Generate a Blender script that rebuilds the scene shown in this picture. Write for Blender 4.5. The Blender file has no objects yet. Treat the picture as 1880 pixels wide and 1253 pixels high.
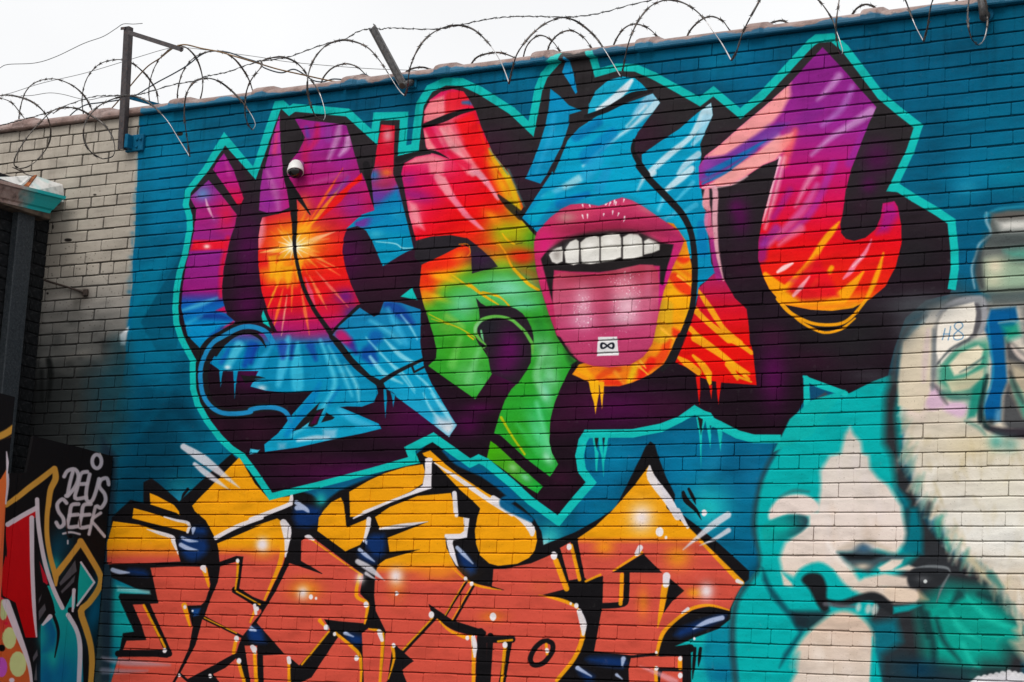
import bpy, math, random
import numpy as np
from mathutils import Vector, Matrix

scene = bpy.context.scene
COL = scene.collection

# ---------------------------------------------------------------- camera, sky, sun, exposure
F, W, H = 3970.824, 1880.0, 1253.0                       # focal length in layout units; layout size
CAM = np.array([6.0, -9.36621, 1.65122])                 # the photographer, 9.4 m from the wall at eye height
FW = np.array([-0.51141812, 0.84133336, 0.17495623])
RT = np.array([0.85819503, 0.51051375, 0.05363766])
UP = np.array([0.04419041, -0.17757784, 0.98311409])
cd = bpy.data.cameras.new('camera'); cam = bpy.data.objects.new('camera', cd); COL.objects.link(cam)
cd.sensor_width = 36; cd.lens = 36 * F / W; cd.clip_start = 0.1; cd.clip_end = 2000
cam.matrix_world = Matrix(((RT[0], UP[0], -FW[0], CAM[0]), (RT[1], UP[1], -FW[1], CAM[1]), (RT[2], UP[2], -FW[2], CAM[2]), (0, 0, 0, 1)))
scene.camera = cam

SUN_EL, SUN_AZ = math.radians(50), math.radians(186)     # high sun behind thin cloud, in front of the wall
world = bpy.data.worlds.new('World'); scene.world = world; world.use_nodes = True
nt = world.node_tree; nt.nodes.clear()
out = nt.nodes.new('ShaderNodeOutputWorld'); bg = nt.nodes.new('ShaderNodeBackground'); bg.inputs[1].default_value = 0.1
sky = nt.nodes.new('ShaderNodeTexSky'); sky.sky_type = 'NISHITA'; sky.sun_disc = False; sky.sun_elevation = SUN_EL; sky.sun_rotation = SUN_AZ
tc = nt.nodes.new('ShaderNodeTexCoord'); nz = nt.nodes.new('ShaderNodeTexNoise'); nz.inputs['Scale'].default_value = 2.2; nz.inputs['Detail'].default_value = 5
rp = nt.nodes.new('ShaderNodeValToRGB'); rp.color_ramp.elements[0].position = .3; rp.color_ramp.elements[1].position = .7
rp.color_ramp.elements[0].color = (.84, .845, .855, 1); rp.color_ramp.elements[1].color = (1.0, 1.0, 1.0, 1)
sc = nt.nodes.new('ShaderNodeVectorMath'); sc.operation = 'SCALE'; sc.inputs[3].default_value = 7.3
mx = nt.nodes.new('ShaderNodeMix'); mx.data_type = 'RGBA'; mx.inputs[0].default_value = .97   # overcast: cloud over the clear sky
L = nt.links.new
L(tc.outputs['Generated'], nz.inputs['Vector']); L(nz.outputs[0], rp.inputs[0]); L(rp.outputs[0], sc.inputs[0])
L(sky.outputs[0], mx.inputs[6]); L(sc.outputs[0], mx.inputs[7]); L(mx.outputs[2], bg.inputs[0]); L(bg.outputs[0], out.inputs[0])
sl = bpy.data.lights.new('sun', 'SUN'); sl.energy = 1.5; sl.angle = math.radians(40); sl.color = (1, .97, .92)
so = bpy.data.objects.new('sun', sl); COL.objects.link(so)
sd = Vector((math.sin(SUN_AZ) * math.cos(SUN_EL), math.cos(SUN_AZ) * math.cos(SUN_EL), math.sin(SUN_EL)))
so.rotation_euler = sd.to_track_quat('Z', 'Y').to_euler(); so.location = (2, -6, 12)
scene.view_settings.view_transform = 'Standard'; scene.view_settings.look = 'None'
scene.view_settings.exposure = 0.56; scene.view_settings.gamma = 1.0; scene.view_settings.use_curve_mapping = False

# ---------------------------------------------------------------- spray-paint rasteriser
class Canvas:
    """Float canvas; LX/LY hold each texel's place in the mural layout grid, idx maps a layout box to a slice."""
    def __init__(s, LX, LY, idx, seed=3):
        s.LX, s.LY, s.idx = LX.astype(np.float32), LY.astype(np.float32), idx
        s.c = np.zeros(LX.shape + (3,), np.float32)
        s.rng = np.random.RandomState(seed)
        s.clip = None; s.sk = 1.0
    def box(s, pts, pad):
        pts = np.asarray(pts, float)
        return s.idx(pts[:, 0].min() - pad, pts[:, 1].min() - pad, pts[:, 0].max() + pad, pts[:, 1].max() + pad)
    def put(s, sl, a, col, k=1.0):
        a = a * k
        if s.clip is not None: a = a * s.clip[sl]
        if callable(col): col = col(s.LX[sl], s.LY[sl])
        else: col = np.array(col, np.float32) / 255.
        s.c[sl] += (col - s.c[sl]) * a[..., None]
    def sdf(s, P, sl):
        X, Y = s.LX[sl], s.LY[sl]
        d = np.full(X.shape, 1e12, np.float32); ins = np.zeros(X.shape, bool)
        n = len(P)
        for i in range(n):
            ax, ay = P[i]; bx, by = P[(i + 1) % n]
            ex, ey = bx - ax, by - ay; L = ex * ex + ey * ey
            if L < 1e-9: continue
            wx_, wy_ = X - np.float32(ax), Y - np.float32(ay)
            t = np.clip((wx_ * np.float32(ex) + wy_ * np.float32(ey)) / np.float32(L), 0, 1)
            qx, qy = wx_ - t * np.float32(ex), wy_ - t * np.float32(ey)
            np.minimum(d, qx * qx + qy * qy, out=d)
            if ay != by:
                c = (Y >= min(ay, by)) & (Y < max(ay, by)) & (X < np.float32(ax) + (Y - np.float32(ay)) * np.float32(ex / ey))
                ins ^= c
        d = np.sqrt(d)
        return np.where(ins, -d, d)
    def poly(s, P, col, soft=1.4, k=1.0, sm=0):
        P = np.asarray(P, float); soft = soft * s.sk if soft > 2.5 else soft
        if sm: P = spl(P, sm, True)
        sl = s.box(P, soft + 1)
        if s.LX[sl].size == 0: return
        s.put(sl, np.clip(0.5 - s.sdf(P, sl) / soft, 0, 1), col, k)
    def mask(s, P, soft=1.4, sm=0):
        P = np.asarray(P, float)
        if sm: P = spl(P, sm, True)
        sl = s.box(P, soft + 1); m = np.zeros(s.LX.shape, np.float32)
        m[sl] = np.clip(0.5 - s.sdf(P, sl) / soft, 0, 1)
        return m
    def line(s, P, w, col, soft=1.4, k=1.0, sm=5):
        """stroke along P; w is one width or one per point"""
        P = np.asarray(P, float); w = np.interp(np.linspace(0, 1, len(P)), np.linspace(0, 1, np.size(w)), np.ravel(w))
        if sm and len(P) > 2:
            Q = spl(np.column_stack([P, w]), sm, False); P, w = Q[:, :2], np.maximum(Q[:, 2], 0)
        sl = s.box(P, w.max() / 2 + soft + 1); X, Y = s.LX[sl], s.LY[sl]
        if X.size == 0: return
        d = np.full(X.shape, 1e6, np.float32)
        for i in range(len(P) - 1):
            ax, ay = P[i]; ex, ey = P[i + 1] - P[i]; L = ex * ex + ey * ey
            if L < 1e-9: continue
            t = np.clip(((X - ax) * ex + (Y - ay) * ey) / L, 0, 1)
            np.minimum(d, np.sqrt((X - ax - t * ex) ** 2 + (Y - ay - t * ey) ** 2) - (w[i] + (w[i + 1] - w[i]) * t) / 2, out=d)
        s.put(sl, np.clip(0.5 - d / soft, 0, 1), col, k)
    def ribbon(s, P, w, col, soft=1.6, k=1.0):
        """hard-cornered band along P with mitred joints"""
        P = np.asarray(P, float); w = np.interp(np.linspace(0, 1, len(P)), np.linspace(0, 1, np.size(w)), np.ravel(w)); n = len(P)
        d = np.diff(P, axis=0); d /= np.linalg.norm(d, axis=1)[:, None] + 1e-9; nr = np.column_stack([-d[:, 1], d[:, 0]])
        a, b = [], []
        for i in range(n):
            n0, n1 = nr[max(i - 1, 0)], nr[min(i, n - 2)]; m = n0 + n1; q = m @ m
            m = m * (2 / q) if q > .45 else n1
            L = np.hypot(*m)
            if L > 2.1: m = m * 2.1 / L
            a.append(P[i] + m * w[i] / 2); b.append(P[i] - m * w[i] / 2)
        for i in range(n - 1): s.poly([a[i], a[i + 1], b[i + 1], b[i]], col, soft, k)
        for i in range(1, n - 1): s.dot(P[i][0], P[i][1], w[i] * .48, col, soft, k=k)
    def blob(s, x, y, rx, ry, col, k=1.0, rot=0, p=1.0):
        """soft spray cloud"""
        r = max(rx, ry) * 2.4; sl = s.idx(x - r, y - r, x + r, y + r); X, Y = s.LX[sl] - x, s.LY[sl] - y
        if X.size == 0: return
        c, n = math.cos(math.radians(rot)), math.sin(math.radians(rot))
        q = ((X * c + Y * n) / rx) ** 2 + ((-X * n + Y * c) / ry) ** 2
        s.put(sl, np.exp(-q ** p), col, k)
    def dot(s, x, y, r, col=(232, 226, 230), soft=1.5, ry=None, rot=0, k=1.0):
        a = np.linspace(0, 2 * math.pi, 14, endpoint=False); ry = ry or r
        c, n = math.cos(math.radians(rot)), math.sin(math.radians(rot))
        s.poly(np.column_stack([x + r * np.cos(a) * c - ry * np.sin(a) * n, y + r * np.cos(a) * n + ry * np.sin(a) * c]), col, soft, k)
    def specks(s, x, y, rx, ry, n, col, r=(.5, 1.2), k=.8):
        for _ in range(n):
            a, q = s.rng.uniform(0, 6.283), math.sqrt(s.rng.uniform())
            s.dot(x + rx * q * math.cos(a), y + ry * q * math.sin(a), s.rng.uniform(*r), col, 1.0, k=k * s.rng.uniform(.4, 1))

def spl(P, n, closed):
    P = np.asarray(P, float); N = len(P); out = []
    g = (lambda i: P[i % N]) if closed else (lambda i: P[min(max(i, 0), N - 1)])
    for i in range(N if closed else N - 1):
        a, b, c, d = g(i - 1), g(i), g(i + 1), g(i + 2)
        for k in range(n):
            t = k / n
            out.append(.5 * ((2 * b) + (c - a) * t + (2 * a - 5 * b + 4 * c - d) * t * t + (3 * b - a - 3 * c + d) * t ** 3))
    if not closed: out.append(P[-1])
    return np.array(out)

def lin(a, b, *cols):
    """linear gradient from a to b through evenly spaced colours, or (t, colour) stops"""
    ax, ay = a; ex, ey = b[0] - ax, b[1] - ay; L = ex * ex + ey * ey
    if isinstance(cols[0][1], (tuple, list)): T = [c[0] for c in cols]; C = np.array([c[1] for c in cols], np.float32) / 255.
    else: T = np.linspace(0, 1, len(cols)); C = np.array(cols, np.float32) / 255.
    def f(X, Y):
        t = ((X - ax) * ex + (Y - ay) * ey) / L
        return np.stack([np.interp(t, T, C[:, i]) for i in range(3)], -1).astype(np.float32)
    return f

def Wn(ox, oy, s=3.9167):
    """points given in an enlarged sheet of the layout: sheet origin and enlargement"""
    def f(*v):
        v = np.asarray(v, float).reshape(-1, 2)
        return v / s + (ox, oy)
    return f
# ---------------------------------------------------------------- the mural (layout grid = 1880 x 1253)
A0, A1, A2, A3 = Wn(0, 0), Wn(460, 0), Wn(920, 0), Wn(1400, 0)
B0, B1, B2, B3 = Wn(0, 310), Wn(460, 310), Wn(920, 310), Wn(1400, 310)
C0, C1, C2, C3 = Wn(0, 620), Wn(460, 620), Wn(920, 620), Wn(1400, 620)
D0, D1, D2, D3 = Wn(0, 933), Wn(460, 933), Wn(920, 933), Wn(1400, 933)
G7 = Wn(860, 520, 7.833); G3 = Wn(860, 920, 7.833); G2 = Wn(860, 780, 7.833); G8 = Wn(240, 930, 7.833)
V = np.vstack
TUR = (14, 186, 180); BLK = (27, 25, 27); WHT = (226, 220, 226)
SKY = (0, 128, 182); DBL = (0, 82, 128); BG = (0, 98, 146)

def paint_background(c):
    c.put(c.idx(-9e3, -9e3, 9e3, 9e3), np.ones_like(c.LX), lin((250, 0), (1880, 0), (0, (0, 108, 152)), (.35, (0, 96, 138)), (.7, (0, 84, 124)), (1, (0, 92, 132))))
    # broad sprayed passes of lighter and darker blue
    for x, y, rx, ry, r, col, k in [(300, 330, 60, 130, 10, (0, 122, 176), .7), (290, 440, 40, 60, 0, (0, 136, 186), .5), (640, 190, 160, 30, -8, (0, 74, 118), .8),
        (1000, 190, 70, 60, 0, (0, 92, 142), .8), (930, 165, 50, 40, 0, (0, 100, 150), .6), (1250, 130, 110, 40, -8, (0, 96, 146), .7), (1230, 190, 60, 40, 20, (0, 78, 122), .7), (1390, 130, 60, 70, 0, (0, 104, 158), .8),
        (1640, 110, 120, 60, 0, (0, 84, 130), .7), (1740, 170, 120, 90, 0, (0, 100, 148), .7), (1790, 330, 110, 60, -15, (0, 128, 176), .8), (1700, 300, 60, 60, 0, (0, 92, 138), .7), (1850, 240, 60, 80, 0, (0, 110, 156), .6),
        (1775, 345, 18, 14, 0, (40, 160, 200), .5), (1830, 375, 60, 22, -20, (0, 84, 126), .8), (1710, 420, 30, 40, 0, (0, 108, 158), .7), (1780, 480, 40, 70, 0, (0, 96, 150), .7)]:
        c.blob(x, y, rx, ry, col, k, r)
    # long lower left sweep: light wedges with a hard diagonal edge
    c.poly(A0(1000, 1253, 1330, 1253, 1340, 1300, 1000, 1300), (0, 112, 164), 30, .6)
    c.poly(B0(1340, 470, 1335, 600, 1260, 900, 1255, 1110, 1040, 1180, 1100, 980, 1170, 690), (0, 86, 130), 4, .8)
    c.poly(B0(980, 300, 1330, 300, 1350, 470, 1180, 660, 1000, 800, 960, 640), (0, 118, 172), 22, .7)
    c.poly([(232, 660), (350, 640), (352, 760), (300, 900), (205, 960), (205, 760)], (0, 88, 130), 26, .8)
    c.blob(300, 690, 26, 50, (0, 130, 184), .75); c.blob(262, 660, 40, 40, (0, 108, 156), .6); c.blob(250, 740, 30, 60, (0, 116, 168), .5)
    c.poly(C0(1190, 540, 1350, 640, 1310, 720, 1240, 700, 1120, 880, 1010, 930, 1060, 760), (0, 118, 170), 14, .7)
    c.poly(C0(1200, 470, 1260, 380, 1500, 690, 1440, 760), (0, 62, 98), 16, .7)
    c.blob(*C0(1300, 1060)[0], 26, 18, (30, 190, 186), .85); c.blob(*C0(1285, 1150)[0], 10, 12, (150, 220, 224), .8)
    c.blob(260, 870, 40, 30, (0, 78, 118), .7)
    for x, y, rx, ry, r, col, k in ((290, 800, 70, 110, 0, (0, 48, 74), .8), (250, 900, 50, 50, 0, (0, 58, 88), .8), (330, 860, 40, 40, 30, (0, 70, 104), .6), (285, 250, 30, 50, 0, (0, 112, 158), .6), (300, 470, 40, 50, 20, (0, 84, 124), .7), (262, 420, 16, 90, 0, (0, 92, 132), .7), (285, 560, 30, 50, 0, (0, 120, 160), .6), (420, 215, 60, 26, -8, (0, 84, 126), .7), (350, 250, 34, 26, -10, (0, 124, 170), .6), (560, 170, 70, 12, -8, (0, 72, 112), .6), (880, 165, 40, 20, -8, (0, 82, 124), .6), (960, 150, 40, 30, 0, (0, 112, 162), .6), (1150, 110, 50, 14, -8, (0, 82, 122), .6), (1330, 110, 50, 26, -8, (0, 116, 164), .6), (1440, 90, 30, 30, 0, (0, 78, 116), .6), (1620, 80, 60, 20, -8, (0, 84, 126), .6), (1760, 80, 60, 40, -8, (0, 76, 114), .7), (1720, 230, 30, 60, 0, (0, 78, 116), .7), (1850, 130, 40, 50, 0, (0, 82, 122), .6), (1800, 210, 60, 20, -8, (0, 108, 150), .6), (1860, 320, 40, 40, 0, (0, 124, 160), .7), (1720, 350, 30, 20, 20, (0, 84, 124), .7)): c.blob(x, y, rx, ry, col, k, r)
    # strip below the outline, middle
    c.poly([(1060, 780), (1420, 800), (1420, 990), (1360, 1060), (1100, 1000), (1060, 960)], (0, 104, 158), 14)
    for x, y, rx, ry, r, col, k in [(1130, 840, 36, 40, 30, (0, 128, 180), .8), (1180, 790, 60, 24, -10, (0, 84, 128), .7), (1255, 850, 40, 50, 0, (0, 122, 176), .7), (1310, 850, 16, 60, 25, (20, 140, 190), .5), (1360, 850, 34, 70, 15, (0, 86, 134), .7),
        (1300, 935, 44, 44, 0, (24, 184, 186), .95), (1375, 930, 20, 60, 10, (0, 116, 160), .7), (1380, 870, 20, 40, 0, (10, 112, 166), .6), (1350, 1010, 40, 40, 0, (0, 100, 146), .8), (1290, 1080, 50, 70, 0, (0, 96, 140), .8), (1080, 990, 30, 24, -30, (0, 96, 140), .8), (1110, 950, 30, 40, -30, (0, 110, 156), .7), (1010, 985, 22, 22, 0, (40, 178, 180), .9), (1000, 1000, 10, 12, 0, (150, 210, 210), .9)]:
        c.blob(x, y, rx, ry, col, k, r)
    c.poly([(1220, 1160), (1350, 1080), (1420, 1100), (1420, 1300), (1200, 1300)], (10, 168, 168), 16)
    c.poly(D2(1480, 870, 1650, 820, 1680, 980, 1660, 1253, 1500, 1253, 1450, 1080), (0, 122, 158), 10, .7)
    c.blob(*D2(1600, 1200)[0], 26, 18, (0, 104, 152), .8); c.blob(*D2(1560, 1010)[0], 18, 18, (0, 140, 172), .6)
    # turquoise field left of the lower lettering
    c.poly([(184, 1060), (255, 1080), (270, 1180), (215, 1253), (180, 1300), (170, 1100)], (14, 156, 158), 12)
    c.blob(205, 1215, 20, 40, (0, 104, 140), .8); c.blob(235, 1070, 30, 14, (10, 120, 150), .7)
    for i in range(150):
        x, y = c.rng.uniform(240, 1900), c.rng.uniform(20, 1250); d_ = c.rng.uniform() < .5
        c.blob(x, y, c.rng.uniform(18, 60), c.rng.uniform(8, 26), (0, 70, 106) if d_ else (0, 122, 168), c.rng.uniform(.15, .5), c.rng.uniform(-70, 10))
    c.poly([(342, 452), (347, 500), (324, 640), (288, 646), (258, 592)], (0, 78, 116), 3, .75); c.poly([(246, 570), (338, 452), (300, 462), (250, 500)], (0, 128, 174), 12, .5); c.poly([(322, 610), (330, 660), (290, 720), (236, 668), (262, 600)], (0, 112, 156), 10, .35)
    bl = np.clip((c.c[..., 2] - c.c[..., 1]) / .1, 0, 1) * (c.c[..., 0] < .2); c.c[..., 2] -= bl * .30 * (c.c[..., 2] - c.c[..., 1]); c.c[..., 1] *= 1 - .03 * bl
    # bare brick to the left, cream above, sooty black below
    E = [(-400, -900), (262, -900), (257, 190), (253, 300), (250, 372), (248, 430), (244, 480), (243, 520), (237, 570), (233, 620), (231, 650), (226, 690), (215, 740), (207, 790), (202, 850), (196, 2200), (-400, 2200)]
    c.poly(E, lin((0, 300), (0, 720), (0, (178, 169, 157)), (.45, (166, 158, 147)), (.62, (138, 134, 129)), (.8, (92, 92, 90)), (1, (60, 62, 62))), 1.6)
    for i in range(90):
        x, y = c.rng.uniform(0, 235), c.rng.uniform(215, 700); c.blob(x, y, c.rng.uniform(5, 26), c.rng.uniform(4, 12), [(96, 90, 84), (120, 112, 104), (196, 188, 178)][c.rng.randint(3)], c.rng.uniform(.06, .24), c.rng.uniform(-20, 10))
    for y in range(230, 700, 9): c.blob(262 - (y - 200) * .06 + c.rng.uniform(-5, 2), y, c.rng.uniform(2, 6), c.rng.uniform(3, 9), (0, 100, 146), c.rng.uniform(.1, .6))
    c.poly([(236, 600), (230, 634), (222, 634), (220, 615)], (214, 214, 218), 4)
    for i in range(150):                                  # soot spatter thins upwards
        y = 800 - 300 * c.rng.uniform() ** 1.6; x = c.rng.uniform(40, 225 - max(0, (640 - y)) * .25)
        c.blob(x, y, c.rng.uniform(5, 20), c.rng.uniform(4, 13), (30, 32, 33), .3 * min(1, max(0, (y - 500) / 170)))
    c.poly([(40, 690), (225, 670), (214, 760), (206, 900), (190, 1260), (0, 1260), (0, 700)], lin((60, 0), (225, 0), (34, 35, 36), (52, 56, 56), (16, 70, 88)), 50, .88)
    c.line(C0(860, 60, 860, 400, 830, 760), [26, 40, 30], (24, 66, 78), 40, .8)
    c.line(C0(350, 160, 365, 260, 350, 440), [10, 11, 6], (18, 20, 20), 6, .8); c.line(C0(300, 240, 300, 460), [7, 5], (18, 20, 20), 6, .7)
    c.blob(155, 540, 9, 10, (54, 44, 40), .8); c.blob(140, 556, 10, 18, (60, 58, 54), .5)
    c.poly([(186, 800), (214, 838), (203, 1253), (186, 1253)], (26, 44, 58), 10, .9)
    c.specks(150, 560, 80, 120, 160, (70, 64, 58), (.5, 1.3), .7); c.specks(170, 400, 80, 150, 70, (110, 102, 92), (.5, 1.2), .7)
    for x, y, rx, ry in ((125, 441, 7, 3), (330, 246, 6, 4), (174, 358, 3, 1.5), (97, 417, 1.2, 4), (87, 539, 2, 2), (1840, 112, 3, 1.5)): c.dot(x, y, rx, (34, 30, 28), 1.5, ry)

FIRE = [(225, 20, 26), (240, 60, 20), (245, 150, 20)]

def paint_lower_letters(c):
    base = V([[(199, 1030), (205, 950), (240, 918), (263, 924), (263, 886), (277, 878), (291, 888), (329, 921), (378, 875), (425, 833), (500, 905), (600, 880), (700, 850), (760, 838), (794, 808), (860, 858), (905, 890)],
        D2(160, 0, 240, 80, 290, 170, 305, 265, 530, 175, 700, 80, 820, 0), C2(1000, 870, 1040, 780, 1072, 748, 1105, 770, 1135, 870, 1185, 1000, 1250, 1130),
        D2(1240, 0, 1400, 120, 1560, 250, 1700, 375, 1785, 455, 1782, 515, 1735, 550, 1690, 640, 1655, 720, 1650, 800, 1560, 870, 1400, 930, 1250, 995, 1365, 1005, 1368, 1253, 1365, 1340),
        D0(780, 1340, 800, 1253, 850, 1060, 885, 900, 965, 890, 850, 640, 860, 615, 1070, 620, 800, 500)])
    c.poly(base, (19, 17, 20), 2.2)
    c.poly(D0(840, 560, 1075, 595, 1082, 620, 840, 600), (120, 196, 200), 4, .85)
    # accents of deep blue and white in the black
    for w, P in ((D0, (1300, 210, 1480, 230, 1480, 330, 1380, 380, 1310, 330)), (D0, (930, 440, 1040, 450, 1060, 490, 930, 470)), (D0, (1370, 720, 1450, 720, 1430, 770, 1390, 780)), (D0, (1790, 880, 1880, 860, 1880, 950, 1800, 945)), (D0, (1390, 140, 1470, 140, 1480, 190, 1400, 190)),
        (D1, (0, 860, 60, 880, 110, 970, 0, 950)), (D1, (320, 0, 500, 0, 480, 120, 330, 130)), (D1, (820, 220, 960, 190, 960, 330, 880, 350)), (D1, (680, 900, 800, 920, 790, 980, 720, 970)), (D1, (780, 310, 900, 380, 870, 400, 790, 360)), (D1, (1500, 300, 1620, 420, 1580, 480, 1510, 400)),
        (D2, (620, 690, 680, 590, 685, 700, 630, 740)), (D2, (640, 1070, 890, 1080, 870, 1150, 640, 1110)), (D2, (540, 1150, 670, 1210, 620, 1250)), (D2, (1280, 870, 1560, 770, 1600, 800, 1290, 930)), (D2, (980, 440, 1030, 390, 1070, 435))):
        c.poly(w(*P), (12, 50, 112), 12, .85, sm=2)
    for w, P, r in ((D0, (1310, 215, 1360, 235, 1420, 240), 6), (D0, (1300, 265, 1350, 290, 1420, 305), 8), (D0, (810, 445, 860, 460, 930, 465), 8), (D0, (1380, 745, 1390, 735), 5), (D0, (1390, 150, 1385, 185), 8), (D0, (1800, 860, 1840, 880), 8),
        (D1, (0, 870, 40, 885), 8), (D1, (335, 0, 380, 10), 9), (D1, (330, -40, 400, 10, 420, 30), 8), (D1, (785, 300, 830, 340, 890, 385), 7), (D1, (1485, 285, 1540, 340, 1600, 400), 7), (D1, (830, 245, 835, 260), 6), (D1, (680, 900, 740, 925), 7),
        (D2, (670, 610, 640, 660, 630, 720), 8), (D2, (880, 1085, 870, 1140), 9), (D2, (550, 1150, 650, 1210), 8), (D2, (1590, 790, 1480, 820, 1380, 870), 9), (D2, (985, 435, 1030, 395), 3), (D2, (1005, 432, 1035, 405, 1065, 432), 6), (D2, (830, 1200, 870, 1230), 6)):
        c.line(w(*P), [r] * (len(P) // 2 - 1) + [r * .3], (176, 190, 222), 2.5, .9)
    YEL, COR = (236, 158, 14), (206, 80, 64)
    vg = lambda y, h=10: lin((0, y - h), (0, y + h), (0, YEL), (.35, (234, 146, 24)), (1, COR))
    def fill(P, y, h=17): c.poly(P, vg(y, h), 1.5)
    fill(C0(1075, 1118, 1130, 1140, 1250, 1205, 1285, 1250, 1290, 1280, 1270, 1262, 1080, 1200), 1200)
    fill(G8(45, 25, 250, 80, 470, 150, 660, 205, 835, 235, 828, 375, 640, 325, 300, 245, 22, 172), 1200)
    fill(D0(812, 95, 1000, 120, 1240, 200, 1262, 260, 1297, 385, 1090, 395, 770, 405, 770, 250), 1010)
    fill(D0(1083, 430, 1300, 420, 1485, 422, 1512, 550, 1480, 660, 1440, 705, 1385, 860, 1360, 1000, 1285, 1170, 1240, 1253, 1230, 1300, 800, 1300, 800, 1253, 852, 1072, 1040, 1062, 1200, 1078, 1232, 1060, 1190, 960, 1065, 690, 1140, 686), 900)
    fill(D0(955, 695, 1030, 692, 1178, 1020, 885, 1020, 910, 955, 1052, 950, 1015, 830), 900)
    fill(V([C0(1722, 860, 1380, 1210, 1400, 1250), D0(1480, 90, 1545, 215, 1700, 140, 1880, 62), D1(0, 75, 130, 30, 280, -25), C1(300, 1140, 130, 1160, 30, 1050)]), 1200)
    fill(V([D0(1560, 255, 1720, 190, 1880, 120), D1(0, 140, 190, 75, 250, 115, 287, 190, 270, 280, 235, 400, 110, 670, 55, 672, -10, 625), D0(1718, 585, 1752, 350, 1700, 345, 1580, 388, 1572, 310)]), 1009, 12)
    fill(D0(1582, 420, 1705, 385, 1690, 590, 1880, 705, 1880, 750, 1740, 925, 1470, 775, 1500, 690, 1565, 530), 900)
    fill(D0(1455, 800, 1735, 935, 1700, 1040, 1500, 1150, 1330, 1240, 1300, 1290, 1240, 1290, 1405, 985), 900)
    fill(D0(1300, 1190, 1420, 1300, 1260, 1300), 900); fill(D0(1530, 1195, 1620, 1150, 1700, 1080, 1760, 1300, 1580, 1300), 900); fill(D0(1760, 990, 1850, 990, 1850, 1300, 1800, 1300), 900)
    fill(D1(365, 235, 400, 205, 450, 215, 700, 400, 810, 480, 785, 615, 850, 680, 825, 830, 640, 815, 530, 800, 580, 890, 360, 1140, 290, 1085, 270, 1300, 95, 1300, 90, 1060, 245, 1052, 45, 825, 180, 600, 280, 395, 512, 472, 362, 380), 900)
    fill(D1(290, 1253, 440, 1215, 640, 910, 720, 980, 790, 1090, 800, 1300, 290, 1300), 900)
    fill(V([D1(480, 165, 490, 70, 540, 0), C1(520, 1253, 580, 1185, 650, 1150, 672, 1200), D1(690, 140, 860, 70, 830, 200, 790, 265, 680, 312)]), 1200)
    fill(C1(710, 1110, 850, 1030, 960, 978, 1120, 930, 1240, 912, 1255, 960, 1240, 1050, 1150, 1110, 840, 1245, 760, 1290, 715, 1290), 1200)
    fill(V([D1(895, 65), C1(1000, 1220, 1200, 1140, 1440, 1118, 1475, 1250), D1(1485, 60, 1540, 70, 1545, 190, 1395, 195, 1410, 290, 1480, 430, 1560, 515, 1395, 780, 1290, 700, 1325, 775, 1090, 1030, 1040, 985, 1020, 1000, 985, 1240, 930, 1300, 955, 1100, 970, 880, 900, 740, 888, 620, 895, 480, 915, 410, 970, 370, 1215, 298, 1000, 315, 985, 215, 1280, 98, 930, 155)]), 1043, 12)
    fill(D1(800, 900, 850, 862, 905, 880, 950, 960, 940, 1100, 925, 1300, 815, 1300), 900)
    fill(V([C1(1235, 832, 1290, 812, 1400, 910, 1500, 990, 1700, 1120), G3(480, 0, 650, 110, 870, 310, 970, 430, 985, 580, 955, 710, 870, 820, 700, 905, 430, 935, 300, 900, 165, 780, 108, 620, 93, 430, 130, 220, 170, 110, 60, 0), C1(1500, 1090, 1310, 885, 1245, 850)]), 1200)
    fill(V([D1(1615, 545, 1735, 570, 1745, 440, 1880, 437), D2(0, 440, 215, 398, 385, 325, 480, 580, 300, 625, 440, 655, 560, 720, 602, 830, 590, 950, 540, 1080, 400, 1225, 380, 1300), D1(1690, 1300, 1700, 925, 1880, 925, 1680, 920, 1640, 1300, 1120, 1300, 1075, 1180, 1170, 1100, 1090, 1050, 1335, 785, 1450, 870, 1560, 880, 1680, 880, 1460, 810)]), 900)
    fill(D1(1560, 520, 1615, 545, 1465, 815, 1395, 780), 900)
    P12 = V([C2(1065, 918, 960, 1060, 790, 1253), D2(680, 130, 548, 220, 600, 520, 730, 490, 730, 700, 668, 1030, 960, 1062, 1125, 1062, 1150, 940, 1235, 830, 1370, 735, 1500, 705, 1640, 738, 1685, 640, 1735, 550, 1560, 350, 1190, 0), C2(1180, 1160)])
    c.poly(P12, lin((0, 985), (0, 1000), YEL, COR), 1.5)
    c.poly(D2(410, 295, 500, 245, 580, 510, 485, 530), COR, 1.5)
    c.poly(D2(935, 1075, 1000, 1065, 1305, 1068, 1305, 1152, 1130, 1150, 1120, 1300, 920, 1300, 915, 1160), COR, 1.5); c.poly(D2(1160, 1172, 1305, 1178, 1305, 1300, 1110, 1300), COR, 1.5)
    K = (19, 17, 20)
    def ink(w, P, wd, sm=4): c.line(w(*P), np.asarray(wd) / 3.9167 if not np.isscalar(wd) else wd / 3.9167, K, 1.5, sm=sm)
    def yel(w, P, wd): c.line(w(*P), wd / 3.9167 if np.isscalar(wd) else np.asarray(wd) / 3.9167, (240, 160, 16), 1.8, .92)
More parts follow.
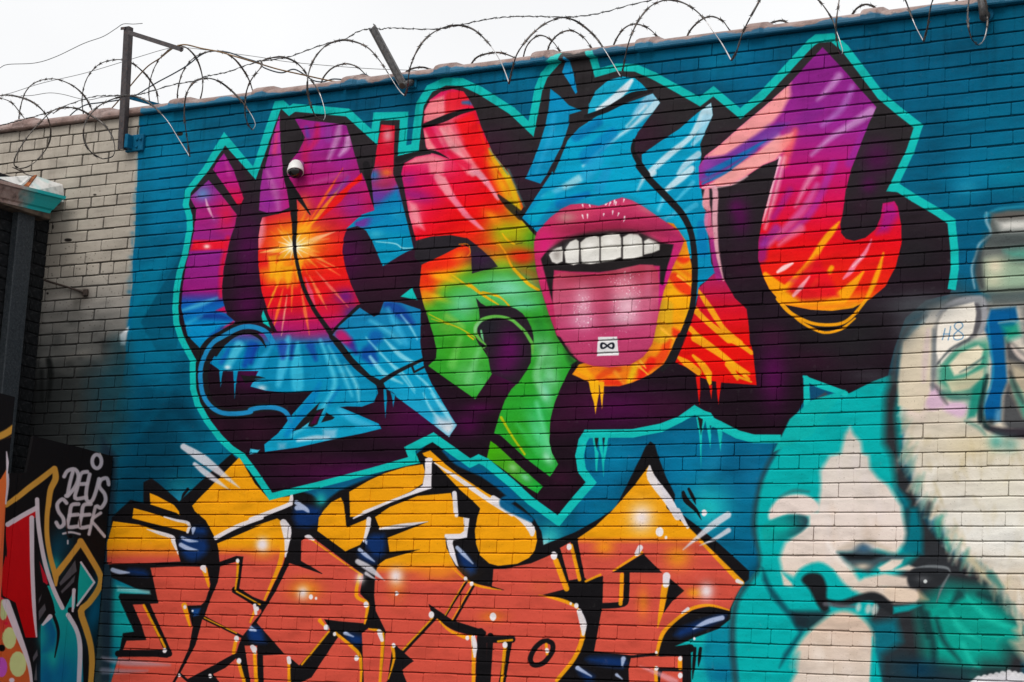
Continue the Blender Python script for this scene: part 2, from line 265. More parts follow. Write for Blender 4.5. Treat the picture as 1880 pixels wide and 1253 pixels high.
    # black drawing inside the letters
    for w, P, wd in ((D0, (1060, 690, 1215, 1040), 36), (D0, (1215, 1048, 850, 1048), 44), (D0, (1440, 770, 1740, 925), 16), (D0, (1290, 1190, 1360, 1253), 18), (D0, (1690, 590, 1880, 705), 50),
        (D1, (280, 380, 400, 420, 512, 472), [30, 30, 5]), (D1, (0, 660, 80, 690), 50), (D1, (575, 890, 355, 1150), 28), (D1, (1560, 520, 1395, 785), 18), (D1, (1612, 548, 1462, 815), 18), (D1, (1285, 695, 1340, 760, 1450, 840, 1560, 880, 1675, 900), [6, 50, 62, 56, 40]),
        (D1, (1330, 785, 1090, 1040), 30), (D1, (1655, 890, 1640, 1300), 52), (D1, (1725, 920, 1700, 1300), 44), (D1, (1700, 945, 1880, 945), 50), (D1, (1860, 945, 1800, 1300), 46), (D2, (60, 945, 10, 1253), 42),
        (D1, (1735, 570, 1820, 590), [16, 3]), (D2, (415, 300, 482, 545), 26), (D2, (530, 240, 585, 520), 40), (D2, (480, 535, 600, 515), 24), (D2, (905, 460, 900, 620, 880, 690, 720, 705), 42), (D2, (1110, 1162, 1310, 1162), 22), (D2, (1140, 1165, 1130, 1260), 22),
        (D2, (940, 1070, 1120, 1050), 20), (D2, (1150, 1040, 1360, 1010), 60), (D2, (1330, 1020, 1335, 1300), 60), (D1, (1070, 1180, 1120, 1300), 44), (D0, (1740, 1000, 1790, 1300), 36), (D0, (1510, 1190, 1600, 1300), 26)): ink(w, P, wd)
    for w, P in ((D2, (1020, 328, 1158, 466, 800, 464)), (D2, (1212, 505, 1318, 595, 1230, 670, 1165, 760, 1185, 600)), (D2, (300, 625, 480, 580, 600, 530, 735, 492, 720, 715, 665, 1040, 545, 1080, 590, 950, 603, 830, 560, 720, 430, 650)), (D1, (1035, 985, 1175, 1102, 1065, 1165, 985, 1235, 1020, 1120)), (D1, (295, 1085, 440, 1217, 290, 1290))):
        c.poly(w(*P), K, 1.5)
    c.line(D2(330, 955, 368, 975, 368, 1030, 310, 1110, 240, 1130, 210, 1090, 235, 1020, 290, 965, 335, 955), 36 / 3.9167, K, 1.5)
    for w, P, wd in ((D0, (1035, 700, 1185, 1000), 18), (D0, (1325, 700, 1365, 850), [40, 14]), (D0, (1470, 445, 1500, 565), [40, 14]), (D0, (1710, 380, 1705, 480, 1690, 590), [20, 16, 12]), (D0, (1700, 600, 1870, 695), 10), (D0, (1840, 720, 1800, 820), 16), (D0, (1700, 940, 1680, 1040), 26), (D0, (1715, 1110, 1770, 1300), 24), (D0, (1832, 1030, 1850, 1300), 20), (D0, (1470, 790, 1700, 900), 9),
        (D1, (230, 260, 210, 400, 100, 660), [40, 34, 14]), (D1, (420, 215, 700, 415, 800, 480), 10), (D1, (785, 480, 760, 630, 840, 690, 820, 830), [24, 26, 26, 14]), (D1, (500, 810, 560, 880), [30, 8]), (D1, (560, 890, 370, 1125), 14), (D1, (610, 900, 720, 990, 790, 1080, 790, 1300), [20, 24, 24, 14]), (D1, (850, 870, 930, 890, 950, 960, 925, 1300), [10, 26, 26, 18]), (D1, (1310, 790, 1095, 1020), 12), (D1, (1345, 800, 1430, 880, 1540, 930, 1600, 960, 1600, 1300), [8, 20, 26, 30, 24]),
        (D1, (1020, 1000, 1030, 1090, 990, 1230), [26, 18, 8]), (D1, (275, 1100, 280, 1300), [20, 24]), (D1, (25, 1030, 40, 1300), [18, 22]), (D1, (1440, 420, 1540, 510, 1640, 560, 1800, 590), [8, 14, 18, 5]), (D1, (1780, 960, 1880, 950), 16), (D1, (1830, 1000, 1800, 1300), [26, 20]), (D1, (1540, 530, 1400, 770), 8), (D1, (1590, 560, 1450, 805), 8),
        (D2, (270, 625, 440, 665, 540, 710), [4, 26, 20]), (D2, (540, 700, 585, 820, 580, 950, 520, 1090, 400, 1240), [10, 30, 34, 30, 26]), (D2, (395, 380, 470, 580), 40), (D2, (505, 270, 565, 515), 26), (D2, (610, 528, 715, 480), [16, 16]), (D2, (870, 480, 860, 690), 28), (D2, (1180, 560, 1150, 740, 1125, 860), [50, 36, 6]), (D2, (1010, 320, 810, 450), [20, 14]), (D2, (1640, 735, 1500, 700, 1370, 725, 1240, 820, 1160, 910, 1120, 1050), [10, 20, 24, 24, 30, 22]), (D2, (1110, 1150, 1115, 1250), 26), (D2, (1285, 1090, 1285, 1150), 30), (D2, (1300, 100, 1730, 540), [14, 40]), (D2, (325, 980, 330, 1050), 20)): yel(w, P, wd)
    c.blob(*D2(1020, 680)[0], 10, 26, (236, 140, 30), .6); c.blob(*D2(1270, 350)[0], 22, 22, (240, 160, 20), .7); c.blob(*D2(740, 280)[0], 18, 14, (240, 158, 16), .7); c.blob(*D2(1390, 610)[0], 14, 9, (240, 160, 20), .8)
    c.blob(*D1(390, 590)[0], 26, 18, (238, 150, 24), .85); c.blob(*D1(1050, 520)[0], 16, 30, (238, 150, 30), .6); c.blob(*D1(1740, 780)[0], 22, 10, (226, 120, 30), .7); c.blob(*D1(1350, 470)[0], 40, 12, (236, 140, 30), .7); c.blob(*D2(280, 570)[0], 20, 14, (214, 96, 60), .5); c.blob(*D1(90, 330)[0], 24, 12, (236, 150, 24), .5)
    c.poly(D0(1345, 703, 1470, 698, 1445, 790, 1385, 862), K, 1.6); c.poly(D0(1375, 725, 1440, 722, 1425, 770, 1390, 780), (18, 70, 140), 5, .9); c.dot(*D0(1384, 740)[0], 2, (220, 224, 236))
    # white rim lights
    def wht(w, P, wd, sm=4): c.line(w(*P), wd / 3.9167 if np.isscalar(wd) else np.asarray(wd) / 3.9167, WHT, 1.5, .96, sm=sm)
    for w, P, wd in ((G8, (480, 150, 650, 200, 830, 245, 815, 370), [10, 18, 23, 20]), (G8, (230, 330, 400, 380, 590, 440, 610, 500, 680, 690), [5, 25, 28, 30, 6]), (D0, (1550, 215, 1700, 135, 1880, 68), 30), (D1, (0, 82, 140, 30, 290, -30), 30), (C1, (160, 1253, 240, 1220, 290, 1180, 295, 1130), [8, 20, 28, 20]), (D1, (235, 105, 260, 160, 262, 240, 250, 350), [50, 66, 40, 12]), (D1, (395, 205, 420, 210, 455, 230), [14, 34, 10]),
        (D1, (740, 75, 850, 20, 1000, -40), [10, 20, 10]), (D1, (850, 80, 840, 160, 815, 240), [34, 30, 14]), (D1, (930, 150, 1080, 130, 1275, 98), [14, 32, 4]), (D1, (1473, 0, 1480, 55), 26), (C1, (1465, 1120, 1475, 1253), 34),
        (G3, (355, -40, 480, 40, 640, 150, 800, 280, 900, 400, 915, 480), [40, 44, 46, 50, 54, 30]), (C1, (1320, 900, 1500, 1020, 1700, 1160, 1880, 1270), [6, 30, 34, 34]), (C2, (1068, 925, 1080, 1010, 1200, 1170, 1270, 1290), [14, 60, 62, 50]), (D2, (1270, 20, 1340, 140), [40, 20]), (D2, (560, 740, 590, 830, 590, 910), [34, 50, 20]), (D1, (925, 890, 945, 950), [36, 26]), (D1, (1600, 930, 1610, 990, 1612, 1070), [30, 40, 16]), (D2, (1345, 725, 1300, 755), [24, 14]), (D0, (1460, 430, 1475, 460), [44, 16]),
        (D1, (30, 700, 40, 760), [24, 20]), (D1, (15, 1000, 30, 1040), [34, 24]), (D1, (275, 1080, 280, 1110), 30), (D2, (1190, 490, 1185, 550), [54, 46]), (D2, (1000, 285, 975, 330), [40, 34]), (D2, (1700, 525, 1735, 540), [30, 20])): wht(w, P, wd)
    for w, x, y, r in ((D0, 1710, 380, 13), (D0, 1182, 1025, 15), (D0, 1700, 940, 18), (D0, 1720, 1100, 17), (D0, 1510, 1208, 13), (D0, 1832, 1015, 17), (D0, 1850, 725, 14), (D0, 1330, 712, 12), (D0, 1288, 1203, 10), (D1, 435, 640, 15), (D1, 472, 650, 9), (D1, 830, 695, 18), (D1, 545, 860, 18), (D1, 603, 907, 12), (D1, 762, 1080, 17), (D1, 1028, 988, 14), (D1, 1302, 768, 20), (D1, 1545, 510, 14), (D1, 1590, 545, 14), (D1, 1558, 935, 14), (D1, 1830, 985, 17), (D1, 1744, 782, 24), (D1, 1048, 615, 14), (D2, 380, 343, 24), (D2, 490, 280, 19), (D2, 540, 703, 16), (D2, 500, 688, 9), (D2, 1140, 172, 28), (D2, 1185, 212, 10), (D2, 330, 1025, 15), (D2, 28, 985, 18), (D2, 1287, 1083, 15), (D2, 1115, 1155, 15), (D2, 1288, 1205, 17), (D2, 1117, 1040, 10), (D2, 1460, 35, 20), (D2, 1388, 940, 9)): c.dot(*w(x, y)[0], r / 3.9167, soft=1.6, ry=r * 1.25 / 3.9167)
    for w, x, y, r in ((D1, 90, 262, 11), (D1, 375, 610, 10), (D1, 1045, 490, 13), (D1, 788, 510, 8), (D2, 1475, 598, 13), (D2, 1010, 70, 22), (D0, 1880, 265, 8)):
        c.blob(*w(x, y)[0], r, r * 1.15, (236, 224, 228), .95)
    c.poly(D1(1530, 68, 1574, 75, 1557, 212, 1456, 232, 1452, 255, 1472, 330, 1498, 428, 1478, 412, 1430, 330, 1394, 200, 1400, 188, 1510, 185, 1536, 165), WHT, 1.6); c.poly(C1(1254, 872, 1280, 862, 1306, 868, 1300, 1086, 1180, 1126, 812, 1256, 800, 1250, 1150, 1112, 1238, 1062, 1256, 960), WHT, 1.6)
    # stray sprayed streaks
    for w, P, wd in ((C0, (1320, 785, 1480, 890, 1720, 1080), [44, 66, 6]), (C0, (1400, 910, 1500, 990, 1650, 1095), [28, 44, 4]), (D1, (770, 385, 860, 440, 960, 520), [36, 46, 5]), (D1, (830, 470, 900, 515), [26, 8]), (D2, (1630, 50, 1500, 140, 1310, 300), [50, 46, 6]), (D2, (1635, 160, 1540, 220, 1430, 270), [36, 26, 4])):
        c.line(w(*P), np.asarray(wd) / 3.9167, (216, 212, 220), 3, .88)
    c.line(D0(740, 1080, 900, 1110, 1220, 1130), [6, 12, 3], (170, 160, 176), 6, .6); c.line(D0(740, 1170, 850, 1175, 1060, 1170), [12, 9, 2], (150, 150, 170), 6, .55); c.line(D2(1000, 1140, 1150, 1200, 1250, 1250), [2, 9, 12], (226, 160, 170), 5, .7)
    for P, wd in (((1310, 1115, 1330, 1170, 1400, 1240, 1440, 1310), [24, 40, 26, 4]), ((1350, 1090, 1380, 1150, 1400, 1200), [20, 24, 3])): ink(C2, P, wd)
    for P in ((1395, 1010, 1385, 1120, 1378, 1230), (1435, 1010, 1425, 1080, 1418, 1140)): ink(D2, P, [22, 24, 4])
    ink(C0, (1350, 1090, 1320, 1130, 1305, 1165), [20, 20, 4])

def paint_portrait(c):
    """two big soft animal heads, one turquoise with a pale muzzle, one pale with long fur"""
    c.sk = 1.3
    T, DK, CR, CR2 = (0, 170, 170), (44, 46, 50), (228, 212, 198), (198, 184, 152)
    c.poly(V([B3(800, 850, 1000, 830, 1200, 840, 1330, 900, 1500, 900, 1700, 1253)]), (58, 62, 66), 60, .75)
    c.poly(V([B3(860, 860, 1340, 880), C3(1000, 0, 960, 220, 700, 300, 560, 240, 560, 60)]), lin((1560, 560), (1700, 600), (34, 32, 35), (66, 72, 76)), 60, .8)
    # turquoise head
    c.poly([(1474, 760), (1560, 705), (1640, 690), (1660, 720), (1650, 900), (1700, 1050), (1720, 1300), (1370, 1300), (1345, 1180), (1352, 1100), (1395, 1040), (1384, 960), (1396, 890), (1425, 832), (1450, 795)], T, 4)
    c.poly(C3(780, 290, 920, 280, 880, 350, 860, 520, 600, 400), T, 6)
    c.line([(1357, 1300), (1345, 1190), (1352, 1105), (1394, 1040), (1384, 965), (1400, 875), (1440, 805), (1490, 740)], [10, 12, 10, 6, 10, 8, 8, 4], (40, 66, 74), 8, .8)
    c.poly(D3(0, 430, 60, 560, 200, 740, 330, 800, 290, 900, 180, 1070, 120, 1150, 150, 1050, 260, 900, 200, 800, 60, 640, 0, 520), (10, 70, 84), 6, .85)
    # dark divider between the heads, running down
    c.poly(V([C3(930, 260, 1000, 330, 960, 560, 985, 800, 1000, 900, 1100, 1080, 1150, 1253), D3(1200, 120, 1360, 320, 1580, 430, 1880, 800, 1880, 1300, 820, 1300, 800, 900, 760, 800, 900, 560, 1100, 340, 1010, 260, 1020, 0), C3(960, 1100, 930, 860, 870, 760, 880, 420)]), DK, 14)
    c.poly(V([C3(950, 1060), D3(1010, 0, 1110, 0, 1150, 160, 1150, 330, 1000, 330, 1040, 200), C3(1060, 1180)]), (0, 112, 128), 9, .95)
    c.poly(D3(790, 830, 960, 800, 1000, 960, 860, 1060, 860, 1253, 800, 1253), (0, 120, 140), 14, .8)
    c.poly(D3(1130, 700, 1330, 560, 1560, 600, 1760, 720, 1860, 860, 1880, 930, 1880, 1010, 1760, 1000, 1720, 1110, 1600, 1110, 1500, 1190, 1180, 1100, 1160, 900), (4, 160, 142), 34, .95)
    for P, wd in (((1350, 740, 1420, 860, 1560, 960), [4, 12, 3]), ((1430, 600, 1640, 800, 1820, 860), [3, 12, 4]), ((1440, 980, 1500, 1100, 1560, 1150), [10, 8, 3])): c.line(D3(*P), wd, (30, 196, 172), 8, .6)
    for P, wd in (((1180, 760, 1230, 1000, 1220, 1200), [10, 14, 8]), ((1250, 800, 1300, 950, 1420, 1100), [8, 10, 4]), ((1130, 700, 1170, 850, 1190, 930), [12, 14, 6]), ((1200, 1140, 1450, 1170, 1700, 1180), [4, 10, 4]), ((1420, 620, 1350, 700), [18, 4]), ((1560, 620, 1760, 700, 1880, 800), [10, 14, 8])): c.line(D3(*P), wd, (22, 48, 52), 10, .75)
    c.poly(D3(1000, 1050, 1200, 1120, 1480, 1180, 1500, 1300, 850, 1300, 900, 1060), (30, 52, 62), 24, .9); c.blob(*D3(1130, 1160)[0], 30, 18, (0, 60, 90), .7)
    # pale muzzle
    c.poly(V([C3(628, 640, 660, 700, 710, 750, 720, 830, 765, 850, 775, 940, 830, 1010, 900, 1060, 950, 1140, 1000, 1210), D3(1005, 40, 1032, 180, 1020, 250, 960, 330, 830, 300, 620, 320, 540, 320, 640, 440, 700, 520, 900, 560, 1100, 590, 1130, 640, 1100, 680, 880, 680, 700, 620, 600, 560, 500, 450, 420, 440, 260, 520, 140, 460, 120, 360, 160, 250, 330, 120, 330, 60, 250, 30), C3(390, 1250, 415, 1100, 415, 960, 480, 850, 560, 830, 590, 700)]), lin((0, 800), (0, 1110), (206, 198, 188), (228, 213, 205), (220, 202, 186)), 8)
    c.poly(V([C3(45, 1253, 110, 1160, 200, 1130, 300, 1130, 380, 1170, 410, 1240), D3(300, 60, 180, 50, 60, 90)]), (226, 210, 202), 5, sm=4)
    c.poly(D3(0, 130, 110, 70, 230, 48, 310, 60, 328, 105, 280, 170, 170, 220, 40, 250, 0, 220), lin((1400, 0), (1482, 0), (0, (8, 164, 158)), (.5, (10, 140, 138)), (1, (40, 66, 76))), 5, sm=4)
    c.blob(*D3(120, 150)[0], 22, 6, (0, 176, 164), .9, -10); c.line(C3(120, 1150, 220, 1105, 330, 1110), [3, 7, 4], (60, 110, 112), 6, .7)
    c.poly(D3(130, 460, 230, 560, 220, 570, 150, 560), (210, 200, 186), 4)
    for i in range(46):
        x, y = c.rng.uniform(1480, 1660), c.rng.uniform(830, 1080); L = c.rng.uniform(16, 50)
        if 1500 < x + (y - 950) * .1 < 1650: c.line([(x, y), (x + c.rng.uniform(-3, 3), y + L / 2), (x, y + L)], [3, c.rng.uniform(8, 20), 2], [(238, 226, 218), (208, 196, 184), (214, 192, 174), (220, 208, 206)][c.rng.randint(4)], 12, c.rng.uniform(.15, .45), sm=0)
    c.line(D3(540, 300, 640, 270, 760, 240), [3, 14, 6], (186, 170, 154), 9, .7); c.line(D3(780, 240, 900, 300), [10, 6], (190, 172, 150), 9, .6); c.line(D3(470, 260, 540, 350, 640, 430), [8, 12, 5], (238, 228, 222), 8, .7)
    # brow, eye, nostril, lips with a cigar
    c.poly(D3(540, 320, 640, 310, 720, 260, 780, 300, 900, 330, 1060, 340, 1000, 380, 850, 400, 760, 470, 660, 430, 590, 380), (64, 74, 82), 9, .95); c.poly(D3(560, 330, 720, 335, 880, 340, 780, 372, 620, 372), (22, 26, 30), 5)
    c.blob(*D3(730, 290)[0], 14, 8, (50, 96, 128), .8); c.blob(*D3(720, 420)[0], 14, 6, (204, 190, 170), .9)
    c.poly(D3(830, 430, 930, 370, 1010, 370, 1000, 400, 930, 450, 850, 460), CR, 4); c.poly(D3(930, 450, 1050, 410, 1100, 430, 1060, 450), CR, 4); c.poly(D3(730, 500, 880, 470, 1040, 500, 1050, 570, 720, 570, 640, 590, 690, 540), (214, 196, 182), 6)
    c.poly(D3(220, 540, 270, 440, 400, 390, 500, 440, 560, 540, 650, 620, 500, 660, 420, 720, 250, 660), T, 6, sm=3)
    c.poly(D3(280, 520, 330, 470, 420, 480, 460, 560, 460, 640, 480, 720, 440, 750, 390, 690, 340, 590), (28, 30, 34), 5, sm=3)
    c.line(D3(450, 660, 560, 690, 700, 650, 800, 640, 880, 690, 960, 770), [4, 12, 14, 18, 20, 8], (34, 36, 40), 6)
    c.line(D3(450, 690, 560, 705, 660, 710), [8, 7, 6], (92, 92, 100), 5, .8); c.poly(D3(200, 740, 480, 740, 440, 800, 330, 880, 240, 850), (30, 40, 48), 8, .9)
    for x, y, r in ((690, 715, 8), (760, 725, 9), (805, 730, 10)): c.dot(*D3(x, y)[0], r * .62, (206, 204, 198), 4.5, r * 1.05, 12, .8)
    c.poly(D3(940, 710, 1080, 695, 1140, 700, 1050, 740, 940, 760), (6, 150, 152), 4); c.poly(D3(900, 570, 1090, 590, 1125, 640, 1080, 675, 950, 670, 880, 620), (222, 200, 180), 4, sm=3); c.poly(D3(1120, 590, 1190, 660, 1130, 670), (188, 166, 130), 8, .8)
    c.poly(D3(1045, 490, 1090, 440, 1250, 430, 1345, 450, 1330, 500, 1260, 570, 1140, 580, 1060, 550), (40, 42, 46), 4, sm=3); c.line(D3(1100, 430, 1200, 420, 1320, 430, 1350, 460), [2, 5, 5, 2], (128, 134, 138), 3, .8); c.line(D3(1340, 480, 1290, 570, 1250, 680), [3, 5, 2], (110, 116, 120), 3, .8); c.blob(*D3(1150, 510)[0], 14, 6, (96, 98, 102), .6); c.dot(*D3(1170, 528)[0], 3.6, (206, 210, 210))
    # pale chin
    c.poly(D3(440, 800, 520, 750, 610, 740, 700, 780, 770, 850, 800, 930, 790, 1080, 780, 1253, 770, 1310, 230, 1310, 240, 1180, 200, 1140, 240, 1010, 320, 900), lin((0, 1120), (0, 1253), (214, 186, 166), (216, 202, 190)), 8, sm=3); c.poly(D3(790, 930, 860, 1253, 860, 1310, 770, 1310, 785, 1100), T, 5)
    for i in range(30):
        x, y = c.rng.uniform(1470, 1590), c.rng.uniform(1150, 1270); L = c.rng.uniform(14, 40)
        c.line([(x, y), (x, y + L / 2), (x + 2, y + L)], [3, c.rng.uniform(8, 18), 2], [(236, 224, 214), (204, 184, 166), (222, 206, 196)][c.rng.randint(3)], 12, c.rng.uniform(.15, .45), sm=0)
    c.poly(D3(170, 1100, 260, 1040, 240, 1180, 210, 1180), T, 10, .7)
    # pale furry head on the right
    fur = V([C3(1040, 60, 1120, -60), B3(1200, 1000, 1330, 960, 1500, 950), [(2100, 540), (2100, 1150)], D3(1880, 820, 1700, 580, 1600, 430, 1420, 330, 1310, 180, 1200, 0), C3(1130, 1080, 1056, 900, 1030, 800, 1010, 560, 1005, 330)])
    c.poly(fur, lin((0, 560), (0, 1060), (0, (206, 200, 190)), (.3, (210, 196, 180)), (.55, (214, 204, 186)), (.85, (226, 222, 214)), (1, (206, 190, 168))), 12)
    m = c.mask(fur, 8); c.clip = m
    for i in range(170):
        x, y = c.rng.uniform(1650, 1960), c.rng.uniform(790, 1130); L = c.rng.uniform(18, 60); a = math.radians(c.rng.uniform(55, 125) + (x - 1800) * -.06)
        col = [(236, 232, 224), (196, 180, 142), (216, 206, 190), (228, 220, 208), (186, 172, 136)][c.rng.randint(5)]
        c.line([(x, y), (x + L * math.cos(a) * .5, y + L * .5 * math.sin(a)), (x + L * math.cos(a), y + L * math.sin(a))], [2, c.rng.uniform(6, 16), 1], col, 8, c.rng.uniform(.25, .6), sm=0)
    c.blob(1850, 990, 70, 60, (234, 232, 226), .7); c.blob(1790, 820, 60, 24, (206, 190, 150), .6); c.blob(1840, 900, 50, 60, (222, 216, 198), .5)
    c.clip = None
    edge = spl(V([C3(1012, 420, 1014, 560, 1026, 760, 1046, 900, 1100, 1060, 1180, 1200), D3(1250, 60, 1330, 230, 1440, 360, 1600, 470, 1720, 640, 1850, 800)]), 9, False)
    for i in range(190):
        x, y = edge[c.rng.randint(len(edge))] + c.rng.uniform(-4, 10, 2); L = c.rng.uniform(14, 38); a = math.radians(c.rng.uniform(100, 132) - max(0, (y - 960)) * .22)
        col = [(214, 200, 182), (192, 178, 150), (150, 178, 160), (90, 150, 136), (226, 214, 200), (120, 150, 140)][c.rng.randint(6)]
        c.line([(x - L * .6 * math.cos(a), y - L * .6 * math.sin(a)), (x, y), (x + L * .5 * math.cos(a), y + L * .5 * math.sin(a))], [2, c.rng.uniform(5, 10), 1], col, 9, c.rng.uniform(.3, .65), sm=0)
    for P, wd in (((1180, 40, 1200, -30), [14, 10]), ((1260, 110, 1285, 250), [8, 10])): c.line(D3(*P), wd, (40, 44, 48), 9, .7)
    c.line(D3(1270, 200, 1260, 110, 1290, 60), [10, 12, 4], (60, 160, 142), 8, .8); c.line(D3(1320, 230, 1340, 300), [10, 6], (40, 140, 124), 8, .7); c.line(D3(1500, 370, 1640, 540), [14, 5], (196, 184, 152), 8, .8); c.line(D3(1640, 480, 1720, 570), [14, 8], (50, 120, 110), 8, .7)
    c.poly(D3(1800, 880, 1880, 960, 1880, 820), (200, 186, 160), 10, .8); c.poly(D3(1780, 960, 1880, 1100, 2000, 1200, 2000, 1000, 1880, 930), (196, 180, 156), 12, .8)
    # its face: white panel, green and mauve shadows, blue strap
    c.poly(V([B3(1340, 900, 1480, 905, 1600, 920, 1640, 1010, 1600, 1120, 1500, 1230, 1380, 1253, 1200, 1253, 1260, 1100)]), (84, 88, 92), 10, .9); c.line(B3(1290, 1010, 1400, 960, 1520, 950, 1590, 985, 1590, 1120, 1560, 1180), [6, 10, 14, 14, 14, 8], (150, 150, 154), 7, .8)
    c.poly(V([B3(1300, 1030, 1380, 1000, 1525, 985, 1535, 1050, 1500, 1180, 1470, 1240), C3(1400, 60, 1300, 180, 1240, 200, 1240, 100), B3(1250, 1220, 1265, 1100)]), (230, 220, 208), 4)
    c.line(B3(1525, 990, 1545, 1080, 1500, 1200), [10, 14, 8], (96, 92, 98), 6, .9)
    c.poly(C3(1000, 20, 1120, -40, 1190, 0, 1180, 280, 1100, 320, 980, 300, 990, 180), (206, 190, 166), 8); c.blob(*C3(1150, 220)[0], 12, 24, (206, 180, 194), .8, 0); c.blob(*B3(1120, 1180)[0], 22, 12, (190, 186, 172), .8)
    c.poly(C3(1190, 0, 1240, 0, 1240, 200, 1260, 300, 1190, 290), (120, 126, 128), 10, .8)
    c.poly(C3(1260, 230, 1340, 130, 1480, 40, 1620, 10, 1640, 100, 1600, 220, 1600, 320, 1480, 420, 1340, 420, 1270, 330), (84, 156, 134), 12); c.poly(C3(1330, 200, 1400, 110, 1520, 50, 1610, 40, 1600, 140, 1500, 200, 1560, 250, 1500, 310, 1390, 300), (220, 208, 180), 12); c.blob(*C3(1420, 350)[0], 26, 10, (198, 190, 158), .8); c.blob(*C3(1560, 160)[0], 10, 22, (20, 150, 130), .8, 30); c.line(C3(1460, 250, 1540, 200, 1600, 140), [3, 10, 4], (70, 120, 116), 7, .7); c.blob(*C3(1540, 400)[0], 14, 34, (22, 132, 116), .9, 20); c.line(C3(1250, 200, 1340, 100, 1480, 20), [3, 8, 5], (84, 92, 96), 5, .8)
    c.poly(C3(1080, 360, 1170, 330, 1250, 350, 1300, 430, 1300, 500, 1190, 520, 1100, 450), (212, 178, 200), 7, sm=3); c.poly(C3(1310, 480, 1400, 460, 1470, 490, 1450, 560, 1400, 570, 1300, 520), (214, 180, 204), 7, sm=3); c.line(C3(1080, 370, 1160, 330, 1250, 360, 1300, 440, 1330, 480), [2, 6, 8, 8, 3], (96, 92, 98), 6, .75); c.line(C3(1300, 400, 1380, 430, 1500, 430), [10, 14, 6], (52, 110, 100), 9, .8)
    c.poly(C3(1030, 340, 1090, 350, 1180, 500, 1160, 600, 1030, 560), (222, 204, 192), 12)
    c.poly(V([B3(1640, 1010, 1820, 990, 1840, 1100), C3(1740, 0, 1750, 180, 1760, 320, 1720, 420, 1710, 600, 1600, 600, 1590, 500, 1640, 360, 1650, 180, 1620, 0), B3(1600, 1160)]), (0, 88, 146), 5); c.line(V([B3(1620, 1090), C3(1640, 60, 1660, 200, 1650, 320, 1600, 440, 1590, 560)]), [3, 3, 3, 3, 3, 3], (30, 140, 176), 4, .8); c.poly(C3(1680, 520, 1720, 510, 1710, 600, 1660, 620), (110, 160, 190), 7, .7)
    c.poly(V([C3(1740, 0, 1790, 40, 1880, 120), [(2060, 640), (2060, 830)], C3(1880, 680, 1760, 660, 1720, 600, 1730, 420, 1770, 300, 1750, 120)]), (64, 66, 70), 9, .92)
    c.poly(C3(1780, 180, 1850, 200, 2000, 300, 2000, 620, 1880, 560, 1800, 400), (190, 176, 150), 14, .9); c.line(C3(1790, 60, 1850, 130, 1960, 200), [4, 10, 8], (212, 196, 186), 6, .9); c.line(C3(1790, 300, 1850, 430, 1900, 560), [4, 14, 12], (50, 150, 128), 10, .8); c.line(C3(1780, 250, 1830, 380, 1880, 470), [6, 9, 6], (60, 66, 66), 7, .7)
    c.line(C3(1600, 640, 1720, 680, 1880, 690, 2000, 700), [8, 16, 18, 20], (50, 44, 52), 7); c.line(C3(1560, 500, 1580, 590, 1620, 650), [8, 12, 6], (30, 56, 56), 8, .9); c.line(C3(1460, 600, 1560, 650, 1600, 700), [3, 8, 3], (60, 130, 118), 8, .6); c.blob(*C3(1680, 750)[0], 14, 14, (40, 160, 150), .6); c.blob(*C3(1780, 770)[0], 16, 14, (80, 150, 140), .6)
    c.blob(*C3(1640, 610)[0], 8, 7, (30, 40, 44), .8)
    c.sk = 1.0
    c.poly([(1712, 596), (1690, 598), (1668, 622), (1655, 660), (1648, 705), (1650, 745), (1690, 760), (1708, 720), (1711, 650)], (216, 202, 178), 7, .95); c.line([(1704, 606), (1700, 650), (1696, 700)], [8, 12, 8], (206, 184, 188), 7, .6)
    c.line([(1714, 606), (1716, 660), (1712, 715)], [6, 9, 5], (112, 118, 122), 6, .8); c.line([(1700, 580), (1668, 600), (1648, 640), (1640, 700)], [4, 8, 10, 10], (64, 70, 74), 8, .8)
    c.poly([(1722, 598), (1740, 566), (1788, 555), (1794, 574), (1786, 612), (1760, 632), (1728, 668), (1719, 648)], (238, 230, 218), 4); c.line([(1794, 560), (1797, 585), (1790, 615)], [6, 9, 5], (90, 88, 94), 5, .85); c.line([(1720, 580), (1745, 556), (1790, 546), (1806, 552), (1806, 590), (1798, 612)], [3, 5, 6, 8, 8, 4], (158, 158, 164), 5, .75)
    c.poly([(1730, 672), (1752, 645), (1790, 628), (1812, 630), (1812, 668), (1790, 700), (1745, 712), (1726, 700)], (60, 150, 126), 8, .85); c.poly([(1742, 670), (1762, 648), (1796, 634), (1806, 642), (1800, 668), (1776, 684), (1752, 690)], (226, 216, 190), 6); c.poly([(1736, 700), (1770, 694), (1806, 676), (1806, 692), (1780, 714), (1748, 720)], (206, 198, 166), 6, .9); c.line([(1762, 684), (1785, 672), (1806, 656)], [2, 6, 3], (60, 100, 98), 4, .7); c.line([(1722, 668), (1745, 642), (1780, 622)], [2, 5, 3], (74, 82, 86), 4, .85)
    c.poly([(1786, 720), (1808, 690), (1812, 700), (1806, 735), (1790, 765), (1776, 768)], (24, 136, 118), 7, .9); c.line([(1812, 690), (1802, 740), (1798, 775)], [6, 10, 6], (24, 40, 44), 6, .8)
    c.sk = 1.3
    # cap and upper face at the frame edge
    c.poly(B3(1640, 340, 1760, 300, 2100, 290, 2100, 900, 1700, 900, 1560, 880, 1530, 760, 1560, 640, 1570, 580, 1640, 490, 1630, 400), (92, 98, 96), 6)
    c.line(B3(1610, 320, 1610, 380, 1640, 470, 1560, 540, 1535, 620, 1505, 720, 1525, 860), [5, 6, 4, 5, 4, 5, 3], (140, 176, 190), 4, .8); c.line(B3(1600, 340, 1700, 290, 1900, 270), [4, 5, 5], (40, 150, 180), 6, .8)
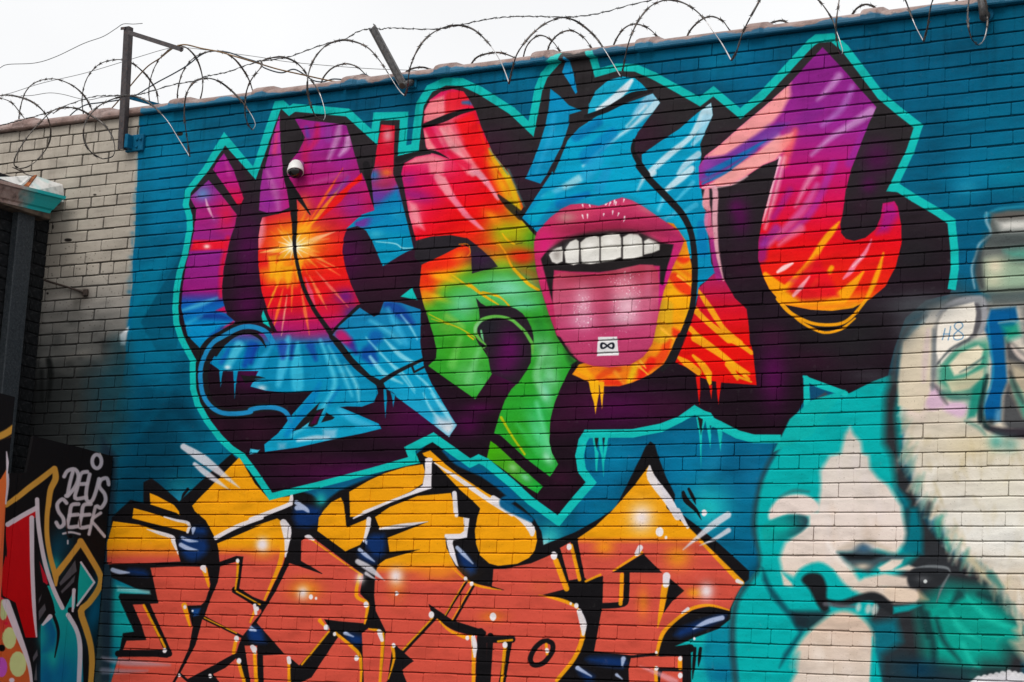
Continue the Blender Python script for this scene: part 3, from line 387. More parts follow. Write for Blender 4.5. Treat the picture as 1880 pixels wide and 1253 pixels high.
    c.poly(B3(1690, 380, 1780, 360, 2100, 350, 2100, 450, 1720, 450), (206, 204, 198), 14); c.poly(B3(1640, 320, 2000, 300, 2000, 350, 1700, 370), (96, 92, 88), 8); c.poly(B3(1600, 470, 2000, 450, 2000, 570, 1600, 560), (74, 82, 82), 14, .8)
    c.poly(B3(1740, 590, 2000, 560, 2000, 660, 1780, 650), (84, 158, 140), 14, .9); c.poly(B3(1590, 660, 1720, 640, 1900, 680, 2000, 670, 2000, 860, 1760, 900, 1600, 880), (150, 176, 150), 16, .95); c.blob(*B3(1670, 700)[0], 18, 16, (224, 212, 184), .95); c.blob(*B3(1660, 810)[0], 18, 14, (196, 194, 166), .8); c.line(B3(1560, 600, 1550, 720, 1580, 850), [12, 16, 10], (60, 64, 66), 9, .8)
    c.poly(B3(1600, 880, 2000, 860, 2000, 980, 1640, 1000), (86, 92, 90), 14, .9); c.poly(B3(1720, 1130, 1840, 1110, 1860, 1200, 1760, 1240), (20, 150, 124), 10, .9); c.line(B3(1700, 1110, 1800, 1095, 1880, 1120), [3, 5, 5], (150, 176, 170), 5, .7); c.poly(B3(1850, 980, 2000, 960, 2000, 1253, 1880, 1253, 1870, 1120), (112, 112, 110), 12, .9)
    # scribbled white at the bottom right, blue tag H8 on the panel
    for i in range(16):
        x = 1775 + i * 11; c.line([(x, 1262 + (i % 3) * 5), (x + 22, 1236 + abs(i - 5) * 2.2), (x + 40, 1252)], [8, 12, 8], (224, 222, 226), 3, .9, sm=0)
    c.poly([(1790, 1250), (1840, 1240), (1960, 1262), (1960, 1300), (1780, 1300)], (222, 220, 226), 5)
    H = B3
    for P in ((1312, 1150, 1293, 1230), (1352, 1135, 1335, 1232), (1300, 1190, 1345, 1188), (1405, 1165, 1380, 1140, 1385, 1115, 1408, 1103, 1432, 1112, 1438, 1135, 1405, 1165, 1375, 1195, 1378, 1225, 1405, 1232, 1438, 1220, 1438, 1190, 1405, 1165)):
        c.line(H(*P), 1.7, (58, 118, 168), 1.4, .9)

def paint_top_letters(c):
    c.sk = 1.0
    out = V([B0(1350, 165, 1480, 0), [(412, 255), (467, 318), (493, 242), (510, 193), (518, 192), (531, 204), (540, 198), (638, 207), (687, 252), (692, 214), (742, 213), (738, 277), (762, 271), (766, 230), (771, 192), (789, 163), (817, 150), (848, 151), (882, 167), (940, 204), (975, 237), (989, 163), (999, 138), (1022, 112), (1030, 96), (1082, 84), (1090, 110), (1097, 134), (1132, 124), (1167, 125), (1201, 140), (1239, 161), (1285, 187), (1310, 168), (1359, 209), (1400, 175), (1489, 79), (1500, 71), (1528, 69), (1551, 89), (1617, 176), (1650, 204), (1686, 232), (1671, 278), (1639, 345), (1650, 346), (1678, 364), (1719, 388), (1747, 407), (1752, 458), (1753, 494), (1747, 532)],
        [(1742, 541), (1700, 552), (1662, 584), (1642, 640), (1630, 690), (1600, 702), (1560, 722), (1474, 740), (1440, 800), (1433, 806), (1384, 806), (1354, 798), (1321, 781), (1306, 774), (1300, 765), (1291, 762), (1275, 753), (1249, 770), (1213, 786), (1162, 796), (1078, 797), (1070, 810), (1064, 837), (1068, 864), (1085, 886), (1055, 920), (1025, 957), (974, 920), (939, 888), (892, 849), (879, 843), (863, 851), (795, 803), (752, 825), (760, 845), (690, 863), (588, 890), (497, 912), (467, 867), (444, 837), (424, 824)], C0(1580, 720, 1490, 600, 1420, 480, 1390, 370, 1385, 250, 1388, 165, 1335, 70, 1300, 0), B0(1268, 1110, 1260, 1000, 1268, 880, 1290, 750, 1335, 600, 1365, 430, 1360, 340, 1336, 260)])
    body = (32, 28, 32)
    c.poly(out, lin((0, 120), (0, 760), (0, (46, 43, 45)), (.3, (42, 37, 41)), (.6, (36, 23, 33)), (1, (28, 14, 25))), 2)
    c.clip = c.mask(out, 2)
    # magenta-black clouds in the block shadow
    PU, PD = (92, 6, 82), (66, 16, 48)
    for x, y, rx, ry, k in ((905, 270, 40, 40, .55), (960, 320, 40, 40, .4), (1010, 350, 26, 22, .4), (1180, 250, 40, 40, .5), (1230, 300, 40, 30, .3), (1340, 260, 30, 20, .3), (455, 460, 26, 70, .75), (455, 560, 26, 30, .7), (465, 690, 40, 26, .8), (640, 470, 30, 50, .75), (700, 500, 60, 50, .6), (760, 470, 50, 30, .5), (880, 470, 26, 24, .7), (830, 460, 20, 10, .3), (940, 640, 34, 40, 1.0), (930, 690, 30, 30, .7), (900, 720, 40, 40, .4), (650, 870, 120, 26, .8), (560, 850, 60, 20, .5), (760, 770, 60, 40, .8), (860, 780, 24, 20, .8), (880, 750, 26, 10, .7), (700, 760, 40, 40, .5), (1130, 750, 90, 36, .8), (1060, 740, 50, 40, .6), (1220, 750, 60, 24, .6), (1025, 780, 30, 20, .5), (1030, 880, 26, 18, .6), (1010, 925, 30, 16, .3), (1420, 690, 26, 60, .9), (1500, 660, 60, 24, .5), (1360, 400, 16, 30, .8), (1350, 380, 12, 14, .7), (1360, 490, 30, 30, .4), (1610, 290, 26, 30, .7), (1595, 340, 14, 16, .7), (1580, 380, 20, 20, .3), (1420, 620, 30, 20, .6), (440, 330, 12, 60, .4), (780, 620, 14, 30, .3), (470, 790, 40, 30, .5), (400, 790, 20, 30, .4), (1100, 690, 18, 30, .2)):
        c.blob(x, y, rx, ry, PU if k >= .7 else PD, min(k, 1) * .8)
    c.clip = None
    for x, y, rx, ry, k in ((1700, 560, 50, 24, .7), (1650, 560, 60, 20, .35), (1660, 600, 26, 40, .5), (1600, 690, 50, 14, .4)): c.blob(x, y, rx, ry, (78, 84, 88), k)
    for x, y in ((1560, 640), (1500, 600), (1590, 600), (1680, 470)): c.blob(x, y, 50, 40, (32, 33, 35), .6)
    # ---- first letter ------------------------------------------------------------------
    def letter(P, col, soft=1.6, sm=0):
        P = np.asarray(P); c.poly(P, col, soft, sm=sm); c.clip = c.mask(P, soft, sm)
    VIO, MAG, RED, ORA, YEL = (140, 34, 136), (190, 24, 110), (226, 16, 28), (244, 110, 18), (248, 176, 16)
    BLU, CYA, NAV = (4, 146, 190), (60, 190, 222), (20, 50, 140)
    letter(V([B0(1500, 82, 1600, 200, 1702, 330, 1692, 400, 1650, 520, 1612, 700, 1595, 850, 1602, 950, 1630, 1050, 1690, 1100, 1640, 1140, 1570, 1180, 1480, 1253), C0(1440, 120, 1400, 90, 1350, 0), B0(1325, 1100, 1303, 1000, 1312, 850, 1340, 680, 1372, 560, 1396, 450, 1410, 290, 1365, 205)]), lin((0, 340), (0, 600), (0, VIO), (.2, (170, 30, 120)), (.45, VIO), (.75, (150, 24, 120)), (.83, (10, 90, 180)), (1, (0, 138, 196))))
    c.blob(372, 356, 16, 14, (100, 140, 200), .9); c.line(B0(1480, 220, 1500, 290, 1540, 370), [2, 5, 1], (240, 200, 216), 3, .8); c.blob(415, 395, 18, 30, (218, 24, 70), .8); c.poly(B0(1390, 515, 1650, 515, 1640, 580, 1370, 590), (228, 20, 46), 5); c.blob(380, 453, 6, 4, (250, 230, 220), .9); c.blob(395, 404, 10, 8, (150, 60, 150), .6)
    c.line(B0(1640, 500, 1600, 700, 1590, 920), [8, 10, 8], (222, 20, 60), 8, .85); c.poly(B0(1550, 1020, 1620, 985, 1630, 1040), (210, 20, 90), 4); c.poly(B0(1590, 1150, 1690, 1085, 1680, 1120, 1610, 1150), (214, 20, 80), 5); c.line(B0(1430, 1070, 1540, 1060, 1660, 1080), [4, 12, 6], NAV, 8, .8); c.line(B0(1520, 1210, 1600, 1140), [10, 4], NAV, 7, .7)
    c.line(B0(1310, 1020, 1430, 980, 1560, 930), [3, 9, 3], (80, 190, 224), 6, .7); c.line(B0(1340, 1120, 1450, 1060), [8, 4], (60, 180, 220), 6, .5)
    c.clip = None
    letter(B0(1610, -110, 1680, 10, 1752, 215, 1735, 250, 1708, 262, 1640, 160, 1530, 5, 1570, -60), lin((0, 285), (0, 376), (150, 30, 140), (176, 26, 128), (224, 18, 60))); c.line(B0(1620, -70, 1650, 40), [3, 9], (196, 60, 150), 6, .7); c.clip = None
    letter(V([A1(208, 830, 215, 1050, 235, 1253), B1(232, 40, 285, 150, 290, 275, 220, 305, 130, 320, 60, 300, 70, 130, 90, 0), A1(100, 1220, 150, 1020)]), lin((490, 0), (532, 0), (150, 40, 140), (176, 50, 150), (180, 24, 120))); c.line(B1(120, 20, 170, 150, 200, 290), [6, 12, 6], (196, 110, 176), 8, .6); c.line(A1(190, 950, 170, 1100), [5, 9], (220, 60, 110), 6, .7); c.blob(494, 372, 12, 10, (140, 30, 150), .5); c.clip = None
    # sunburst letter
    star = V([B1(85, 352, 200, 325, 290, 300, 292, 150, 262, 60), A1(280, 1170, 350, 1080, 392, 990, 315, 850, 430, 870, 530, 880, 640, 893, 690, 905, 740, 1080, 790, 1253), B1(800, 30, 835, 110, 880, 260, 960, 350, 690, 432, 668, 500, 660, 600, 680, 710, 720, 830, 785, 970, 640, 1140, 590, 1195)])
    star = V([star, C1(640, 70, 760, 200, 860, 280, 905, 350, 915, 400, 885, 465, 800, 497, 700, 495, 640, 500, 760, 550, 920, 620, 940, 655, 800, 690, 640, 720, 340, 790, 105, 822, 100, 770, 200, 690, 300, 555, 450, 385, 250, 395, 110, 382, 0, 352), C0(1860, 240, 1745, 240, 1590, 240, 1510, 185, 1560, 100, 1640, 40), B0(1700, 1190), B1(0, 1180, 100, 1180, 190, 1170, 130, 1050, 80, 880, 57, 700, 55, 500, 70, 400)])
    P = star; c.poly(P, lin((0, 200), (0, 640), (0, VIO), (.3, (172, 26, 116)), (.45, (206, 16, 60)), (.62, (232, 20, 16)), (.82, (226, 18, 36)), (.92, (170, 24, 110)), (1, (0, 120, 186))), 1.6); c.clip = c.mask(P)
    cx, cy = B1(310, 560)[0]
    c.poly(C1(-300, 0, 100, 40, 300, 0, 560, 20, 700, 130, 1000, 300, 1000, 900, -300, 900), lin((0, 620), (0, 800), (0, 124, 172), (10, 158, 198)), 34)
    for x, y, rx, ry, col, k in ((590, 250, 26, 30, (160, 40, 150), .8), (628, 290, 20, 26, (150, 36, 140), .7), (560, 280, 8, 40, (206, 20, 60), .5), (646, 380, 26, 30, (150, 34, 130), .85), (700, 400, 30, 12, (120, 40, 150), .9), (580, 380, 30, 40, (176, 20, 100), .5), (500, 470, 26, 30, (206, 16, 80), .6), (634, 545, 22, 16, (96, 24, 130), .85), (650, 575, 20, 14, NAV, .8), (600, 560, 16, 10, (190, 20, 80), .5), (640, 600, 30, 16, (150, 30, 140), .6), (560, 610, 50, 14, (190, 24, 90), .6), (500, 600, 14, 10, (150, 30, 120), .5)): c.blob(x, y, rx, ry, col, k)
    c.blob(cx, cy + 2, 66, 56, (240, 60, 16), .85); c.blob(cx + 8, cy - 14, 50, 36, (250, 156, 20), .9); c.poly(B1(80, 740, 200, 700, 330, 720, 320, 830, 130, 820), (248, 170, 20), 22, .9)
    R = np.random.RandomState(5)
    for i in range(26):
        a = R.uniform(0, 6.283); L = R.uniform(16, 56); r0 = R.uniform(3, 14); w = R.uniform(3, 10)
        col = [(250, 170, 20), (252, 200, 60), (246, 120, 16), (252, 214, 120), (240, 60, 20)][R.randint(5)]
        q = lambda r: (cx + r * math.cos(a), cy + r * math.sin(a) * .95)
        c.line([q(r0), q((r0 + L) / 2), q(r0 + L)], [1, w, .4], col, 3.2, R.uniform(.4, .9), sm=0)
    for a, r0, r1, w, col in ((80, 80, 165, 7, (248, 120, 60)), (92, 46, 120, 4, (250, 130, 40)), (104, 80, 165, 6, (250, 120, 40)), (113, 60, 130, 4, (250, 170, 40)), (62, 60, 130, 7, (250, 130, 70)), (48, 60, 150, 6, (240, 110, 90)), (32, 50, 100, 4, (250, 120, 60)), (-52, 20, 150, 8, (248, 140, 30)), (-58, 40, 170, 6, (250, 100, 30)), (-47, 60, 180, 14, (240, 24, 16)), (-20, 10, 80, 8, (250, 190, 140)), (26, 20, 90, 4, (250, 150, 70)), (70, 60, 120, 9, (226, 80, 120)), (98, 90, 165, 3, (252, 190, 150))):
        t = math.radians(a); q = lambda r: (cx + r * math.cos(t), cy + r * math.sin(t)); c.line([q(r0), q((r0 + r1) / 2), q(r1)], [1, w, .5], col, 3, .85, sm=0)
    c.blob(cx + 4, cy, 18, 13, (254, 226, 150), .95); c.blob(cx, cy + 1, 9, 7, (255, 250, 236), 1)
    for a, r1, w, col, k in ((-75, 66, 26, (248, 150, 20), .8), (-55, 74, 22, (250, 170, 24), .8), (-40, 60, 16, (250, 140, 20), .7), (-100, 44, 18, (246, 120, 18), .7), (-125, 52, 16, (248, 150, 24), .7), (-150, 50, 14, (248, 130, 24), .7), (175, 44, 16, (250, 150, 30), .7), (125, 70, 26, (250, 176, 24), .8), (105, 76, 20, (246, 130, 20), .7), (60, 56, 18, (248, 130, 24), .7), (20, 60, 18, (250, 160, 60), .7), (-15, 66, 12, (250, 180, 110), .7), (40, 44, 20, (248, 140, 30), .7)):
        t = math.radians(a); d0, n0 = np.array([math.cos(t), math.sin(t)]), np.array([-math.sin(t), math.cos(t)]); o0 = np.array([cx, cy])
        c.poly([o0 + d0 * 4, o0 + d0 * r1 * .45 + n0 * w / 2, o0 + d0 * r1 * .7 + n0 * w * .15, o0 + d0 * r1 + n0 * w * .2, o0 + d0 * r1 * .62 - n0 * w * .1, o0 + d0 * r1 * .8 - n0 * w * .35, o0 + d0 * r1 * .4 - n0 * w / 2], col, 5, k)
    for x, y in ((510, 506), (530, 512), (548, 500), (500, 492)): c.poly([(x - 9, y - 22), (x + 9, y - 24), (x + 3, y + 6), (x - 2, y + 18), (x - 5, y + 4)], (250, 176, 24), 5, .8)
    c.blob(cx + 6, cy - 2, 26, 18, (254, 214, 90), .9); c.blob(cx, cy + 1, 10, 8, (255, 250, 236), 1)
    for a in range(0, 360, 24):
        t = math.radians(a + 7); c.line([(cx, cy), (cx + 30 * math.cos(t), cy + 26 * math.sin(t))], [4, .4], (255, 244, 214), 2, .8, sm=0)
    c.line(B1(80, 360, 70, 460, 60, 560), [9, 16, 6], (240, 150, 170), 10, .75); c.blob(*B1(380, 280)[0], 14, 22, (246, 140, 26), .6); c.poly(B1(560, 260, 800, 30, 805, 80, 640, 200), (236, 26, 22), 4)
    for P_, wd, col in ((A1(640, 900, 620, 1000, 560, 1150), [8, 12, 6], (210, 160, 206)), (A1(700, 990, 690, 1060, 640, 1120), [10, 12, 4], (226, 196, 226)), (A1(560, 900, 560, 1000), [10, 14], (150, 60, 160)), (A1(480, 900, 470, 1000, 420, 1080), [8, 12, 6], (206, 26, 84)), (B1(560, 190, 650, 130, 700, 60), [5, 10, 5], (120, 70, 160)), (B1(430, 110, 600, 60, 690, 40), [5, 9, 4], (190, 70, 140)), (A1(400, 920, 410, 980), [6, 8], (70, 70, 170))): c.line(P_, wd, col, 7, .65)
    # blue streaks in its foot
    for P_, wd, col in ((C1(150, 60, 60, 200, 20, 340), [6, 16, 20], (44, 170, 216)), (C1(270, 0, 240, 160, 200, 340), [8, 18, 10], (70, 190, 226)), (C1(340, 40, 330, 200, 340, 350), [6, 22, 22], (60, 190, 224)), (C1(500, 20, 580, 220, 600, 360, 480, 560, 300, 700), [5, 9, 9, 9, 6], (80, 198, 228)), (C1(560, 60, 660, 250, 730, 420), [3, 8, 3], (90, 200, 230)), (C1(680, 200, 760, 340, 780, 460), [3, 6, 2], (130, 215, 235)), (C1(230, 60, 230, 140), [18, 10], (30, 60, 160)), (C1(300, 60, 290, 150), [9, 5], NAV), (C1(430, 60, 470, 160), [16, 6], (20, 70, 160)), (C1(40, 60, 0, 180), [10, 8], (20, 50, 150)), (C0(1720, 60, 1640, 200), [18, 12], (80, 196, 226)), (C0(1810, 60, 1760, 200), [16, 10], (10, 70, 170)), (C0(1640, 90, 1590, 180), [6, 8], (20, 90, 180)), (C1(640, 520, 760, 600, 900, 640), [10, 14, 4], (60, 180, 220)), (C1(500, 330, 420, 480, 260, 700), [6, 16, 10], (0, 126, 190)), (C1(640, 360, 560, 480), [3, 5], (0, 110, 176))): c.line(P_, wd, col, 7, .8)
    c.blob(*C0(1635, 215)[0], 6, 4, (226, 240, 246), .9); c.blob(*C1(80, 365)[0], 9, 6, (214, 232, 244), .9); c.poly(C1(520, 660, 620, 660, 610, 725, 525, 735), (140, 196, 224), 8, .8); c.line(C1(340, 740, 470, 720, 560, 720), [6, 9, 4], (200, 220, 236), 5, .8); c.poly(C1(200, 760, 255, 760, 250, 805, 200, 805), (130, 190, 220), 8, .7)
    c.clip = None
    c.poly(C0(1575, 225, 1605, 225, 1592, 300, 1586, 355, 1580, 300), BLU, 1.6); c.poly(C0(1675, 235, 1712, 235, 1695, 340, 1687, 440, 1682, 330), BLU, 1.6)
    c.poly(C1(0, 800, 60, 810, 20, 835, -10, 840), CYA, 1.6)
    K = (28, 26, 29)
    def ink(w, P, wd, sm=5): c.line(w(*P), wd / 3.9167 if np.isscalar(wd) else np.asarray(wd) / 3.9167, K, 1.6, sm=sm)
    for P_ in ((300, 675, 380, 580, 500, 462, 470, 530, 420, 610, 350, 660), (412, 638, 440, 560, 470, 525, 530, 508, 500, 570, 480, 625, 440, 645), (508, 612, 545, 540, 605, 575, 590, 590), (0, 272, 60, 278, 105, 292, 0, 290)): c.poly(C1(*P_), K, 1.6)
    c.poly(C1(430, 625, 470, 550, 510, 525, 470, 620), (80, 10, 60), 3, .9)
    c.poly(V([C0(1730, 270, 1880, 288), C1(105, 292, 0, 300), C0(1880, 300, 1760, 330)]), K, 1.6)
    # ring stroke on the left
    ring = V([[(500, 628), (489, 611), (471, 602), (451, 600), (431, 606), (406, 620)], C0(1530, 40, 1480, 110, 1448, 200, 1440, 290, 1460, 410, 1510, 490, 1590, 540, 1700, 548, 1800, 535), C1(0, 520, 90, 502, 190, 508, 255, 540, 285, 600)])
    c.line(ring[4:14], [14, 22, 26, 28, 28, 28, 26, 22, 20, 16], K, 1.8); c.line(ring[13:], [17, 17, 16, 12, 4], K, 1.8)
    c.line([(488, 638), (479, 622), (463, 612), (446, 611), (428, 618), (408, 634), (396, 652)], [1.5, 6, 7, 7, 7, 8, 6], K, 1.6); c.line([(470, 594), (450, 591), (430, 597), (405, 611), (390, 622)], [1, 5, 6, 6, 6], K, 1.6)
    c.line(ring, [10] * 2 + [9] * 4 + [8.5] * (len(ring) - 6), (28, 136, 192), 1.8)
    c.line(C0(1330, 0, 1440, 110), 11, K, 1.6)
    # divider strokes
    ink(B1, (238, 0, 262, 80, 290, 150, 305, 260, 316, 400, 316, 560, 338, 700, 380, 850, 450, 1000, 530, 1120, 610, 1230), [16, 40, 60, 56, 40, 26, 26, 28, 30, 34, 42])
    ink(C1, (585, -10, 680, 110, 760, 200, 860, 275, 940, 330), [44, 46, 50, 60, 60]); ink(B1, (290, 140, 350, 215, 428, 330), [50, 34, 8]); ink(B1, (840, 0, 858, 110, 885, 275), [44, 26, 6]); ink(A1, (840, 1200, 842, 1253), 40); ink(B1, (775, 990, 690, 1075, 600, 1165), 26)
    ink(B1, (130, 330, 200, 320), [5, 14])
    # right foot of the first letter
    letter(V([B1(960, 955, 1080, 965, 1222, 1012, 1222, 1253), C1(1228, 100, 1238, 150, 1250, 215, 1300, 330, 1390, 480, 1483, 632, 1425, 716, 1330, 640, 1200, 540, 1050, 430, 1030, 400, 975, 370, 958, 330, 920, 300, 860, 270, 740, 150, 640, 20), B1(590, 1195, 640, 1130, 785, 1000, 885, 1065, 930, 1040)]), lin((0, 560), (0, 800), (20, 120, 172), (0, 150, 194), (40, 166, 206)))
    for P_, wd, col in ((B1(980, 980, 1060, 1020, 1160, 1110), [14, 24, 10], (20, 60, 150)), (C1(850, 120, 880, 160), [30, 20], (10, 60, 150)), (C1(900, 0, 860, 80), [26, 10], (10, 90, 170)), (C1(660, 0, 720, 60), [20, 8], (180, 20, 100)), (C1(720, 40, 760, 110), [14, 6], (60, 30, 140)), (B1(640, 1190, 700, 1230), [20, 14], (190, 24, 100)), (B1(990, 1010, 1060, 1160, 1120, 1253), [6, 12, 8], (60, 180, 224)), (B1(860, 1090, 1000, 1180, 1080, 1253), [4, 9, 6], (80, 190, 226))): c.line(P_, wd, col, 9, .8)
    for P_, wd in ((C1(830, 0, 950, 130, 1080, 270, 1180, 400), [2, 4, 4, 1]), (C1(960, 10, 1080, 130, 1200, 190), [3, 9, 3]), (C1(860, 140, 960, 260, 1090, 330), [6, 9, 3]), (C1(1000, 180, 1100, 260, 1180, 380), [2, 4, 2]), (C1(1180, 260, 1260, 330, 1330, 420), [2, 5, 2]), (C1(1240, 400, 1300, 520, 1390, 620), [2, 5, 3]), (B1(1080, 1050, 1150, 1140, 1200, 1230), [2, 4, 2]), (C1(1300, 400, 1390, 520, 1440, 600), [3, 9, 5])): c.line(P_, wd, (150, 222, 240), 4, .75)
    c.poly(C1(1330, 570, 1450, 590, 1483, 632, 1425, 716, 1330, 640), (196, 214, 230), 14, .95); c.blob(*C1(1420, 650)[0], 8, 6, (230, 236, 242), .9); c.clip = None
    ink(C1, (930, 325, 1060, 245, 1240, 158), [34, 28, 24]); c.line(C1(1160, 200, 1178, 250, 1250, 212), 16 / 3.9167, K, 1.4, sm=0)
    c.poly(C1(955, 370, 975, 375, 980, 440, 970, 580, 960, 470), BLU, 1.6); c.poly(C1(1005, 390, 1040, 410, 1025, 500, 1018, 440), BLU, 1.6)
    c.poly(B1(1160, 855, 1200, 945, 1078, 920), TUR, 1.6); c.poly(B1(92, 1018, 145, 1145, 90, 1110, 80, 1060), TUR, 1.6)
    # red wedge and blue panel on its right
    letter(V([A1(940, 898, 1036, 905, 1030, 1090, 1026, 1253), B1(1040, 80, 1062, 130, 1112, 330, 1172, 572, 1050, 640, 950, 702, 915, 620, 875, 525, 830, 445, 770, 412, 690, 432, 800, 330, 890, 300, 872, 160, 862, 70), A1(890, 1190, 905, 1080)]), lin((0, 225), (0, 490), (0, (222, 18, 40)), (.3, (214, 20, 60)), (.45, (150, 40, 130)), (.6, (0, 136, 180)), (1, (0, 146, 184))))
    c.blob(*A1(985, 975)[0], 9, 12, (236, 170, 180), .8); c.blob(*B1(890, 50)[0], 12, 12, (0, 130, 190), .8); c.blob(*B1(980, 30)[0], 12, 8, (240, 120, 40), .8); c.blob(*B1(920, 190)[0], 26, 22, (100, 50, 150), .9); c.line(B1(770, 400, 850, 385, 960, 352), [10, 16, 3], (116, 44, 150), 5, .9); c.blob(*B1(960, 110)[0], 22, 12, (190, 50, 70), .6); c.poly(B1(890, 290, 1010, 180, 1060, 130, 1110, 330, 1140, 460, 830, 440), (0, 132, 184), 14, .9); c.line(B1(900, 525, 1040, 540, 1090, 570, 1165, 572), [1.5, 2.5, 2.5, 2], (170, 226, 236), 2, .8); c.blob(*B1(900, 470)[0], 14, 8, (60, 180, 210), .7); c.blob(*B1(1060, 330)[0], 12, 10, (40, 160, 196), .5); c.clip = None
    ink(B1, (830, -30, 850, 90, 882, 262), [50, 40, 6])
    # ---- second letter -----------------------------------------------------------------
    L2 = V([A1(1085, 1253, 1100, 1180, 1190, 1130, 1300, 1110), A1(1262, 1060, 1242, 930, 1250, 800, 1290, 720, 1370, 662, 1450, 642, 1530, 660, 1572, 720, 1620, 800, 1660, 920, 1740, 1100, 1860, 1253), B2(40, 0, 100, 120, 160, 275, 130, 322, 250, 470, 240, 580, 250, 720, 285, 860, 345, 1050, 400, 1210), G7(1450, 1040, 1560, 1120), C2(512, 190, 470, 270, 420, 380, 380, 480, 352, 600, 345, 750, 365, 830, 410, 912, 350, 1000, 180, 870, 0, 705), C1(1752, 688, 1790, 560, 1830, 450, 1880, 370), C2(100, 350, 180, 240, 215, 180, 218, 100), G7(900, 1060, 870, 900, 400, 1253), C1(1640, 40, 1700, 100, 1735, 260, 1615, 442, 1440, 320, 1280, 205, 1335, 150, 1340, 90, 1320, 0), B1(1300, 1150, 1240, 960, 1215, 850, 1232, 690, 1380, 620, 1525, 545, 1640, 560, 1560, 500, 1440, 480, 1300, 488, 1190, 518, 1140, 330, 1100, 110)])
    P = L2; c.poly(P, lin((770, 330), (950, 560), (0, (222, 16, 90)), (.35, (232, 12, 20)), (.55, (238, 60, 16)), (.62, (200, 170, 14)), (.72, (60, 160, 30)), (1, (40, 154, 36))), 1.8); c.clip = c.mask(P)
    for x, y, rx, ry, r, col, k in ((820, 210, 26, 30, 0, (240, 120, 134), .95), (800, 260, 30, 16, 0, (238, 130, 142), .8), (860, 180, 20, 30, 0, (230, 24, 40), .7), (800, 300, 34, 20, 10, (236, 120, 140), .85), (770, 330, 30, 30, 0, (216, 18, 90), .8), (765, 360, 40, 12, 10, (140, 24, 120), .8), (750, 330, 16, 14, 0, (120, 40, 140), .5), (755, 400, 16, 24, 20, (240, 140, 160), .85), (880, 290, 30, 70, -25, (238, 10, 16), .9), (840, 350, 40, 40, 0, (226, 14, 50), .5), (870, 400, 50, 30, 30, (238, 10, 14), .8),
        (905, 300, 10, 30, -25, (240, 150, 16), .8), (925, 345, 14, 40, -28, (240, 170, 16), .9), (940, 380, 10, 20, -20, (170, 190, 20), .9), (926, 425, 34, 28, 20, (160, 176, 14), .95), (905, 400, 20, 8, 40, (244, 140, 20), .9), (945, 460, 30, 20, 0, (176, 120, 16), .8), (960, 470, 30, 12, 0, (226, 40, 16), .9), (950, 500, 40, 12, 10, (236, 40, 16), .8), (975, 520, 16, 14, 0, (240, 30, 16), .9), (900, 470, 30, 12, 30, (248, 140, 16), .9), (925, 490, 20, 20, 0, (190, 190, 20), .85), (790, 490, 26, 14, -10, (240, 50, 16), .9), (830, 470, 40, 14, -20, (238, 40, 16), .9), (810, 505, 36, 9, -8, (248, 176, 16), .9), (780, 520, 14, 14, 0, (238, 60, 16), .8), (790, 545, 20, 14, 20, (244, 150, 16), .85), (800, 560, 14, 10, 0, (230, 180, 20), .8)): c.blob(x, y, rx, ry, col, k, r)
    for P_, col, sf, k in ((A1(1240, 905, 1250, 800, 1290, 725, 1390, 690, 1400, 830, 1330, 875), (244, 134, 142), 5, .95), (A1(1400, 690, 1420, 660, 1530, 655, 1575, 720, 1560, 760, 1400, 830), (232, 30, 44), 6, .8), (A1(1245, 935, 1265, 930, 1350, 1060, 1300, 1095, 1262, 1060), (244, 136, 146), 5, .95), (A1(1330, 910, 1470, 880, 1560, 1000, 1500, 1090, 1420, 1020), (240, 96, 116), 12, .8), (A1(1370, 920, 1430, 900, 1560, 1090, 1680, 1260, 1560, 1260, 1430, 1090), (244, 140, 150), 6, .8), (A1(1470, 870, 1610, 800, 1700, 1080, 1640, 1200, 1540, 1040), (236, 20, 26), 10, .9), (A1(1100, 1190, 1180, 1135, 1300, 1115, 1390, 1150, 1385, 1253, 1290, 1253, 1280, 1170), (244, 130, 148), 7, .9), (B1(1330, 30, 1400, 60, 1460, 200, 1400, 190), (244, 138, 150), 5, .95), (B1(1410, 200, 1450, 200, 1560, 320, 1530, 330), (244, 140, 152), 5, .9), (B1(1520, 330, 1600, 360, 1680, 440, 1640, 430), (244, 150, 160), 5, .9), (B1(1580, 0, 1640, 0, 1700, 90, 1690, 120), (246, 150, 160), 5, .9), (B1(1720, 130, 1740, 150, 1790, 220, 1760, 210), (246, 160, 170), 5, .8), (B1(1130, 230, 1190, 260, 1250, 440, 1180, 400), (244, 140, 156), 8, .9)): c.poly(P_, col, sf, k)
    c.poly(V([B1(1590, 750, 1770, 705, 1880, 690), B2(60, 690, 240, 800, 400, 1210), C2(600, 200, 600, 1100, -100, 1100), C1(1240, 500), B1(1250, 1000, 1330, 900, 1500, 780)]), lin((800, 540), (960, 860), (58, 166, 44), (44, 160, 40), (30, 160, 50)), 30, .9)
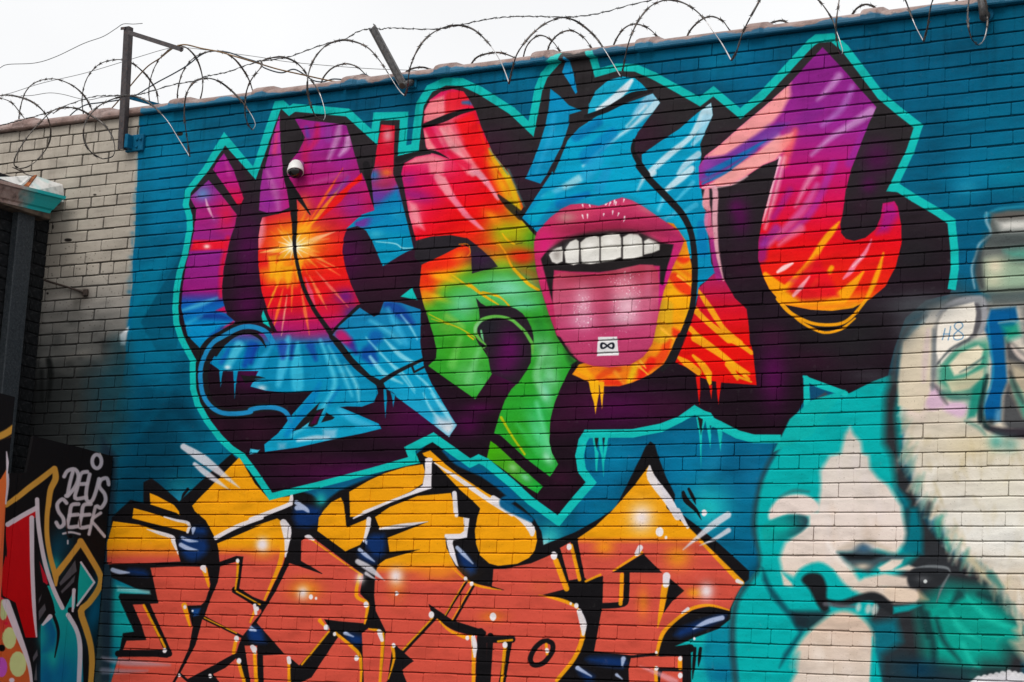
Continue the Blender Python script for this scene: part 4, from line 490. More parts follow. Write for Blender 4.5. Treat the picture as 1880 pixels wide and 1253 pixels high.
    for x, y, rx, ry, r, col, k in ((930, 530, 50, 24, 8, (120, 210, 170), .95), (960, 560, 26, 12, 0, (110, 206, 176), .8), (880, 535, 26, 16, 20, (80, 190, 120), .7), (850, 560, 26, 24, 20, (110, 205, 160), .85), (840, 580, 20, 10, 30, (70, 190, 110), .7), (1000, 640, 20, 34, -35, (110, 196, 130), .9), (990, 600, 14, 30, -20, (30, 120, 40), .6), (960, 600, 14, 30, 0, (50, 150, 30), .6), (1010, 690, 14, 26, -20, (130, 206, 160), .8), (1000, 720, 12, 26, -15, (130, 214, 180), .9), (990, 760, 18, 26, -20, (40, 176, 90), .7), (990, 800, 14, 40, -25, (90, 210, 150), .8), (1005, 840, 8, 14, -30, (150, 226, 180), .9), (950, 810, 20, 40, 0, (50, 150, 20), .6), (960, 690, 26, 24, 0, (50, 160, 40), .5), (860, 690, 30, 26, 30, (100, 190, 110), .7), (870, 650, 26, 20, 20, (90, 190, 80), .6), (830, 640, 24, 30, 0, (60, 160, 30), .5), (880, 700, 14, 20, -30, (80, 190, 100), .6), (820, 600, 20, 14, 20, (120, 190, 70), .5), (1015, 560, 14, 60, -12, (40, 110, 40), .5), (870, 505, 26, 10, -10, (70, 150, 30), .5)): c.blob(x, y, rx, ry, col, k, r)
    for P_, wd, col, s_ in ((A1(1260, 900, 1330, 1020, 1400, 1120), [12, 14, 6], (216, 20, 70), 5), (A1(1370, 930, 1460, 1060, 1530, 1160, 1600, 1253), [6, 12, 12, 10], (240, 150, 160), 5), (B1(1340, 60, 1390, 120, 1450, 200), [12, 18, 10], (240, 140, 156), 5), (B1(1560, 0, 1640, 40, 1700, 100, 1780, 220), [3, 10, 10, 5], (240, 150, 170), 4), (B1(1450, 200, 1540, 320, 1660, 430), [10, 10, 3], (240, 120, 150), 4), (A1(1430, 1100, 1560, 1200), [10, 14], (222, 16, 60), 6), (A1(1640, 900, 1700, 1090, 1800, 1253), [4, 5, 6], (238, 40, 20), 3), (A1(1720, 1080, 1760, 1160, 1850, 1260), [5, 14, 18], (226, 176, 20), 6), (B2(20, 30, 80, 130, 130, 290), [8, 14, 8], (216, 186, 20), 6), (A1(1530, 740, 1600, 740), [6, 10], (30, 110, 160), 5), (A1(1720, 1070, 1850, 1253), [3, 3], (70, 140, 140), 4)): c.line(P_, wd, col, s_, .85)
    for P_, wd in ((G7(420, -590, 530, -440, 610, -260, 700, -150, 860, 10, 1010, 100), [18, 26, 34, 44, 46, 40]), (G7(0, 20, 60, 60, 160, 140, 300, 230, 430, 310), [46, 50, 40, 34, 16]), (G7(200, 130, 400, 180, 500, 240, 580, 325), [30, 34, 22, 26]), (G7(490, -710, 560, -620, 660, -560), [20, 30, 20]), (G7(-20, 740, 70, 810), [24, 20])): c.line(P_, np.array(wd) / 7.833, (232, 176, 14), 1.8, .95)
    for P_, wd in ((B1(1420, 742, 1500, 800, 1570, 850), [6, 9, 8]), (B1(1280, 1045, 1400, 1105, 1510, 1150, 1625, 1222), [4, 7, 7, 5]), (B1(1300, 1080, 1420, 1120), [3, 5])): c.line(P_, np.array(wd) / 3.0, (222, 186, 16), 2, .9)
    for x, y, rx, ry, r, col, k in ((782, 500, 14, 22, 0, (236, 30, 16), .85), (790, 535, 10, 16, 0, (236, 60, 16), .7), (820, 480, 30, 10, -25, (238, 40, 16), .8), (845, 470, 14, 10, -20, (246, 130, 20), .8), (820, 512, 34, 6, 18, (246, 180, 20), .7), (800, 545, 22, 6, 20, (236, 190, 24), .7), (955, 475, 24, 12, 10, (232, 40, 16), .7), (905, 455, 20, 10, 20, (236, 60, 20), .6), (870, 445, 24, 8, 8, (240, 40, 18), .6)): c.blob(x, y, rx, ry, col, k, r)
    for P_, wd, col in (([(845, 620), (830, 670)], [10, 16], (110, 200, 90)), ([(880, 640), (860, 700)], [8, 14], (120, 206, 130)), ([(1000, 640), (985, 690), (1000, 730)], [8, 14, 8], (140, 214, 160)), ([(950, 780), (990, 830)], [8, 14], (60, 190, 90)), ([(985, 740), (1010, 830)], [8, 12], (110, 220, 160)), ([(820, 580), (850, 600)], [10, 8], (140, 200, 80))): c.line(P_, wd, col, 8, .6)
    c.line(C2(0, 575, 80, 710, 170, 840), [5, 4, 4], (180, 186, 10), 2, .95); c.clip = None
    c.poly(B2(40, 0, 58, 0, 175, 275, 158, 275), (76, 120, 110), 3, .6)
    ink(A1, (1205, 920, 1380, 860, 1500, 810, 1625, 785), [26, 46, 36, 14]); ink(A1, (1060, 1150, 1180, 1105, 1290, 1092, 1350, 1105, 1425, 1142), [50, 30, 24, 20, 3])
    c.poly(B1(1190, 522, 1300, 488, 1440, 478, 1560, 508, 1660, 580, 1740, 655, 1778, 705, 1680, 730, 1592, 755, 1588, 640, 1575, 570, 1525, 545, 1380, 620, 1230, 692, 1180, 640), (40, 36, 42), 1.6); c.blob(880, 475, 24, 18, (56, 24, 62), .7); c.line(B1(1500, 545, 1560, 545, 1580, 600, 1560, 630), 2, (244, 130, 20), 1.5, .8)
    c.line(Wn(860, 240, 7.833)(430, 930, 560, 1060, 760, 1230), [4, 12, 16], K, 2.5, .85); ink(B2, (110, 310, 190, 400, 250, 470), [16, 26, 24])
    ink(G7, (690, -560, 780, -580), 3)
    # hook counter
    hook = G7(108, 215, 180, 290, 250, 332, 430, 320, 580, 332, 690, 375, 780, 440, 850, 530, 905, 640, 935, 760, 938, 860, 905, 900, 902, 1000, 895, 1120, 840, 1253, 700, 1460, 320, 1290, 270, 1000, 230, 940, 150, 890, 90, 760, 130, 560, 160, 500, 150, 400)
    c.poly(hook, (36, 28, 36), 1.8); c.clip = c.mask(hook); c.blob(935, 640, 22, 34, (96, 10, 88), .85); c.blob(925, 670, 20, 20, (90, 10, 80), .6); c.blob(895, 600, 20, 20, (30, 34, 42), .6); c.clip = None
    c.line(G7(160, 960, 250, 900, 170, 820, 105, 720, 110, 620, 190, 530, 330, 485, 480, 485, 620, 530, 720, 610, 810, 700, 880, 810, 915, 880, 920, 1010), np.array([10, 16, 40, 52, 56, 52, 46, 40, 44, 46, 46, 48, 46, 30]) / 7.833, (96, 178, 70), 2); c.line(G7(100, 700, 115, 620, 190, 540), [5, 6, 4], (140, 206, 150), 3, .7); c.line(G7(185, 685, 195, 760, 220, 840), [3, 4, 1], (110, 190, 130), 2)
    letter(G2(320, 235, 400, 290, 660, 530, 1067, 888, 1050, 915, 993, 990, 760, 850, 515, 655, 265, 482), lin((900, 830), (990, 900), (64, 168, 10), (70, 160, 40), (20, 170, 60))); c.blob(*G2(640, 620)[0], 9, 7, (140, 206, 130), .8, 40); c.blob(*G2(820, 760)[0], 10, 6, (120, 206, 150), .9, 35); c.clip = None
    # ---- third letter: blue, with the open mouth -----------------------------------------
    letter(A2(470, 420, 490, 430, 512, 500, 548, 665, 535, 677, 490, 600, 438, 520), lin((0, 105), (0, 175), (20, 150, 200), (0, 140, 200))); c.clip = None
    letter(V([A2(355, 640, 420, 690, 490, 760, 580, 798, 490, 825, 485, 900, 440, 1040, 330, 1253), B2(282, 108, 170, 70), A2(190, 1253, 270, 1060, 320, 900, 342, 780)]), lin((1020, 165), (980, 335), (0, 136, 188), (10, 152, 196), (0, 136, 186))); c.line(A2(380, 830, 350, 1000, 250, 1253), [8, 10, 4], (40, 164, 212), 7, .6); c.clip = None
    letter(A2(622, 832, 632, 750, 680, 655, 770, 580, 870, 552, 960, 562, 1010, 602, 1058, 655, 900, 705, 760, 765), lin((1080, 200), (1180, 145), (30, 172, 205), (0, 160, 198))); c.line(A2(940, 580, 880, 650, 800, 720, 690, 790), [7, 14, 14, 6], (226, 236, 244), 4, .95); c.clip = None
    big = V([A2(1092, 675, 1142, 740, 1060, 850, 985, 950, 955, 1010, 945, 1080, 1000, 1180, 1045, 1253), B2(1060, 90, 1200, 220, 1310, 340, 1370, 480, 1390, 650, 1200, 640, 300, 500, 210, 410, 152, 355, 250, 200, 370, 20), A2(380, 1253, 480, 1010, 560, 920, 700, 830, 900, 745)])
    letter(big, lin((1150, 180), (1000, 400), (0, 148, 190), (0, 162, 202), (0, 140, 188)))
    for P_, wd, col in ((A2(1130, 740, 1040, 820, 930, 920, 760, 1040, 590, 1195), [22, 12, 6, 6, 4], (222, 234, 244)), (A2(1080, 690, 1020, 760, 950, 830), [16, 16, 5], (160, 205, 232)), (A2(1040, 760, 900, 910), [3, 3], (240, 244, 248)), (A2(800, 960, 620, 1130), [20, 30], (0, 126, 186)), (B2(640, 30, 500, 110, 300, 200), [8, 14, 5], (90, 190, 224)), (B2(560, 70, 460, 130), [14, 10], (150, 210, 226)), (A2(700, 1150, 620, 1253), [20, 26], (30, 160, 206)), (B2(350, 200, 240, 340), [20, 24], (0, 164, 196)), (B2(620, 180, 420, 260), [10, 16], (0, 110, 180)), (A2(700, 880, 540, 980), [16, 20], (0, 118, 180)), (B2(980, 160, 1030, 60), [2, 8], (210, 226, 238)), (B2(760, 20, 700, 140), [16, 20], (20, 150, 200)), (B2(1180, 190, 1130, 300), [8, 5], (120, 206, 234)), (B2(1250, 320, 1180, 360), [6, 4], (90, 180, 214))): c.line(P_, wd, col, 6, .8)
    c.clip = None
    letter(V([A2(1510, 742, 1522, 830, 1470, 940, 1430, 1040, 1440, 1110, 1420, 1253), B2(1450, 40, 1440, 150, 1460, 290, 1490, 330, 1480, 430, 1500, 560, 1510, 680, 1545, 750, 1430, 840, 1395, 990, 1380, 830, 1395, 660, 1370, 480, 1310, 340, 1200, 220, 1062, 90, 1000, 0), A2(1045, 1253, 1012, 1185, 1010, 1112, 1150, 1015, 1280, 930, 1410, 815)]), lin((1300, 200), (1240, 480), (0, 160, 198), (0, 150, 192), (0, 134, 178)))
    for P_, wd, col in ((A2(1515, 755, 1480, 820, 1420, 900, 1350, 1000, 1200, 1120, 1060, 1250), [20, 26, 14, 10, 12, 10], (214, 230, 240)), (A2(1480, 860, 1440, 960, 1380, 1040), [20, 14, 6], (160, 210, 232)), (A2(1420, 1110, 1330, 1180, 1270, 1253), [12, 12, 6], (190, 220, 236)), (B2(1100, 30, 1000, 100, 920, 160), [10, 9, 4], (214, 230, 240)), (B2(1370, 0, 1290, 70, 1190, 150), [12, 14, 8], (220, 234, 242)), (B2(1160, 190, 1075, 250), [5, 3], (200, 226, 240)), (B2(1400, 260, 1300, 320), [10, 8], (60, 180, 220)), (B2(1380, 100, 1250, 240), [8, 5], (70, 186, 222)), (B2(1440, 400, 1450, 600), [16, 20], (0, 118, 176))): c.line(P_, wd, col, 4, .85)
    c.clip = None
    ring3 = V([B2(1195, 385, 1240, 395, 1330, 520, 1372, 700, 1372, 900, 1350, 1050, 1280, 1253), C2(1250, 80, 1180, 180, 1080, 260, 950, 322, 850, 350, 740, 350, 650, 330, 510, 265, 560, 195, 900, 100), B2(1100, 900)])
    letter(ring3, lin((1280, 420), (1060, 710), (0, (236, 130, 20)), (.35, (244, 170, 14)), (.6, (240, 140, 20)), (.85, (242, 120, 20)), (1, (244, 160, 20))), 1.8)
    for P_, wd, col in ((B2(1260, 640, 1310, 660, 1350, 650), [6, 12, 6], (232, 40, 20)), (B2(1240, 780, 1310, 850, 1370, 900), [18, 22, 10], (234, 40, 20)), (B2(1260, 700, 1370, 780), [6, 8], (244, 120, 20)), (B2(1150, 1110, 1230, 1170, 1300, 1200), [8, 14, 12], (232, 36, 20)), (C2(1200, 20, 1150, 150, 1000, 240), [12, 18, 12], (234, 60, 20)), (C2(1080, 170, 1000, 290), [16, 12], (232, 26, 20)), (C2(860, 330, 760, 320), [12, 14], (234, 40, 20)), (C2(700, 290, 780, 240, 850, 230), [10, 14, 8], (226, 70, 20)), (C2(960, 210, 920, 320), [12, 9], (236, 190, 20)), (C2(820, 250, 880, 330), [7, 5], (244, 150, 40)), (B2(1180, 1000, 1150, 1180), [30, 40], (220, 170, 30)), (B2(1340, 1000, 1330, 1150), [10, 10], (246, 176, 20)), (C2(560, 210, 640, 280), [18, 10], (250, 170, 16))): c.line(P_, wd, col, 6, .85)
    for P_ in ((1270, 770, 1360, 840), (1150, 1150, 1260, 1240), (1000, 170, 1040, 220), (970, 190, 1060, 270)): c.line((B2 if P_[1] > 400 else C2)(*P_), [5, 2], (250, 180, 50), 2, .9)
    c.clip = None
    for P_, col in ((C2(625, 300, 700, 310, 705, 400, 690, 480, 680, 552, 668, 470, 640, 380), (248, 180, 18)), (C2(703, 320, 740, 320, 735, 420, 726, 515, 716, 430), (248, 176, 18))): c.poly(P_, col, 1.6)
    # red shoulder with yellow slashes
    letter(V([B2(1420, 860, 1530, 755, 1600, 790, 1680, 930, 1765, 1010, 1780, 1130, 1790, 1253), C2(1810, 100, 1838, 343, 1700, 332, 1600, 326, 1510, 312, 1440, 290, 1330, 212, 1252, 180, 1330, 0), B2(1310, 1253, 1370, 1100, 1405, 980)]), lin((0, 510), (0, 620), (170, 30, 90), (206, 14, 40), (226, 14, 10)))
    for P_, wd in ((B2(1420, 880, 1500, 1000, 1600, 1150, 1720, 1253), [6, 11, 9, 10]), (B2(1390, 1010, 1480, 1100, 1640, 1230), [12, 10, 14]), (B2(1360, 1150, 1440, 1230), [10, 8]), (C2(1400, 0, 1520, 80, 1640, 170, 1780, 300), [18, 14, 10, 6]), (C2(1560, 100, 1680, 190, 1780, 260), [4, 6, 6]), (C2(1620, 0, 1720, 50, 1800, 110), [12, 10, 8]), (C2(1270, 140, 1340, 190, 1410, 250), [5, 14, 16]), (C2(1380, 130, 1450, 200, 1490, 260), [5, 12, 14]), (C2(1700, 280, 1800, 320), [6, 3]), (C2(1640, 190, 1700, 300), [16, 5])): c.line(P_, wd, (244, 168, 20), 2.2, .92)
    c.clip = None
    for P_, col in ((C2(1398, 270, 1430, 280, 1432, 380, 1425, 485, 1415, 400), (226, 16, 12)), (C2(1470, 250, 1512, 270, 1515, 330, 1500, 350, 1480, 310), (244, 176, 18)), (C2(1495, 345, 1518, 340, 1512, 440, 1502, 390), (226, 30, 12)), (C2(1545, 305, 1585, 310, 1572, 400, 1562, 480, 1552, 400), (226, 16, 12))): c.poly(P_, col, 1.6)
    ink(A2, (955, 1010, 946, 1085, 990, 1170, 1050, 1258), [20, 30, 40, 46]); ink(B2, (985, -20, 1060, 70, 1200, 215, 1310, 340, 1370, 480, 1392, 650, 1392, 820, 1372, 1000, 1330, 1130, 1280, 1253), [40, 46, 50, 46, 42, 44, 42, 40, 44, 48]); ink(C2, (1290, -10, 1230, 140, 1160, 230), [48, 56, 30])
    ink(A2, (610, 840, 760, 790, 940, 690, 1090, 655), [30, 40, 46, 14])
    # mouth
    lips = B2(237, 520, 255, 460, 290, 420, 350, 355, 430, 290, 500, 258, 600, 250, 700, 268, 740, 258, 800, 228, 870, 208, 940, 228, 1020, 272, 1120, 340, 1210, 400, 1280, 450, 1316, 512, 1290, 590, 1230, 720, 1170, 880, 1130, 1050, 1090, 1253)
    lips = V([lips, C2(1080, 60, 1020, 140, 920, 200, 780, 215, 660, 205, 560, 170, 490, 100, 430, 0), B2(400, 1200, 345, 1050, 285, 860, 250, 720, 237, 600)])
    c.poly(lips, (90, 40, 40), 26, .35)
    letter(lips, lin((980, 380), (1240, 680), (196, 44, 96), (184, 46, 92), (178, 56, 100)), 2.5)
    for x, y, rx, ry, r, col, k in ((1150, 375, 60, 16, 10, (206, 66, 108), .7), (1060, 395, 40, 18, -20, (206, 70, 100), .7), (1040, 400, 18, 10, 0, (190, 130, 130), .9), (1190, 385, 20, 8, 20, (200, 120, 130), .6), (1100, 420, 90, 14, 0, (140, 30, 60), .8), (1230, 430, 40, 10, 30, (150, 34, 80), .6), (1000, 450, 18, 30, 0, (220, 30, 120), .8), (1240, 460, 20, 14, 0, (200, 40, 110), .6), (1215, 520, 14, 60, 18, (206, 20, 130), .9), (1000, 520, 8, 50, -10, (200, 40, 104), .8), (1115, 432, 60, 8, -6, (60, 26, 34), .8)): c.blob(x, y, rx, ry, col, k, r)
    c.poly(B2(285, 650, 320, 600, 450, 512, 600, 470, 780, 448, 880, 452, 1000, 462, 1140, 530, 1240, 545, 1215, 650, 1185, 740, 1165, 840, 1140, 830, 1140, 700, 1000, 690, 830, 730, 700, 745, 500, 740, 380, 730, 370, 850, 372, 965, 330, 820), (32, 28, 30), 3)
    tongue = V([B2(375, 770, 420, 745, 500, 745, 620, 762, 700, 755, 820, 728, 920, 705, 1000, 690, 1090, 690, 1130, 740, 1140, 850, 1130, 1050, 1085, 1253), C2(1075, 50, 1000, 140, 900, 195, 780, 208, 660, 198, 560, 160, 480, 80, 430, 0), B2(400, 1180, 372, 960)])
    c.clip = c.mask(tongue, 3); c.poly(tongue, lin((0, 500), (0, 680), (0, (178, 60, 84)), (.25, (196, 84, 116)), (.6, (190, 62, 110)), (1, (176, 56, 96))), 3)
    for x, y, rx, ry, r, col, k in ((1150, 560, 24, 30, 0, (236, 190, 206), .95), (1145, 520, 20, 30, 0, (214, 130, 150), .8), (1070, 560, 16, 34, 0, (226, 170, 190), .75), (1070, 590, 26, 14, 0, (214, 150, 176), .7), (1145, 585, 30, 12, 0, (226, 180, 196), .7), (1108, 560, 14, 60, 0, (176, 60, 92), .5), (1030, 540, 10, 40, 0, (190, 80, 110), .5), (1190, 540, 8, 50, 0, (206, 110, 140), .6), (1110, 505, 60, 8, -6, (150, 40, 60), .6)): c.blob(x, y, rx, ry, col, k, r)
    c.specks(1070, 570, 18, 36, 60, (244, 226, 234), (.5, 1.3), .8); c.specks(1150, 545, 26, 46, 90, (248, 232, 238), (.5, 1.2), .8); c.specks(1140, 510, 40, 10, 16, (244, 226, 234), (.5, 1.1), .8); c.specks(1110, 620, 50, 26, 26, (226, 180, 200), (.5, 1.1), .6); c.clip = None
    TE = (224, 221, 214)
    for P_ in ((342, 620, 365, 590, 400, 568, 438, 558, 445, 600, 443, 668, 400, 686, 365, 672), (452, 600, 470, 560, 495, 525, 540, 505, 560, 520, 562, 600, 560, 682, 520, 696, 462, 678), (568, 530, 610, 495, 670, 478, 708, 490, 710, 600, 708, 678, 640, 690, 572, 682), (714, 490, 750, 470, 800, 462, 850, 466, 866, 500, 866, 640, 800, 664, 714, 676), (874, 490, 920, 466, 985, 468, 1012, 500, 1020, 560, 1020, 632, 940, 652, 874, 656), (1026, 520, 1060, 500, 1110, 520, 1142, 545, 1140, 585, 1085, 608, 1026, 620)):
        P_ = B2(*P_); c.poly(P_, (90, 84, 80), 2.2); q = P_.mean(0) + (P_ - P_.mean(0)) * .955; c.poly(q, lin((0, 430), (0, 490), (206, 202, 196), TE, (232, 230, 226)), 2.2)
        c.blob(*(P_.mean(0) + (-4, -4)), 9, 10, (240, 238, 234), .6)
    c.blob(*B2(400, 620)[0], 9, 12, (120, 110, 104), .55); c.line(B2(345, 590, 450, 515, 600, 472, 780, 450, 980, 460, 1140, 535), [5, 7, 6, 5, 6, 5], (70, 40, 46), 7, .7)
    for P_ in ((585, 260, 590, 275), (635, 262, 640, 275), (750, 258, 765, 248), (785, 242, 775, 265), (815, 228, 810, 255), (885, 222, 880, 240), (585, 335, 592, 360), (622, 330, 622, 358), (738, 325, 735, 340), (803, 305, 800, 330), (846, 320, 838, 340), (888, 345, 880, 380), (825, 240, 822, 262)): c.line(B2(*P_), [3, 1.2], (246, 226, 232), 1.6, .95)
    c.line(C2(540, 180, 500, 160, 470, 80), [6, 12, 8], (26, 60, 30), 9, .6); c.poly(C2(500, 200, 545, 175, 530, 215), K, 5)
    c.poly(V([B2(697, 1210, 835, 1208), C2(846, 128, 688, 134)]), (226, 224, 226), 1.4)
    t = np.linspace(0, 2 * math.pi, 40); q = C2(765, 60)[0]; c.line(np.column_stack([q[0] + 11.5 * np.sin(t), q[1] + 4.6 * np.sin(2 * t)]), [4.2 if abs(math.cos(v)) < .6 else 3 for v in t], (24, 28, 40), 1.3, sm=0)
    # ---- fourth letter -----------------------------------------------------------------
    L4 = [(1510, 87), (1480, 120), (1448, 156), (1400, 199), (1354, 237), (1316, 271), (1295, 286), (1283, 306), (1284, 345), (1297, 350), (1312, 343), (1341, 341), (1374, 322), (1400, 304), (1424, 295), (1430, 291), (1424, 318), (1414, 350), (1400, 402), (1393, 443), (1392, 476), (1400, 505), (1413, 532), (1431, 552), (1443, 560), (1489, 569), (1528, 571), (1566, 566), (1599, 548), (1625, 527), (1645, 489), (1655, 448), (1655, 417), (1648, 380), (1642, 370), (1621, 374), (1617, 399), (1607, 422), (1589, 437), (1568, 443), (1553, 439), (1544, 428), (1543, 412), (1548, 387), (1553, 348), (1563, 310), (1579, 268), (1594, 230), (1609, 197), (1580, 165), (1553, 133)]
    letter(L4, lin((1510, 90), (1490, 560), (0, (132, 30, 130)), (.3, (150, 36, 140)), (.48, (190, 20, 110)), (.62, (214, 14, 70)), (.75, (226, 10, 24)), (.93, (232, 40, 14)), (1, (244, 160, 16))), 1.6)
    PK = (240, 150, 156)
    for P_, wd, col in (([(1440, 172), (1400, 215), (1340, 262), (1300, 295)], [26, 34, 30, 20], PK), ([(1450, 255), (1420, 275), (1370, 310), (1320, 335)], [16, 20, 18, 16], (240, 160, 156)), ([(1410, 230), (1380, 262), (1340, 290), (1290, 318)], [10, 26, 16, 24], (110, 50, 150)), ([(1385, 275), (1340, 298), (1300, 315)], [8, 10, 10], (20, 120, 180)), ([(1400, 262), (1340, 310), (1290, 330)], [4, 6, 8], (20, 130, 190)), ([(1425, 250), (1400, 262)], [16, 16], (190, 150, 200)), ([(1300, 260), (1350, 225)], [6, 12], (240, 170, 170)), ([(1300, 300), (1285, 320)], [20, 20], (140, 50, 150)),
        ([(1540, 140), (1525, 160), (1500, 185)], [14, 12, 4], (200, 150, 205)), ([(1600, 205), (1570, 225), (1530, 250), (1490, 285)], [18, 14, 10, 5], (206, 160, 210)), ([(1565, 160), (1545, 200), (1510, 230)], [10, 12, 8], (176, 110, 190)), ([(1500, 200), (1450, 240)], [26, 20], (134, 34, 136)), ([(1590, 240), (1560, 300)], [16, 16], (150, 40, 150)), ([(1460, 240), (1440, 300)], [10, 16], (236, 80, 90)), ([(1440, 290), (1425, 350), (1405, 420)], [6, 8, 4], (240, 190, 200)), ([(1500, 310), (1480, 340), (1460, 380)], [12, 10, 4], (226, 150, 180)), ([(1530, 300), (1510, 350), (1480, 400), (1430, 440)], [14, 14, 14, 6], (170, 50, 160)), ([(1500, 340), (1470, 390), (1410, 450)], [10, 14, 10], (206, 100, 170)), ([(1470, 420), (1430, 450)], [16, 6], (226, 120, 160)), ([(1450, 350), (1420, 400)], [12, 12], (160, 30, 130)), ([(1400, 440), (1395, 470)], [20, 26], (130, 24, 130)), ([(1425, 420), (1400, 450)], [16, 10], (150, 50, 160))): c.line(P_, wd, col, 8, .72)
    c.poly([(1452, 152), (1400, 199), (1354, 237), (1316, 271), (1294, 291), (1335, 284), (1385, 250), (1420, 224), (1436, 205), (1446, 182)], (246, 158, 158), 9, .95); c.poly([(1290, 346), (1312, 343), (1341, 341), (1374, 322), (1402, 304), (1424, 295), (1450, 262), (1456, 244), (1425, 252), (1390, 280), (1340, 312)], (246, 164, 162), 6, .95)
    c.poly([(1290, 292), (1330, 286), (1385, 252), (1428, 226), (1450, 225), (1425, 250), (1380, 280), (1320, 318), (1290, 330)], (112, 54, 152), 7, .85); c.line([(1405, 258), (1350, 292), (1300, 318)], [3, 9, 12], (10, 112, 176), 4, .9); c.line([(1372, 288), (1330, 318), (1290, 338)], [2, 5, 4], (10, 120, 184), 3, .8); c.blob(1296, 304, 14, 12, (150, 60, 160), .7)
    c.blob(1446, 262, 12, 24, (246, 120, 120), .7, 25); c.line([(1432, 290), (1420, 330), (1408, 380), (1400, 410)], [6, 7, 5, 2], (246, 214, 220), 4, .85)
    c.poly([(1621, 374), (1642, 370), (1650, 395), (1630, 425), (1610, 430), (1617, 399)], (166, 24, 130), 14, .9)
    for P_, wd in (([(1541, 408), (1525, 428), (1508, 450), (1490, 480), (1470, 510), (1440, 540)], [3, 12, 12, 14, 22, 24]), ([(1405, 505), (1420, 525), (1445, 545), (1470, 553)], [10, 26, 30, 14]), ([(1622, 465), (1612, 500), (1600, 530), (1590, 550)], [3, 9, 9, 5]), ([(1585, 500), (1560, 530), (1535, 555), (1510, 565)], [4, 18, 26, 16]), ([(1500, 515), (1492, 525)], [8, 7]), ([(1527, 492), (1522, 500)], [9, 8])): c.line(P_, wd, (248, 164, 14), 4, .95)
    c.line([(1430, 560), (1490, 566), (1560, 560)], [6, 10, 8], (246, 130, 20), 8, .8); c.poly([(1445, 535), (1470, 500), (1500, 470), (1530, 520), (1540, 545), (1470, 552)], (224, 12, 34), 10, .85); c.blob(1455, 515, 10, 5, (206, 20, 90), .5)
    for P_, wd, col in (([(1455, 484), (1440, 492), (1428, 500)], [4, 9, 5], (250, 220, 220)), ([(1486, 508), (1470, 528), (1457, 543)], [3, 8, 6], (246, 170, 180)), ([(1600, 440), (1588, 465), (1570, 485), (1560, 500), (1548, 512)], [2, 7, 9, 9, 3], (240, 130, 160)), ([(1585, 470), (1565, 490)], [2, 2], (250, 210, 214))): c.line(P_, wd, col, 3, .9)
    c.clip = None
    for P_, wd in (([(1428, 549), (1450, 574), (1485, 592), (1515, 597), (1545, 594), (1566, 580), (1590, 550)], [8, 7, 6, 6, 6, 6, 6]), ([(1438, 560), (1466, 588), (1497, 606), (1518, 611), (1545, 604), (1570, 585)], [4, 5, 5, 5, 5, 3])): c.line(P_, wd, (238, 158, 16), 1.8)
    # pink overspray edge beneath its arm
    for P_, wd, col in (([(1290, 345), (1312, 346), (1312, 400), (1316, 460), (1328, 515)], [4, 10, 10, 8, 3], (236, 170, 184)), ([(1298, 350), (1296, 375), (1302, 385)], [9, 14, 6], (240, 160, 170)), ([(1300, 392), (1300, 412), (1308, 440)], [12, 14, 8], (226, 110, 150)), ([(1306, 440), (1312, 480), (1320, 510)], [8, 9, 12], (170, 40, 130))): c.line(P_, wd, col, 3, .9)
    c.line([(1313, 345), (1345, 338), (1372, 324)], [3, 4, 3], (240, 190, 196), 3, .8)
    # turquoise outline, drips and the flag at the right
    wd = np.full(len(out), 11.5); wd[out[:, 1] < 300] = 14; wd[out[:, 0] > 1270] = 15; wd[out[:, 0] < 400] = 10.5; wd[(out[:, 1] > 780) & (out[:, 0] > 700)] = 15
    i1 = int(np.argmin(np.hypot(out[:, 0] - 1747, out[:, 1] - 532))); i2 = int(np.argmin(np.hypot(out[:, 0] - 1433, out[:, 1] - 806)))
    seg = np.roll(np.arange(len(out)), -i2); seg = seg[:(i1 - i2) % len(out) + 1]
    q, qw = out[seg], wd[seg]
    c.poly([(1474, 689), (1500, 702), (1553, 722), (1490, 762), (1478, 762)], (10, 74, 112), 2); c.poly([(1492, 735), (1515, 720), (1520, 724), (1490, 758)], (56, 70, 84), 3)
    gap = [(np.hypot(q[:, 0] - x, q[:, 1] - y)).argmin() for x, y in ((1030, 96), (1082, 84))]
    c.ribbon(q[:gap[0] + 1], qw[:gap[0] + 1], TUR, 1.8); c.ribbon(q[gap[1]:], qw[gap[1]:], TUR, 1.8)
    c.line([(1476, 692), (1500, 705), (1552, 723)], [5, 12, 10], TUR, 1.8); c.line([(1480, 695), (1483, 770)], [10, 14], TUR, 1.8); c.poly([(1450, 770), (1490, 735), (1552, 716), (1490, 800), (1420, 830)], (6, 172, 168), 3)
    for P_ in ((1430, 540, 1400, 560, 1425, 700, 1437, 935, 1445, 700), (1455, 540, 1440, 700, 1470, 600, 1505, 800, 1510, 700, 1490, 560), (1520, 575, 1510, 660, 1545, 610, 1578, 820, 1592, 690, 1570, 610)): c.poly(C2(*P_), TUR, 1.6)
    c.poly(C2(1398, 520, 1455, 520, 1450, 600, 1437, 700, 1420, 600), K, 2); c.poly(C2(1490, 560, 1518, 570, 1508, 640), K, 2); c.poly(C2(1550, 590, 1572, 600, 1562, 650), K, 2)
    for P_ in ((655, 690, 690, 700, 685, 800, 700, 830, 690, 960, 680, 960, 672, 820), (700, 690, 725, 690, 735, 870, 750, 780, 735, 1000, 720, 850, 705, 800)): c.poly(C2(*P_), TUR, 1.6)
    c.poly(C2(668, 685, 708, 685, 690, 790, 682, 790), K, 2); c.poly(C2(728, 690, 758, 690, 742, 780, 738, 780), K, 2); c.line(C2(760, 720, 745, 830, 735, 900), [6, 5, 2], TUR, 1.6)
    c.poly(C0(1800, 835, 1870, 805, 1850, 830), CYA, 1.6)
